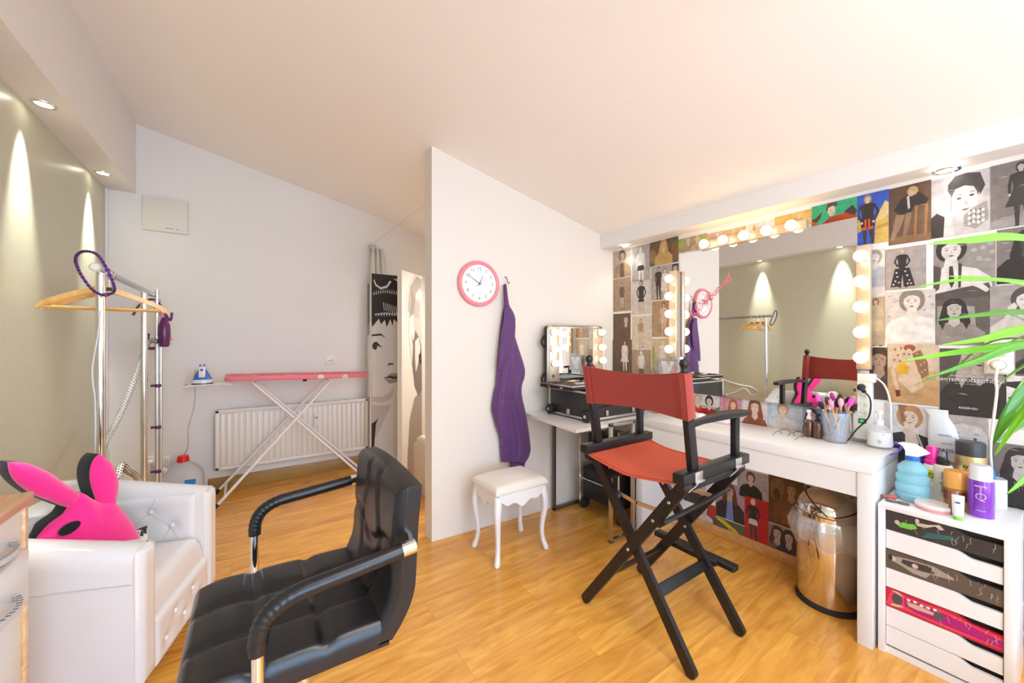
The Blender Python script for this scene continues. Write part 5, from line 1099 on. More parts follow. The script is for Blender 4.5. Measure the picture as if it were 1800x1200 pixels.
t, p, h, r = bottle('shampoo_bottle', 'black and gold syoss bottle behind the orange bottle on the drawer unit', 'bottle', 1706, 884, 776, 36, UZ, [('body', BLACK, [(.95, 0), (1, .02), (1, .48), (1, .52)]), ('gold_band', mat((.72, .55, .22), .3, .6), [(1.0, .50), (1.01, .51), (1.01, .76), (1.0, .78)]), ('cap', mat((.045, .045, .05), .35), [(1, .78), (1, .97), (.94, 1), (0, 1)])],
       [('syoss', .020, .62, (.03, .03, .03), 1.02, False, .0004), ('men', .018, .28, (.8, .78, .75), 1.0, False, .0002), ('POWER', .008, .12, (.1, .55, .75), 1.0, False, .0002)])
bottle('oil_bottle', 'orange translucent bottle with wide orange cap in the middle of the drawer unit', 'bottle', 1681, 893, 827, 31, UZ, [('bottle', mat((.85, .45, .05), .1, trans=.5), [(.9, 0), (1, .03), (1, .52), (.9, .56)]), ('cap', mat((.90, .42, .08), .25, coat=.5), [(1.0, .56), (1.0, .93), (.93, 1), (0, 1)]), ('label', mat((.25, .06, .03), .4), [(1.005, .25), (1.015, .25), (1.015, .5), (1.005, .5)])])
bottle('mousse_can', 'purple mousse can with white cap at the front of the drawer unit, lettered REVITAL', 'can', 1724, 908, 817, 31, UZ, [('can', mat((.26, .05, .55), .25, .3, coat=.5), [(.9, 0), (.97, .01), (1, .03), (1, .68), (.95, .72)]), ('base_ring', ALU, [(.98, 0), (1.01, .005), (1.01, .02), (.98, .025)]), ('cap', mat((.84, .84, .86), .25, coat=.4), [(.95, .70), (.88, .76), (.88, .95), (.78, 1), (0, 1)])],
       [('REVITAL', .0085, .62, (.85, .82, .88), 1.0, False, .0002), ('Q', .040, .42, (.62, .50, .80), 1.0, False, -.0006), ('COLORISTIQUE', .0062, .50, (.85, .82, .88), 1.0, True, 0), ('SCHAUM', .006, .16, (.85, .82, .88), 1.0, False, 0)])
t, p, h, r = bottle('beaker', 'plain white plastic beaker holding a blue brush at the back corner of the drawer unit', 'beaker', 1750, 890, 840, 26, UZ, [('beaker', mat((.84, .84, .85), .35), [(.95, 0), (1, .02), (1, .98), (.95, 1), (.9, .98), (.88, .06), (0, .06)])])
m = MB(mat((.02, .25, .60), .3, coat=.4)); a = p + ZV * .012; b = p + ZV * .165 - facing(p)[0] * .016; m.tube([a, a.lerp(b, .5), b.lerp(a, .12), b], [.008, .012, .013, .006], 14); tag(m.build('blue_brush'), 'bright blue handled brush standing in the white beaker', 'brush')
# cotton pads bag
p, h, r = spot_on(1664, 868, UZ, 722, 42); U, Nn = facing(p); p = p - Nn * .02
t = thing('cotton_pads_bag', p, 'tall clear and blue bag of cotton pads standing at the back of the drawer unit', 'bag')
m = MB(film('clear_film', (.86, .88, .90), .25, .12)); rg = []
for zf, w, d, off in ((0, .9, .8, .16), (.1, 1, 1, .10), (.35, 1.0, 1, 0), (.6, .95, .95, -.12), (.8, .80, .8, -.28), (.92, .55, .4, -.45), (1.0, .7, .12, -.6)):
    rg.append([p + U * (r * (off + w * math.cos(a))) + Nn * (.018 * d * math.sin(a)) + ZV * h * zf for a in [2 * PI * i / 20 for i in range(20)]])
loft(m, rg); bgo = m.build('bag', t)
m = MB(mat((.10, .48, .78), .4)); m.sm = False; fz = lambda a, b: p + U * (r * a) + Nn * (.0195) + ZV * h * b
m.poly([fz(-.75, .12), fz(.85, .12), fz(.80, .34), fz(.2, .30), fz(-.6, .36)]); m.poly([fz(.72, .34), fz(.80, .34), fz(.62, .66), fz(.45, .70), fz(.62, .6)])
m.use(mat((.80, .25, .45), .4)); m.poly([fz(.1, .36), fz(.5, .37), fz(.45, .40), fz(.05, .39)]); m.use(mat((.06, .07, .30), .4)); m.text('PADS', .020, fz(-.05, .52), U, ZV, bold=.0004); m.text('WATTE', .010, fz(0, .60), U, ZV); m.text('MISARA', .012, fz(-.1, .70), U, ZV)
m.build('print', bgo)
# small tubes, tin, lipstick, scissors
p, h, r = spot_on(1676, 905, UZ, 862, 12); t = thing('cream_tube', p, 'brown cosmetic tube standing directly left of the little white and green tube', 'tube'); U, Nn = facing(p)
def tube_(t, p, h, r, c1, c2, capf=.14, U=None):
    m = MB(mat(c2, .35)); m.lathe([(r * .8, 0), (r * .85, h * capf)], p, 18); m.build('cap', t)
    m = MB(mat(c1, .3, coat=.4)); loft(m, [[p + U * (r * w * math.cos(a)) + Nn * (r * d * math.sin(a)) + ZV * z for a in [2 * PI * i / 16 for i in range(16)]] for w, d, z in ((.85, .85, h * capf), (1, .9, h * .3), (1.05, .6, h * .7), (1.1, .08, h))]); return m.build('body', t)
tube_(t, p, h, r, (.28, .10, .06), (.35, .28, .22), .1, U)
p, h, r = spot_on(1684, 913, UZ, 870, 14); U, Nn = facing(p); t = thing('cream_tube', p, 'little white tube with a green cap at the front edge of the drawer unit', 'tube'); b = tube_(t, p, h, r, (.82, .86, .84), (.25, .65, .08), .16, U)
m = MB(mat((.02, .12, .40), .4)); m.box(-.006, .006, -.003, .003, 0, .001); m.v = [p + U * v.x + Nn * (r * .72 + v.z) + ZV * (h * .72 + v.y) for v in m.v]; m.build('label_patch', b)
p, h, r = spot_on(1640, 895, UZ, 880, 45); t = thing('cream_tin', p, 'flat round pink and white cosmetic tin lying in front of the pump bottle', 'tin')
m = MB(mat((.82, .32, .30), .3, coat=.4)); m.lathe([(r * .96, 0), (r, .002), (r, .012), (r * .97, .013)], p, 36); m.build('base', t)
m = MB(mat((.84, .74, .70), .3, coat=.4)); m.lathe([(r * 1.02, .013), (r * 1.02, .023), (r * .97, .026), (1e-5, .026)], p, 36); ld_ = m.build('lid', t)
m = MB(mat((.75, .25, .22), .4)); m.text('PALETTE', .007, p + ZV * .0262, U, Vector((0, 0, 1)).cross(U)); m.build('lettering', ld_)
p = at(1560, 876, Z=UZ); U, Nn = facing(p); t = thing('lipstick', p, 'small red capped lipstick lying at the left edge of the drawer unit top', 'lipstick')
d = (U * .8 + (-Nn) * .5).normalized(); q0 = p + ZV * .009 - d * .02; m = MB(mat((.35, .12, .10), .3)); m.tube([q0, q0 + d * .025], .0075, 14); m.build('case', t); m = MB(mat((.62, .10, .10), .3)); m.tube([q0 + d * .025, q0 + d * .05], .0085, 14); m.build('cap', t)
p = at(1577, 884, Z=UZ); t = thing('hair_clip', p, 'grey and orange two lobed clip lying in front of the light blue spray bottle', 'clip')
for s_, nm in ((-1, 'lobe'), (1, 'lobe')):
    m = MB(mat((.12, .12, .13), .4)); m.M = FR(p + U * (.018 * s_) + ZV * .0005, U, Nn * -1) ; m.lathe([(.017, 0), (.019, .003), (.017, .008), (.012, .010), (1e-5, .010)], n=20, sx=1, sy=.6) ; l_ = m.build(nm, t)
    m = MB(mat((.78, .20, .10), .4)); m.M = FR(p + U * (.019 * s_) + ZV * .0105, U, Nn * -1); m.lathe([(.010, 0), (.008, .002), (1e-5, .002)], n=16, sy=.5); m.build('orange_inlay', l_)

DZ = .785
SAN = film('clear_gel_bottle', (.85, .87, .90), .72, .12)
t, p, h, r = bottle('sanitizer_bottle', 'clear pump bottle with white flammable warning label at the right end of the desk', 'bottle', 1546, 786, 722, 32, DZ, [('bottle', SAN, [(.9, 0), (1, .04), (1, .50), (.6, .60), (.3, .64)]), ('label', mat((.84, .84, .84), .4), [(1.005, .06), (1.015, .06), (1.015, .44), (1.005, .44)]), ('pump', mat((.84, .84, .84), .35), [(.36, .62), (.36, .74), (.14, .76), (.12, .92), (.3, .93), (.3, 1), (0, 1)])])
m = MB(mat((.05, .06, .35), .4)); U, Nn = facing(p); m.box(-r * .8, r * .3, h * .37, h * .41, 0, .001); m.use(mat((.1, .1, .1), .4)); m.sm = False
for a in range(4):
    c_, s_ = math.cos(a * PI / 2), math.sin(a * PI / 2); c2, s2 = math.cos((a + 1) * PI / 2), math.sin((a + 1) * PI / 2); m.tube([(.009 * c_ * .9, h * .20 + .009 * s_, .0006), (.009 * c2 * .9, h * .20 + .009 * s2, .0006)], .0005, 4)
m.sph((0, h * .20, .0), .0022, 6); m.v = [p + U * v.x + Nn * (math.sqrt(max(0, (r * 1.016) ** 2 - v.x ** 2)) + v.z) + ZV * v.y for v in m.v]; m.build('warning_print', t)
AMB = mat((.10, .035, .008), .08, coat=1, name='amber_glass')
for u, vb, vt, cap, lab in ((1422, 767, 720, (.78, .76, .74), 'brown glass dropper bottle with a silver top, left of the matching dark topped one'), (1438, 770, 726, (.02, .02, .02), 'brown glass spray bottle with a black top, next to the cup of make-up brushes')):
    bottle('amber_bottle', lab, 'bottle', u, vb, vt, 14, DZ, [('bottle', AMB, [(.9, 0), (1, .03), (1, .52), (.85, .60), (.45, .66)]), ('cap', mat(cap, .35), [(.52, .64), (.52, .76), (.32, .78), (.28, .88), (.5, .90), (.5, 1), (0, 1)])])
t, p, h, r = bottle('brush_cup', 'clear plastic cup filled with make-up brushes on the desk below the mirror', 'cup', 1469, 776, 724, 38, DZ, [('cup', film('thin_clear', (.85, .87, .9), .86, .10), [(.80, 0), (.84, .0), (.90, .3), (1, 1), (.97, 1), (.87, .3), (.8, .04), (0, .04)])])
U, Nn = facing(p); BR = [((.05, .28, .65), (.80, .10, .55), 'blue'), ((.85, .50, .10), (.03, .02, .02), 'orange'), ((.05, .28, .65), (.80, .45, .60), 'blue'), ((.03, .03, .03), (.10, .07, .05), 'black'), ((.80, .50, .15), (.85, .35, .60), 'gold')]
ORD = ['first from the left', 'second from the left', 'third from the left', 'fourth from the left', 'fifth from the left', 'sixth from the left', 'sixth from the right', 'fifth from the right', 'fourth from the right', 'third from the right', 'second from the right', 'first from the right']
HN = ['blue make-up brush with magenta bristles', 'orange make-up brush with black bristles', 'blue make-up brush with pink bristles', 'black make-up brush with brown bristles', 'gold make-up brush with pale pink bristles']
names = ['blue handled', 'orange handled', 'blue handled', 'black handled', 'gold handled']
for i in range(12):
    a = i * 2.4; lean = r * .8; hc, bc, nm = BR[i % 5]; base = p + U * (math.cos(a + 2.6) * r * .45) + Nn * (math.sin(a + 2.6) * r * .45) + ZV * .006
    x_ = (-1 + 2 * i / 11); top = p + U * (x_ * r * 1.3) + Nn * (.022 * math.sin(i * 2.1)) + ZV * (.195 + .022 * math.cos(i * 1.9)); d = (top - base).normalized()
    t = thing('makeup_brush', base, f'{HN[i % 5]}, {ORD[i]} in the clear cup', 'brush', group='make-up brushes in the clear cup')
    m = MB(mat(hc, .35, coat=.3)); m.tube([base, base.lerp(top, .5), base.lerp(top, .78)], [.0022, .0038, .0034], 8); m.build('handle', t)
    m = MB(mat((.85, .60, .25), .25, .9)); m.tube([base.lerp(top, .76), base.lerp(top, .88)], [.0042, .006], 10); m.build('ferrule', t)
    m = MB(mat(bc, .9, bump=.6, bscale=600)); m.tube([base.lerp(top, .87), base.lerp(top, .95), base.lerp(top, 1.04), base.lerp(top, 1.08)], [.006, .0125, .0105, .003], 12); m.build('bristles', t)
# spectacles
p = at(1392, 765, Z=DZ); t = thing('spectacles', p, 'thin dark framed spectacles lying on the desk left of the brown bottles', 'spectacles')
for s_ in (-1, 1):
    m = MB(BLACK); cc = Vector((p.x + .0, p.y + .032 * s_, DZ + .012)); m.tube([cc + Vector((.014 * math.sin(a) * .4, .026 * math.cos(a), .014 * math.sin(a) - .0)) for a in [2 * PI * k / 20 for k in range(20)]], .0014, 6, closed=True); m.build('rim', t)
    m = MB(BLACK); m.tube(spline([cc + Vector((0, .026 * s_, .004)), cc + Vector((-.06, .024 * s_, .002)), cc + Vector((-.11, .020 * s_, -.008))], 4), .0013, 6); m.build('temple', t)
m = MB(BLACK); m.tube([(p.x, p.y - .007, DZ + .016), (p.x, p.y, DZ + .019), (p.x, p.y + .007, DZ + .016)], .0013, 6); m.build('bridge', t)
# wipes, creams at the left part of the desk
p = at(1243, 731, Z=DZ); t = thing('wipes_pack', (2.50, 1.47, DZ), 'soft white and turquoise pack of wet wipes on the desk beside the chair back', 'wipes pack')
m = MB(mat((.84, .86, .83), .35, coat=.3)); f = lambda a, b, h: Vector((2.44 + a, 1.385 + b, DZ + .002 + h)); m.pad(f, .10, .19, 14, 20, .030, .025, lambda a, b: .003 * math.sin(a * 90) * math.sin(b * 70), back=0); bo = m.build('pack', t); m = MB(mat((.10, .68, .74), .4)); m.box(2.462, 2.512, 1.45, 1.53, DZ + .031, DZ + .037, .003); m.use(mat((.30, .72, .45), .4)); m.box(2.436, 2.4405, 1.41, 1.55, DZ + .010, DZ + .018); m.build('flap_label', t)
t = thing('cotton_bundle', (2.50, 1.29, DZ), 'crumpled pale pink tissue pack on the desk right of the wipes pack', 'tissue pack')
m = MB(mat((.86, .66, .68), .6)); f = lambda a, b, h: Vector((2.45 + a, 1.225 + b, DZ + .002 + h)); m.pad(f, .10, .13, 16, 18, .024, .03, lambda a, b: .006 * math.sin(a * 110 + 2) * math.sin(b * 75), back=0); m.build('pack', t)

# power strip hanging right of the mirror
X = 2.563; p = at(1516, 668, X=X); q = at(1516, 772, X=X); y0_, y1_ = at(1533, 700, X=X).y, at(1499, 700, X=X).y; yc = (y0_ + y1_) / 2
t = thing('power_strip', (2.58, yc, q.z), 'cream power strip upright on the wall right of the mirror, black plug on top', 'power strip')
m = MB(PLASTIC); m.box(X, 2.598, y0_, y1_, q.z, p.z, .006); m.box(X - .004, 2.598, y0_ - .012, y1_ + .008, p.z - .012, p.z + .035, .008); m.box(X + .012, 2.598, yc - .02, yc + .02, p.z + .03, p.z + .05, .004); bdy = m.build('body', t)
for v in (680, 695, 711, 726):
    z = at(1516, v, X=X).z; m = MB(mat((.80, .78, .70), .4)); m.lathe([(.0195, -.0012), (.0195, .002)], (X, yc, z), 24, 'x'); m.use(mat((.55, .52, .45), .5)); m.tube([(X - .0012, yc + .0175 * math.cos(a), z + .0175 * math.sin(a)) for a in [PI / 12 * k for k in range(24)]], .0008, 5, closed=True); m.use(DARKMETAL)
    for s_ in (-1, 1): m.sph((X - .0014, yc + .008 * s_, z + .002 * s_), .0026, 8)
    m.build('socket', bdy)
m = MB(mat((.02, .10, .05), .4)); z = at(1512, 739, X=X).z; m.box(X - .006, X + .002, yc - .016, yc + .014, z - .012, z + .012, .002); m.use(mat((.05, .40, .12), .4, emit=.6)); m.box(X - .008, X - .005, yc - .006, yc + .008, z - .005, z + .006, .001); m.build('switch', bdy)
z = at(1512, 680, X=X).z
m = MB(BLACK); m.tube([(X - .002, yc + .004, z), (X - .028, yc + .002, z - .003)], [.0175, .012], 14); m.bar((X - .024, yc, z), (X - .036, yc - .018, z - .022), .014, .014, bev=.003); m.tube(spline([(X - .034, yc - .016, z - .020), (X - .03, yc - .034, z - .045), (X - .025, yc - .038, z - .09), (X - .03, yc - .028, z - .15), (X - .05, yc + .01, z - .21), (X - .07, yc + .05, DZ + .006), (X - .06, yc + .12, DZ + .005)], 8), .0034, 8); m.build('plug_lead', t)
m = MB(PLASTIC); m.tube(spline([(X + .015, y1_ + .006, p.z + .01), (X + .01, y1_ + .022, p.z - .04), (X + .012, y1_ + .018, p.z - .15), (X + .015, y1_ + .01, p.z - .27)], 8), .0036, 8); m.tube(spline([(X + .015, y0_ - .01, p.z + .015), (X + .005, y0_ - .045, p.z - .02), (X + .005, y0_ - .065, p.z - .10), (X + .01, y0_ - .066, p.z - .20), (X + .018, y0_ - .07, DZ + .006)], 8), .004, 8); m.build('supply_cable', t)
# wall socket block with plug and cable
X = 2.5995; pts = [at(u, v, X=X) for u, v in ((1731, 597), (1783, 658))]; ya, yb, za, zb = pts[0].y, pts[1].y, at(1731, 597, X=X).z, at(1731, 656, X=X).z
t = thing('wall_socket', (2.59, (ya + yb) / 2, zb), 'cream double wall socket with a white plug, behind the green plant leaves', 'socket')
m = MB(PLASTIC); m.box(2.572, 2.5995, yb, ya, zb, za, .006); bk_ = m.build('frame', t); zc = [(za * .27 + zb * .73), (za * .77 + zb * .23)]; yc = (ya + yb) / 2
for z in zc:
    m = MB(); socket((2.571, yc, z), (0, -1, 0), (-1, 0, 0), m, .062); m.build('socket', bk_)
m = MB(mat((.84, .82, .76), .4)); m.lathe([(.018, 0), (.018, -.02), (.012, -.03), (1e-5, -.032)], (2.556, yc, zc[0]), 18, 'x'); cp = [(2.53, yc, zc[0] - .012), (2.528, yc + .004, zc[0] - .06)] + [tuple(at(u, v, X=2.54)) for u, v in ((1752, 690), (1746, 740), (1741, 790))] + [(2.585, at(1741, 790, X=2.54).y, .66), (2.59, at(1741, 790, X=2.54).y + .01, .5)]
cp[-2] = (2.592, cp[-2][1], .70); m.tube(spline(cp, 8), .0046, 8); m.build('plug_cable', t)

# ================================================================== PLANT
t = thing('dracaena', (2.02, -.20, 0), 'green dracaena with long arching blade leaves reaching in from the right edge', 'plant')
m = MB(mat((.80, .79, .77), .4)); m.lathe([(.11, 0), (.12, .02), (.15, .24), (.155, .25), (.145, .25), (.14, .22), (1e-5, .22)], (2.02, -.20, 0), 30); m.build('pot', t)
m = MB(mat((.30, .22, .14), .8, bump=.5, bscale=40)); m.tube(spline([(2.02, -.20, .2), (2.03, -.19, .6), (2.0, -.17, .95), (1.99, -.17, 1.22)], 5), [.022] * 15 + [.018], 12); m.build('trunk', t)
LG = mat((.13, .38, .012), .30, coat=.3, name='leaf_green', var=.25, bscale=18); LG2 = mat((.055, .21, .008), .32, coat=.3, name='leaf_dark_green', var=.25, bscale=18)
CR0 = Vector((1.99, -.17, 1.18))
def blade(P_, w, mt_, fold=.35, up=(0, 0, 1), tw=0):
    P_ = spline(P_, 8); n = len(P_); m = MB(mt_); vs = []
    for i, p in enumerate(P_):
        f = i / (n - 1); d = (P_[min(n - 1, i + 1)] - P_[max(0, i - 1)]).normalized(); s_ = d.cross(Vector(up)).normalized(); s_ = Matrix.Rotation(tw, 3, d) @ s_; u_ = s_.cross(d); ww = w * min(1, .35 + 2.6 * f) * (1 - max(0, (f - .35) / .65) ** 1.7) / 2 + .0004
        vs += [p - s_ * ww + u_ * ww * fold, p - s_ * ww * .5 + u_ * ww * fold * .35, p, p + s_ * ww * .5 + u_ * ww * fold * .35, p + s_ * ww + u_ * ww * fold]
    m.v = vs; m.f = [[i * 5 + j, i * 5 + j + 1, i * 5 + j + 6, i * 5 + j + 5] for i in range(n - 1) for j in range(4)]; m.mi = [0] * len(m.f); m.flat = [False] * len(m.f); m.recalc = False
    o = m.build('leaf', t, sharp=180); x = o.modifiers.new('s', 'SOLIDIFY'); x.thickness = .0012
T_ = lambda u, v, T: at(u, v, T=T)
vw = (-SA, -CA, .55)
blade([CR0, T_(1960, 470, 1.05), T_(1800, 421, 1.00), T_(1700, 424, .98), T_(1632, 429, .96)], .034, LG, tw=-.95)
blade([CR0, T_(1960, 520, 1.1), T_(1800, 497, 1.05), T_(1700, 491, 1.02), T_(1613, 504, 1.0)], .018, LG, tw=-.9)
blade([CR0, T_(1950, 545, 1.0), T_(1800, 502, .95), T_(1730, 489, .95), T_(1666, 485, .96)], .016, LG, tw=-.7)
blade([CR0, T_(1960, 560, 1.1), T_(1800, 549, 1.06), T_(1720, 554, 1.03), T_(1646, 563, 1.0)], .020, LG2, tw=-.9)
blade([CR0, T_(1960, 570, 1.0), T_(1800, 580, .98), T_(1730, 596, .97), T_(1655, 606, .98)], .026, LG, tw=-.9)
blade([CR0, T_(1960, 590, 1.1), T_(1800, 606, 1.03), T_(1690, 618, 1.0), T_(1586, 634, .97)], .026, LG, tw=-1.0)
blade([CR0, T_(1950, 600, .98), T_(1800, 607, .93), T_(1720, 634, .92), T_(1627, 665, .92)], .020, LG2, tw=-.9)
blade([CR0, T_(1900, 600, 1.08), T_(1835, 576, 1.05), T_(1800, 562, 1.02), T_(1768, 546, 1.0)], .016, LG2, tw=-.9)
blade([CR0, T_(1900, 620, 1.0), T_(1830, 660, .98), T_(1780, 720, .98), T_(1745, 782, 1.0)], .050, LG2, tw=-1.1)
blade([CR0, T_(1930, 640, .94), T_(1840, 680, .92), T_(1790, 740, .94), T_(1748, 800, .96)], .022, LG, tw=-.8)
blade([CR0, T_(1950, 700, .98), T_(1880, 760, .96), T_(1820, 825, .96), T_(1770, 868, .97)], .024, LG, tw=-.9)
blade([CR0, T_(1940, 660, 1.05), T_(1850, 700, 1.02), T_(1800, 740, 1.0), T_(1755, 775, 1.0)], .030, LG2, tw=-1.1)
for a in range(10):
    aa = -2.2 + a * .42; d = Vector((math.cos(aa), math.sin(aa), 0)); blade([CR0, CR0 + d * .18 + ZV * (.16 - .03 * (a % 3)), CR0 + d * .36 + ZV * (.12 - .06 * (a % 2)), CR0 + d * .5 - ZV * .04], .026, LG if a % 2 else LG2)

# ================================================================== POSTERS
GB = (.50, .44, .39); DK = (.045, .035, .032); MD = (.20, .165, .145); LT = (.66, .61, .57); WH = (.80, .77, .74)
def E(cx_, cy_, rx, ry, n=16, rot=0):
    return [(cx_ + rx * math.cos(2 * PI * i / n) * math.cos(rot) - ry * math.sin(2 * PI * i / n) * math.sin(rot), cy_ + rx * math.cos(2 * PI * i / n) * math.sin(rot) + ry * math.sin(2 * PI * i / n) * math.cos(rot)) for i in range(n)]
def person_full(L, cx, top, H, asp, hair, skin, upper, lower, legs, skirt=False, arm=0):
    # asp = height / width of the print; x units scaled so that the figure keeps its proportions
    k = H * asp; X_ = lambda a: cx + a * k; Y_ = lambda b: top - b * H
    L += [(hair, [(X_(a), Y_(b)) for a, b in E(0, .075, .052, .078)]), (skin, [(X_(a), Y_(b)) for a, b in E(0, .078, .033, .048)]), (skin, [(X_(-.018), Y_(.11)), (X_(.018), Y_(.11)), (X_(.022), Y_(.155)), (X_(-.022), Y_(.155))])]
    L += [(legs, [(X_(-.075), Y_(.50)), (X_(-.004), Y_(.50)), (X_(-.018), Y_(.97)), (X_(-.052), Y_(.97))]), (legs, [(X_(.0), Y_(.50)), (X_(.075), Y_(.50)), (X_(.085), Y_(.96)), (X_(.05), Y_(.96))]), (DK, [(X_(-.075), Y_(.99)), (X_(-.015), Y_(.985)), (X_(-.018), Y_(.955)), (X_(-.052), Y_(.955))]), (DK, [(X_(.05), Y_(.98)), (X_(.11), Y_(.985)), (X_(.085), Y_(.945)), (X_(.05), Y_(.945))])]
    L += [(upper, [(X_(-.10), Y_(.17)), (X_(-.03), Y_(.145)), (X_(.03), Y_(.145)), (X_(.10), Y_(.17)), (X_(.075), Y_(.34)), (X_(.085), Y_(.46)), (X_(-.085), Y_(.46)), (X_(-.07), Y_(.34))])]
    L += [(lower, [(X_(-.085), Y_(.44)), (X_(.085), Y_(.44)), (X_(.15 if skirt else .09), Y_(.66 if skirt else .56)), (X_(-.15 if skirt else -.09), Y_(.66 if skirt else .56))])]
    for s in (-1, 1):
        ex = .155 if arm else .125; L += [(upper, [(X_(s * .075), Y_(.165)), (X_(s * .105), Y_(.18)), (X_(s * ex), Y_(.33)), (X_(s * (ex - .035)), Y_(.335))]), (upper, [(X_(s * (ex - .035)), Y_(.32)), (X_(s * ex), Y_(.32)), (X_(s * (.09 if arm else .12)), Y_(.46)), (X_(s * (.06 if arm else .095)), Y_(.455))]), (skin, [(X_(a), Y_(b)) for a, b in E(s * (.075 if arm else .108), .475, .016, .022, 8)])]
def person_bust(L, cx, top, H, asp, hair, skin, upper, long=True, turn=0, inner=None):
    k = H * asp; X_ = lambda a: cx + a * k; Y_ = lambda b: top - b * H
    P_ = lambda pts: [(X_(a), Y_(b)) for a, b in pts]
    L += [(hair, P_(E(0, .20, .155, .205)))]
    if long: L += [(hair, P_([(-.155, .2), (.155, .2), (.20, .45), (.17, .62), (.05, .60), (-.06, .60), (-.19, .64), (-.20, .42)]))]
    L += [(upper, P_([(-.40, 1.0), (-.37, .66), (-.24, .52), (-.08, .46), (.08, .46), (.24, .52), (.37, .66), (.40, 1.0)])), (skin, P_([(-.055, .32), (.055, .32), (.075, .47), (.0, .56), (-.075, .47)])), (skin, P_(E(turn * .01, .225, .098, .138)))]
    if inner: L += [(inner, P_([(-.07, .48), (.07, .48), (.10, 1), (-.10, 1)]))]
    if long: L += [(hair, P_([(-.10, .12), (-.155, .2), (-.19, .45), (-.15, .60), (-.09, .42), (-.085, .22)])), (hair, P_([(.10, .12), (.155, .2), (.19, .45), (.15, .60), (.09, .42), (.085, .22)]))]
    L += [(hair, P_([(-.10, .17), (-.08, .09), (0, .065), (.08, .09), (.10, .17), (.03, .115), (-.03, .115)]))]
    dk = tuple(c * .18 for c in skin)
    for s in (-1, 1): L += [(dk, P_(E(s * .042 + turn * .012, .212, .019, .008, 8))), (dk, P_([(s * .02, .185), (s * .065, .183), (s * .062, .176), (s * .022, .178)]))]
    L += [(tuple(c * .75 for c in skin), P_([(.0, .22), (.018, .262), (-.014, .262)])), (tuple((skin[0] * .75, skin[1] * .3, skin[2] * .3)) if skin[0] > skin[2] * 1.35 else dk, P_([(-.034, .298), (0, .288), (.034, .298), (0, .314)]))]
def person_face(L, cx, cy, s, asp, hair, skin, side=.1):
    X_ = lambda a: cx + a * s * asp; Y_ = lambda b: cy + b * s; P_ = lambda pts: [(X_(a), Y_(b)) for a, b in pts]; dk = tuple(c * .12 for c in skin); sh_ = tuple(c * .72 for c in skin)
    L += [(hair, P_(E(0, .12, .46, .50, 20))), (skin, P_([(-.2, -.3), (.22, -.3), (.36, -.8), (-.36, -.8)])), (sh_, P_([(-.2, -.34), (.22, -.34), (.1, -.52), (-.12, -.5)])), (skin, P_(E(0, 0, .31, .43, 22))), (hair, P_([(-.34, .05), (-.30, .36), (-.05, .46), (.24, .42), (.34, .1), (.22, .30), (-.05, .36), (-.24, .28)]))]
    for q in (-1, 1): L += [(WH, P_(E(q * .13, .03, .065, .026, 10))), (dk, P_(E(q * .13, .032, .028, .027, 8))), (dk, P_([(q * .055, .045), (q * .12, .072), (q * .21, .04), (q * .12, .060)])), (dk, P_([(q * .06, .125), (q * .15, .155), (q * .23, .12), (q * .15, .138)]))]
    L += [(sh_, P_([(.02, .0), (.055, -.12), (.0, -.15), (-.03, -.12)])), (dk, P_([(-.035, -.128), (-.01, -.138), (.03, -.128), (0, -.145)])), (tuple((skin[0] * .55, skin[1] * .25, skin[2] * .25)), P_([(-.10, -.235), (-.03, -.205), (0, -.215), (.03, -.205), (.10, -.235), (0, -.285)]))]
POST = []
def pm(c): return mat(tuple(x * .77 for x in c), .45, coat=.1, var=.45, bscale=30, name='printed_paper')
def poster(label, u0, u1, vt, vb, bg, fig, extra=(), texts=(), group='fashion posters covering the picture wall', crease=0, X=XR):
    i = len(POST); off = .0012 + (i % 5) * .0011; Xp = X - off; a = at(u0, vt, X=Xp); b = at(u0, vb, X=Xp); c_ = at(u1, vt, X=Xp); Wd = a.y - c_.y; Hh = a.z - b.z; asp = Hh / Wd
    t = None; m = MB(pm(bg)); m.box(Xp, X - .0002, c_.y, a.y, b.z, a.z); m.sm = False; L = list(extra); fig(L, asp)
    for k, (col, pts) in enumerate(L):
        cl = [(min(1, max(0, p)), min(1, max(0, q))) for p, q in pts]
        ar = sum(cl[j][0] * cl[(j + 1) % len(cl)][1] - cl[(j + 1) % len(cl)][0] * cl[j][1] for j in range(len(cl)))
        if abs(ar) < 1e-4: continue
        un = []
        for q in cl:
            if not un or (abs(q[0] - un[-1][0]) + abs(q[1] - un[-1][1])) > 1e-5: un.append(q)
        if len(un) < 3: continue
        m.use(pm(col)); m.poly([(Xp - .00002 * (k + 1), a.y - Wd * p, b.z + Hh * q) for p, q in un])
    for (st, size, x_, y_, col) in texts: m.use(mat(col, .5)); m.text(st, size * Wd, (Xp - .0013, a.y - Wd * x_, b.z + Hh * y_), (0, -1, 0), (0, 0, 1), .0002)
    if crease:
        rnd = random.Random(i); m.use(mat((.48, .45, .43), .5))
        for _ in range(crease):
            x_ = rnd.uniform(.05, .8); y_ = rnd.uniform(.05, .95); l_ = rnd.uniform(.08, .3); m.poly([(Xp - .0012, a.y - Wd * x_, b.z + Hh * y_), (Xp - .0012, a.y - Wd * (x_ + l_), b.z + Hh * (y_ + rnd.uniform(-.02, .02))), (Xp - .0012, a.y - Wd * (x_ + l_ * .5), b.z + Hh * y_ + .0009)])
    m.recalc = False; o = m.build('poster'); POST.append(o); tag(o, label, 'poster', group); return o
full = lambda *k, **q: (lambda L, asp: person_full(L, *k[:3], asp, *k[3:], **q))
bust = lambda *k, **q: (lambda L, asp: person_bust(L, *k[:3], asp, *k[3:], **q))
face = lambda *k, **q: (lambda L, asp: person_face(L, *k[:3], asp, *k[3:], **q))
def multi(*fs): return lambda L, asp: [f(L, asp) for f in fs]
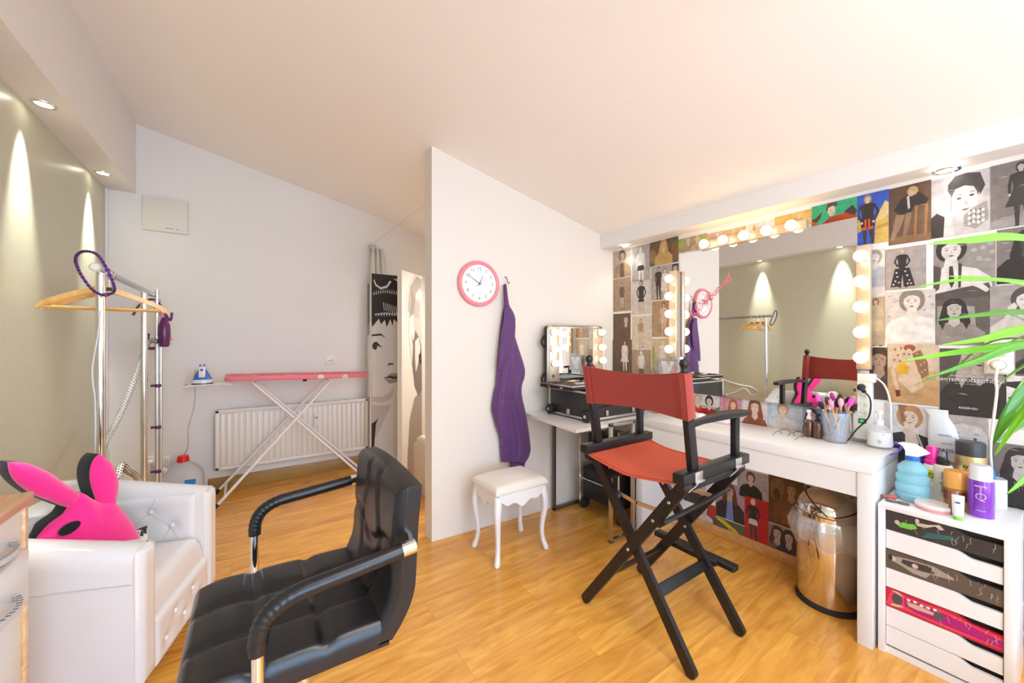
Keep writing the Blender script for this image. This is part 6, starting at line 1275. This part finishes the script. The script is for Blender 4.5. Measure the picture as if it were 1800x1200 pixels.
SEP = (.42, .29, .19); SEPD = (.16, .10, .065); SEPL = (.64, .50, .38)
# --- left block
poster('sepia poster of a figure in patterned jacket, top left corner of the picture wall', 1078, 1110, 443, 490, SEPL, bust(.5, 1.0, 1.0, SEPD, SEPL, SEP, False, inner=SEPD))
poster('sepia poster of a kneeling figure, second from top in the leftmost poster column', 1078, 1109, 491, 548, SEP, full(.5, .85, .8, SEPD, SEPL, SEPD, SEPD, SEPL))
poster('dark sepia poster of a raised arm, third from top in the leftmost poster column', 1078, 1108, 552, 597, SEPD, bust(.75, .95, .9, SEPD, SEPL, SEPD, False))
poster('dark sepia poster of a tall figure in white, lowest of the leftmost poster column', 1077, 1110, 597, 655, SEPD, full(.65, .98, .95, SEPD, SEPL, WH, WH, WH, skirt=True))
poster('grey poster of a standing woman in dark underwear, top of the second poster column', 1111, 1142, 435, 494, (.42, .38, .37), full(.5, .97, 1.25, SEPL, WH, WH, DK, WH))
poster('pale poster of a woman in dark coat with white handbag, left of the mirror', 1110, 1145, 494, 554, (.66, .60, .54), full(.5, .98, 1.1, DK, SEPL, DK, DK, SEPL, arm=1))
poster('faded pale poster of a small figure in a patterned top left of the mirror', 1111, 1146, 556, 613, (.70, .60, .50), full(.45, .92, .9, SEP, SEPL, SEP, SEPL, SEPL))
poster('sepia poster of a woman in a long white coat just above the red chair back', 1111, 1144, 614, 661, SEP, full(.5, .98, 1.2, SEPL, WH, WH, WH, SEPD))
poster('colour poster of a blonde woman in gold jacket before dark foliage, left of the mirror', 1142, 1192, 427, 469, (.16, .09, .045), bust(.5, 1.02, 1.05, (.62, .32, .10), (.70, .48, .28), (.55, .36, .12)), extra=[((.30, .20, .06), E(.12, .4, .12, .3)), ((.25, .12, .05), E(.9, .5, .12, .4)), ((.10, .16, .04), E(.85, .85, .1, .1))])
poster('grey poster of a dark suited man and a bride in white left of the mirror', 1145, 1181, 470, 528, (.44, .39, .37), multi(full(.35, .98, 1.0, DK, SEPL, DK, DK, DK), full(.68, .9, .95, SEPD, WH, WH, WH, WH, skirt=True)))
poster('tiny sepia portrait picture beside the top of the left bulb bar', 1181, 1193, 464, 482, SEPD, face(.5, .5, .8, DK, SEPL))
poster('sepia poster of a standing woman behind the lower bulbs of the left light bar', 1146, 1181, 530, 592, SEP, full(.6, .95, 1.0, SEPD, SEPL, SEPL, SEPL, SEPL))
poster('pale golden poster of a figure beside green shrubs behind the lowest left bulb', 1146, 1181, 595, 652, (.62, .50, .38), full(.55, .95, 1.0, SEPL, WH, WH, WH, SEPL), extra=[((.42, .44, .12), E(.08, .4, .1, .4))])
# --- above the mirror
poster('colour poster of two people before green leaves above the left corner of the mirror', 1193, 1242, 421, 445, (.44, .36, .20), multi(bust(.36, 1.0, 1.2, (.70, .52, .28), (.80, .62, .46), SEP, False), bust(.68, 1.02, 1.2, (.75, .58, .30), (.80, .62, .46), SEPL, False)), extra=[((.35, .48, .10), E(.1, .6, .12, .3)), ((.38, .50, .15), E(.88, .7, .14, .3))])
poster('washed out pinkish portrait poster above the mirror behind the first two bulbs', 1242, 1270, 412, 432, (.66, .42, .32), bust(.7, 1.0, 1.1, SEPL, WH, SEPL, False))
poster('golden portrait poster above the mirror behind the second bulb', 1270, 1311, 406, 428, (.66, .48, .26), bust(.45, 1.05, 1.3, (.75, .55, .30), (.82, .66, .50), (.70, .5, .3)))
poster('white poster with a small golden figure above the mirror behind the middle bulb', 1311, 1362, 396, 418, WH, full(.3, .95, .9, SEP, SEPL, (.70, .45, .12), (.70, .45, .12), SEPL))
poster('yellow poster with small portrait above the mirror, right end of the bulb bar', 1362, 1427, 382, 406, (.72, .47, .15), bust(.66, 1.0, 1.0, (.75, .45, .25), (.82, .62, .45), (.66, .45, .2), False), extra=[((.78, .58, .28), [(0, 0), (1, 0), (1, .4), (.6, .5), (.3, .35), (0, .45)])])
poster('bright green poster of a capped woman in fiery red feathers above the mirror', 1427, 1507, 364, 410, (.05, .48, .22), lambda L, asp: (L.extend([((.55, .06, .015), [(0, 0), (.95, 0), (1, .25), (.92, .55), (.8, .6), (.72, .5), (.55, .5), (.40, .45), (.25, .3), (.12, .1)]), ((.10, .05, .04), [(0, .1), (.08, .3), (.2, .5), (.25, .75), (.1, .55), (0, .5)]), ((.62, .12, .02), [(0, .0), (.18, .0), (.12, .35), (0, .45)]), ((.08, .05, .05), [(.72, .55), (.95, .35), (1, .5), (.9, .75)]), ((.08, .05, .05), [(.3, .1), (.36, .4), (.42, .15)]), ((.75, .25, .03), [(.4, .08), (.6, .25), (.55, .05)]), ((.10, .05, .04), [(.32, .72), (.36, .98), (.55, 1.0), (.58, .86), (.40, .76)])]), L.append(((.80, .62, .45), E(.45, .70, .085, .20))), L.append(((.14, .08, .07), [(.34, .80), (.38, 1.0), (.55, 1.0), (.60, .86), (.46, .86)])), L.append(((.15, .06, .04), E(.43, .72, .015, .02, 8))), L.append(((.55, .2, .12), E(.47, .60, .02, .015, 8)))))
poster('blue sky poster of a woman in black corset beside golden rock', 1507, 1562, 345, 432, (.05, .12, .60), multi(lambda L, asp: L.extend([((.75, .50, .12), [(.55, 0), (1, 0), (1, .75), (.9, .8), (.72, .62), (.6, .45)]), ((.82, .62, .28), [(.62, .42), (1, .5), (1, .72), (.9, .78), (.74, .62)]), ((.60, .36, .06), [(.58, .25), (.98, .30), (.98, .36), (.6, .32)]), ((.72, .50, .18), [(0, .25), (.14, .28), (.12, .5), (0, .52)])]), full(.34, .98, 1.15, (.50, .30, .12), (.78, .58, .40), (.05, .035, .03), (.06, .035, .03), (.08, .05, .04), arm=1), lambda L, asp: L.extend([((.70, .12, .02), [(.13, .30), (.30, .28), (.30, .50), (.24, .50), (.24, .34), (.13, .36)]), ((.70, .12, .02), [(.36, .28), (.52, .30), (.52, .36), (.42, .34), (.42, .50), (.36, .50)])])))
poster('brown poster of a woman slumped on a wooden chair under the right soffit', 1562, 1637, 333, 432, (.15, .085, .055), lambda L, asp: L.extend([((.24, .13, .07), [(0, 0), (1, 0), (1, .12), (0, .14)]), ((.34, .16, .06), [(.60, .10), (.66, .10), (.70, .62), (.86, .60), (.84, .08), (.90, .08), (.93, .66), (.64, .68)]), (DK, [(.12, .60), (.30, .78), (.5, .86), (.72, .84), (.95, .70), (.9, .62), (.62, .62), (.55, .52), (.3, .50)]), ((.35, .22, .14), [(.18, .52), (.40, .50), (.30, .30), (.12, .08), (.04, .08), (.12, .32)]), ((.30, .18, .12), [(.42, .52), (.56, .52), (.50, .3), (.42, .12), (.34, .12), (.38, .32)]), ((.60, .40, .18), E(.58, .88, .13, .08)), ((.66, .48, .34), E(.55, .84, .06, .05)), ((.66, .60, .52), [(.44, .8), (.5, .82), (.52, .60), (.47, .58)])]))
poster('large black and white poster of a woman in dark cap, face resting on hand', 1637, 1741, 318, 420, (.56, .51, .50), multi(lambda L, asp: L.extend([(DK, [(0, 0), (.25, 0), (.30, .30), (.1, .42), (0, .35)]), ((.10, .08, .08), E(.58, .76, .29, .23)), ((.58, .53, .50), [(.42, .3), (.72, .3), (.80, .05), (.40, .05)]), ((.66, .61, .58), E(.58, .55, .225, .285)), ((.07, .055, .055), [(.30, .70), (.30, .86), (.42, .98), (.62, 1), (.84, .96), (.92, .74), (.84, .60), (.80, .74), (.58, .80), (.40, .76)]),
    ((.66, .61, .58), [(.16, .50), (.20, .66), (.30, .76), (.36, .64), (.34, .44), (.42, 0), (.22, 0), (.24, .32)]), ((.28, .24, .23), [(.35, .66), (.37, .64), (.36, .42), (.34, .42)]), ((.28, .24, .23), [(.22, .64), (.27, .73), (.28, .72), (.24, .62)])]),
    lambda L, asp: L.extend([((.05, .04, .04), E(.49, .60, .042, .018, 10)), ((.05, .04, .04), E(.70, .62, .042, .018, 10)), ((.10, .08, .08), [(.43, .655), (.50, .675), (.56, .65), (.50, .662)]), ((.10, .08, .08), [(.64, .66), (.71, .69), (.77, .67), (.71, .678)]), ((.42, .37, .35), [(.60, .60), (.65, .48), (.60, .465), (.57, .48)]), ((.22, .15, .15), [(.52, .41), (.58, .425), (.62, .42), (.68, .43), (.62, .385), (.57, .385)])]
    + [((.34, .30, .29), [(.56, .30), (.72, .42), (.95, .48), (.97, .18), (.75, .06), (.58, .14)])] + [((.66, .62, .60), E(.66 + .075 * (k % 4), .16 + .085 * (k // 4) + .02 * (k % 2), .028, .030, 8)) for k in range(12)] + [((.05, .04, .04), E(.69 + .075 * (k % 3), .20 + .085 * (k // 3), .012, .014, 6)) for k in range(9)]), lambda L, asp: L.extend([(WH, [(.24, y), (.38, y - .02), (.38, y - .03), (.24, y - .01)]) for y in (.30, .22, .14, .08)])), crease=8)
poster('dark grey poster of a woman in black full skirt at the top right corner', 1741, 1830, 293, 404, (.22, .185, .17), full(.62, .97, 1.0, DK, GB, DK, DK, DK, skirt=True), extra=[((.33, .29, .27), [(0, 0), (1, 0), (1, .25), (0, .12)])], crease=10)
poster('white poster of a pale man in grey shirt just right of the right bulb bar', 1527, 1556, 440, 521, (.72, .68, .66), bust(.35, 1.0, .8, (.40, .32, .28), (.76, .70, .66), (.45, .46, .52), False))
poster('grey poster of a woman in black top and wide floral trousers', 1557, 1628, 439, 510, (.40, .35, .345), multi(full(.42, .97, .95, (.45, .34, .26), (.60, .52, .46), (.03, .025, .03), (.03, .025, .03), (.03, .025, .03), arm=1), lambda L, asp: L.extend([((.03, .025, .03), [(.24, .50), (.60, .50), (.74, .06), (.46, .06), (.43, .36), (.38, .06), (.12, .06)])] + [((.62, .55, .54), E(x, y, .028, .022, 7)) for x, y in ((.25, .2), (.2, .12), (.3, .3), (.34, .16), (.6, .2), (.55, .32), (.64, .12), (.5, .42), (.28, .4), (.56, .12))])))
poster('black and white poster of a woman in white shirt, dark tie and braces', 1641, 1750, 425, 530, (.30, .265, .25), multi(lambda L, asp: L.extend([((.42, .39, .37), E(x, y, .05, .03, 7)) for x, y in ((.6, .9), (.8, .8), (.9, .6), (.75, .65), (.92, .85), (.68, .78), (.1, .9), (.12, .75), (.84, .94), (.95, .72))]), bust(.30, 1.06, 1.1, (.04, .03, .03), (.68, .63, .60), (.72, .68, .65), False), lambda L, asp: L.extend([((.05, .04, .04), [(.27, .56), (.33, .56), (.36, .30), (.31, .20), (.26, .30)]), ((.06, .05, .05), [(.42, .60), (.48, .58), (.46, .2), (.42, .2)]), ((.10, .08, .075), [(.0, .12), (.5, .2), (.9, .25), (1, .0), (0, 0)]), ((.10, .08, .075), [(0, .6), (.14, .55), (.10, .2), (0, .15)]), ((.68, .63, .60), [(.6, .24), (.78, .26), (.92, .14), (.86, .10), (.74, .18)])])), crease=9)
poster('dark poster of a figure in a big black coat at the right edge', 1752, 1830, 405, 500, (.20, .17, .155), bust(.72, .95, 1.0, (.02, .015, .015), (.05, .04, .04), (.02, .015, .015)), crease=6)
poster('bleached poster of a woman in a white robe in front of pale rocks', 1556, 1644, 514, 602, (.66, .62, .60), multi(lambda L, asp: L.extend([((.32, .29, .28), [(x, y), (x + .08, y + .015), (x + .05, y + .035)]) for x, y in ((.05, .9), (.2, .8), (.1, .7), (.35, .92), (.75, .6), (.85, .4), (.9, .7), (.8, .25), (.9, .1), (.85, .85), (.7, .9), (.05, .5))]), bust(.55, 1.04, 1.15, (.28, .235, .215), (.76, .70, .66), (.82, .80, .78), False)))
poster('black and white portrait poster of a long haired woman before dark draperies', 1645, 1739, 527, 606, (.13, .11, .10), multi(lambda L, asp: L.extend([((.36, .32, .30), [(.02, .05), (.78, .05), (.74, .82), (.02, .86)])]), bust(.36, 1.02, 1.15, (.035, .028, .027), (.55, .50, .47), (.30, .26, .24), True)), crease=7)
poster('grey poster of a woman raising a hand to her face, right of the framed portraits', 1740, 1830, 503, 597, (.36, .325, .30), multi(bust(.72, .95, 1.1, (.08, .06, .06), (.66, .61, .58), (.60, .56, .53), False), lambda L, asp: L.extend([((.66, .61, .58), [(.15, .15), (.3, .2), (.46, .5), (.56, .6), (.5, .68), (.38, .62), (.3, .4)])])), crease=5)
poster('beige poster of a woman in cream dress and cap beside the right light bar', 1524, 1555, 523, 608, (.52, .40, .29), full(.5, .97, 1.0, (.22, .13, .08), (.66, .50, .38), (.58, .46, .32), (.66, .54, .36), (.55, .42, .3), skirt=True))
poster('colour poster of a seated woman in checked jacket and yellow jersey on floorboards', 1560, 1650, 604, 706, (.62, .40, .20), lambda L, asp: L.extend([((.70, .56, .42), [(0, .6), (1, .55), (1, 1), (0, 1)]), ((.58, .34, .15), [(0, .0), (1, 0), (1, .30), (0, .28)]), ((.50, .28, .12), [(0, .14), (1, .18), (1, .19), (0, .15)]), ((.70, .55, .40), [(.12, .95), (.4, .98), (.55, .80), (.5, .66), (.25, .60), (.05, .7)]), ((.32, .17, .09), [(.50, .84), (.66, .90), (.80, .70), (.82, .5), (.68, .42), (.60, .6)]), ((.72, .56, .40), [(.26, .56), (.5, .62), (.66, .5), (.72, .30), (.5, .18), (.34, .3), (.22, .38)]), ((.75, .45, .03), [(.18, .62), (.34, .70), (.44, .62), (.42, .50), (.24, .48)]), ((.72, .52, .38), [(.06, .56), (.14, .60), (.20, .36), (.26, .2), (.20, .18), (.12, .34)]), ((.16, .04, .03), [(.16, .22), (.26, .22), (.27, .12), (.18, .10)]), ((.35, .10, .05), E(.45, .93, .12, .06)), ((.74, .56, .42), E(.44, .87, .06, .05))] + [((.36, .22, .13), [(x, y), (x + .045, y + .01), (x + .04, y + .05), (x - .005, y + .04)]) for x, y in ((.14, .88), (.26, .9), (.2, .78), (.32, .8), (.12, .7), (.36, .7), (.42, .8), (.24, .68))] + [((.62, .46, .32), [(x, y), (x + .03, y + .01), (x + .026, y + .035), (x - .004, y + .03)]) for x, y in ((.58, .82), (.66, .76), (.72, .68), (.66, .64), (.74, .56), (.68, .52))]))
poster('dark poster of a woman crossing her arms, left of the seated woman in yellow', 1524, 1560, 610, 700, (.17, .115, .09), bust(.6, 1.0, 1.1, (.06, .04, .03), (.42, .28, .2), (.10, .07, .06)), crease=3)
poster('black poster of a woman in dark jacket lettered LIMITED COLLECTION and RESERVED', 1652, 1769, 612, 726, (.105, .09, .085), multi(bust(.62, 1.10, 1.15, (.46, .41, .38), (.55, .50, .47), (.04, .032, .032), True), lambda L, asp: L.extend([((.36, .32, .30), [(.5, .62), (.74, .62), (.70, .50), (.54, .50)])])), texts=[('LIMITED COLLECTION', .098, .45, .525, (.82, .80, .78)), ('GEORGIA MAY JAGGER', .052, .42, .590, (.75, .72, .70)), ('EXCLUSIVELY AT RESERVED', .030, .42, .475, (.65, .62, .6)), ('RESERVED', .066, .45, .115, (.82, .80, .78))], crease=9)
poster('dark poster of a figure right of the cream wall socket', 1785, 1840, 600, 660, (.16, .14, .13), bust(.6, .95, .9, DK, GB, DK))
poster('white poster with heavy black ink shapes behind the cable of the wall socket', 1769, 1840, 662, 752, WH, lambda L, asp: L.extend([(DK, [(0, .9), (.6, .95), (1, .8), (1, .7), (.5, .74), (0, .82)]), (DK, [(.05, .6), (.3, .66), (.36, .5), (.1, .46)]), (DK, [(.1, .32), (.5, .36), (1, .4), (1, .05), (.4, .1), (.05, .16)]), (DK, E(.7, .55, .12, .06))]))
poster('light poster of a blond woman in a studded black leather jacket above the spray bottle', 1555, 1650, 708, 812, (.74, .70, .68), multi(bust(.48, 1.02, 1.0, (.50, .28, .12), (.80, .62, .50), (.045, .035, .035), False), lambda L, asp: L.extend([((.80, .62, .50), [(.40, .55), (.58, .58), (.66, .40), (.52, .28), (.40, .40)]), ((.70, .64, .60), [(.60, .56), (.62, .58), (.86, .10), (.82, .10)]), ((.70, .64, .60), [(.12, .40), (.14, .42), (.18, .10), (.14, .10)]), ((.35, .18, .08), [(.26, 1), (.44, 1), (.38, .86), (.42, .74), (.34, .70)])])))
poster('pale portrait poster of a fair haired woman left of the socket cable', 1666, 1738, 728, 835, (.66, .62, .61), face(.46, .62, .72, (.52, .47, .44), (.72, .68, .65)))
poster('black and white poster of a woman in a fringed dark jacket behind the beaker', 1738, 1830, 775, 884, (.24, .21, .20), multi(bust(.62, .96, 1.0, (.05, .04, .04), (.58, .53, .50), (.03, .025, .025), True), lambda L, asp: L.extend([((.55, .52, .50), [(x, y), (x + .015, y), (x + .05, y - .14)]) for x, y in ((.2, .5), (.26, .46), (.32, .42), (.22, .38), (.3, .34), (.5, .42), (.56, .40), (.62, .44), (.7, .4))])), crease=5)
poster('dark poster of a woman with a necklace, below the fringed jacket poster', 1764, 1840, 886, 975, (.06, .05, .05), multi(face(.35, .8, .5, (.03, .02, .02), (.66, .62, .60)), lambda L, asp: L.extend([(WH, E(.3, .36, .04, .02, 8)), (WH, E(.4, .28, .05, .02, 8))])))
poster('dark poster of a woman in a striped dress right of the drawer unit', 1780, 1840, 978, 1052, (.22, .18, .17), full(.5, .98, 1.0, DK, GB, (.10, .08, .08), (.12, .10, .09), DK))
poster('poster of black and white shapes low on the wall right of the drawer unit', 1782, 1840, 1058, 1135, (.30, .26, .25), lambda L, asp: L.extend([(DK, [(0, 0), (1, 0), (1, .4), (.4, .6), (0, .8)]), (WH, [(.1, .5), (.4, .4), (.8, .2), (.3, .3)])]))
# --- strip between mirror and desk
gs = 'colour posters between mirror and desk'
poster('small colour poster of two women in red jumpers beside the director chair back', 1213, 1265, 689, 735, (.74, .68, .66), multi(bust(.28, .98, 1.0, (.62, .42, .28), (.80, .60, .46), (.72, .06, .01), False), bust(.66, .96, 1.0, (.06, .03, .02), (.78, .56, .42), (.42, .01, .02), False)), extra=[((.15, .28, .12), [(.7, 0), (1, 0), (1, .6), (.85, .5)]), ((.2, .17, .16), [(0, .55), (1, .50), (1, .53), (0, .58)])], group=gs)
poster('pink colour poster of a long red haired woman between mirror and desk', 1265, 1304, 696, 740, (.62, .30, .42), bust(.62, .95, 1.05, (.50, .13, .03), (.80, .55, .42), (.78, .66, .64)), extra=[((.66, .24, .20), [(.15, .3), (.28, .3), (.28, 1), (.15, 1)])], group=gs)
poster('close portrait poster of an auburn haired woman above the chair arm', 1304, 1349, 701, 750, (.78, .70, .68), bust(.52, 1.06, 1.35, (.28, .09, .035), (.80, .58, .46), (.32, .10, .05)), group=gs)
poster('pale blue poster of a blonde woman looking to the right between mirror and desk', 1349, 1411, 705, 754, (.58, .66, .72), bust(.45, 1.02, 1.15, (.62, .36, .14), (.82, .62, .50), (.80, .70, .68), False), group=gs)
poster('lilac blue colour poster partly behind the two brown glass bottles', 1411, 1478, 713, 768, (.46, .50, .72), bust(.25, .95, 1.1, (.08, .05, .08), (.72, .52, .45), (.20, .12, .30)), group=gs)
# --- below the desk
gu = 'colour posters on the wall below the desk'
poster('colour poster of a person in a white shirt beside the left desk leg', 1224, 1259, 878, 918, (.50, .05, .04), bust(.45, 1.0, 1.1, (.14, .06, .04), (.74, .54, .42), (.72, .66, .66), False), group=gu)
poster('colour poster of a man with dark hair below the folding brace of the chair', 1196, 1240, 830, 876, (.62, .52, .48), bust(.55, .95, 1.0, (.10, .05, .03), (.72, .50, .38), (.06, .05, .05), False), group=gu)
poster('poster of a yellow car bonnet with a reclining blonde low under the desk', 1253, 1310, 905, 944, (.12, .11, .07), lambda L, asp: (L.append(((.68, .55, .02), [(.0, .98), (.35, .98), (.75, .70), (1, .40), (1, .1), (.92, .3), (.7, .55), (.35, .78)])), person_bust(L, .55, .72, .75, asp, (.55, .28, .08), (.76, .55, .38), (.10, .08, .07))), group=gu)
poster('lilac poster of a long haired woman in dark jacket and blue blouse under the desk', 1258, 1309, 842, 905, (.50, .34, .42), multi(bust(.5, 1.0, 1.0, (.16, .06, .03), (.66, .42, .32), (.04, .03, .035), True, inner=(.22, .28, .60))), group=gu)
poster('grey poster of a short haired woman in black poncho under the desk', 1296, 1350, 822, 869, (.48, .44, .46), multi(bust(.45, .98, 1.0, (.16, .07, .035), (.76, .56, .46), (.02, .018, .02), False)), group=gu)
poster('red poster of a blonde woman standing in black jacket and dark jeans', 1309, 1351, 870, 950, (.58, .02, .03), full(.36, .98, 1.0, (.72, .55, .32), (.78, .56, .44), (.04, .03, .03), (.74, .70, .66), (.08, .07, .06), arm=1), group=gu)
poster('brown poster of a woman with fur and a leather bag under the desk', 1351, 1413, 832, 916, (.16, .075, .03), multi(lambda L, asp: L.extend([((.27, .15, .07), E(.28, .72, .24, .24)), ((.10, .045, .02), E(.25, .62, .10, .12)), ((.30, .15, .07), E(.72, .4, .25, .3))]), bust(.66, .95, .8, (.20, .09, .035), (.50, .30, .19), (.24, .10, .04), True), lambda L, asp: L.extend([((.34, .12, .04), [(.35, .30), (.75, .34), (.80, .10), (.38, .06)]), ((.75, .55, .25), E(.57, .22, .03, .03, 8))])), group=gu)
poster('violet tinted poster of two people in padded coats left of the bin', 1351, 1408, 918, 975, (.36, .28, .30), multi(bust(.28, 1.0, 1.1, (.08, .05, .06), (.58, .45, .44), (.20, .15, .18), True), bust(.64, .98, 1.1, (.07, .04, .05), (.62, .48, .46), (.05, .055, .09), True)), group=gu)
poster('pale blue poster with dark trouser legs behind the lid of the steel bin', 1408, 1500, 850, 915, (.46, .48, .58), lambda L, asp: L.extend([(DK, [(.05, .5), (.12, 1), (.2, 1), (.16, .4)]), (DK, [(.18, .5), (.24, 1), (.32, 1), (.28, .3)])]), group=gu)
poster('yellow and orange poster mostly hidden behind the steel bin', 1408, 1500, 918, 1000, (.72, .50, .05), full(.5, .95, .9, SEPD, SEPL, SEP, SEPD, SEPD), group=gu)
# picture leaning behind the red chair back
t_ = poster('bluish picture card with a sketched pattern standing left of the mirror foot', 1157, 1192, 630, 663, (.50, .48, .52), lambda L, asp: L.extend([(WH, [(.15, .9), (.35, .9), (.6, .5), (.5, .1), (.3, .1)]), (WH, [(.8, .9), (.65, .9), (.5, .5), (.55, .1)]), ((.3, .3, .36), [(.1, .95), (.9, .95), (.9, .9), (.1, .9)]), ((.62, .35, .33), E(.86, .4, .1, .3))]), X=2.575); t_['category'] = 'picture card'; del t_['group']; t_.name = 'picture_card'
t_ = poster('small brown card lettered S standing just above the red chair back', 1135, 1158, 650, 668, (.42, .28, .20), lambda L, asp: None, texts=[('S', .45, .5, .45, (.8, .7, .6))], X=2.572); t_['category'] = 'card'; del t_['group']; t_.name = 'card'
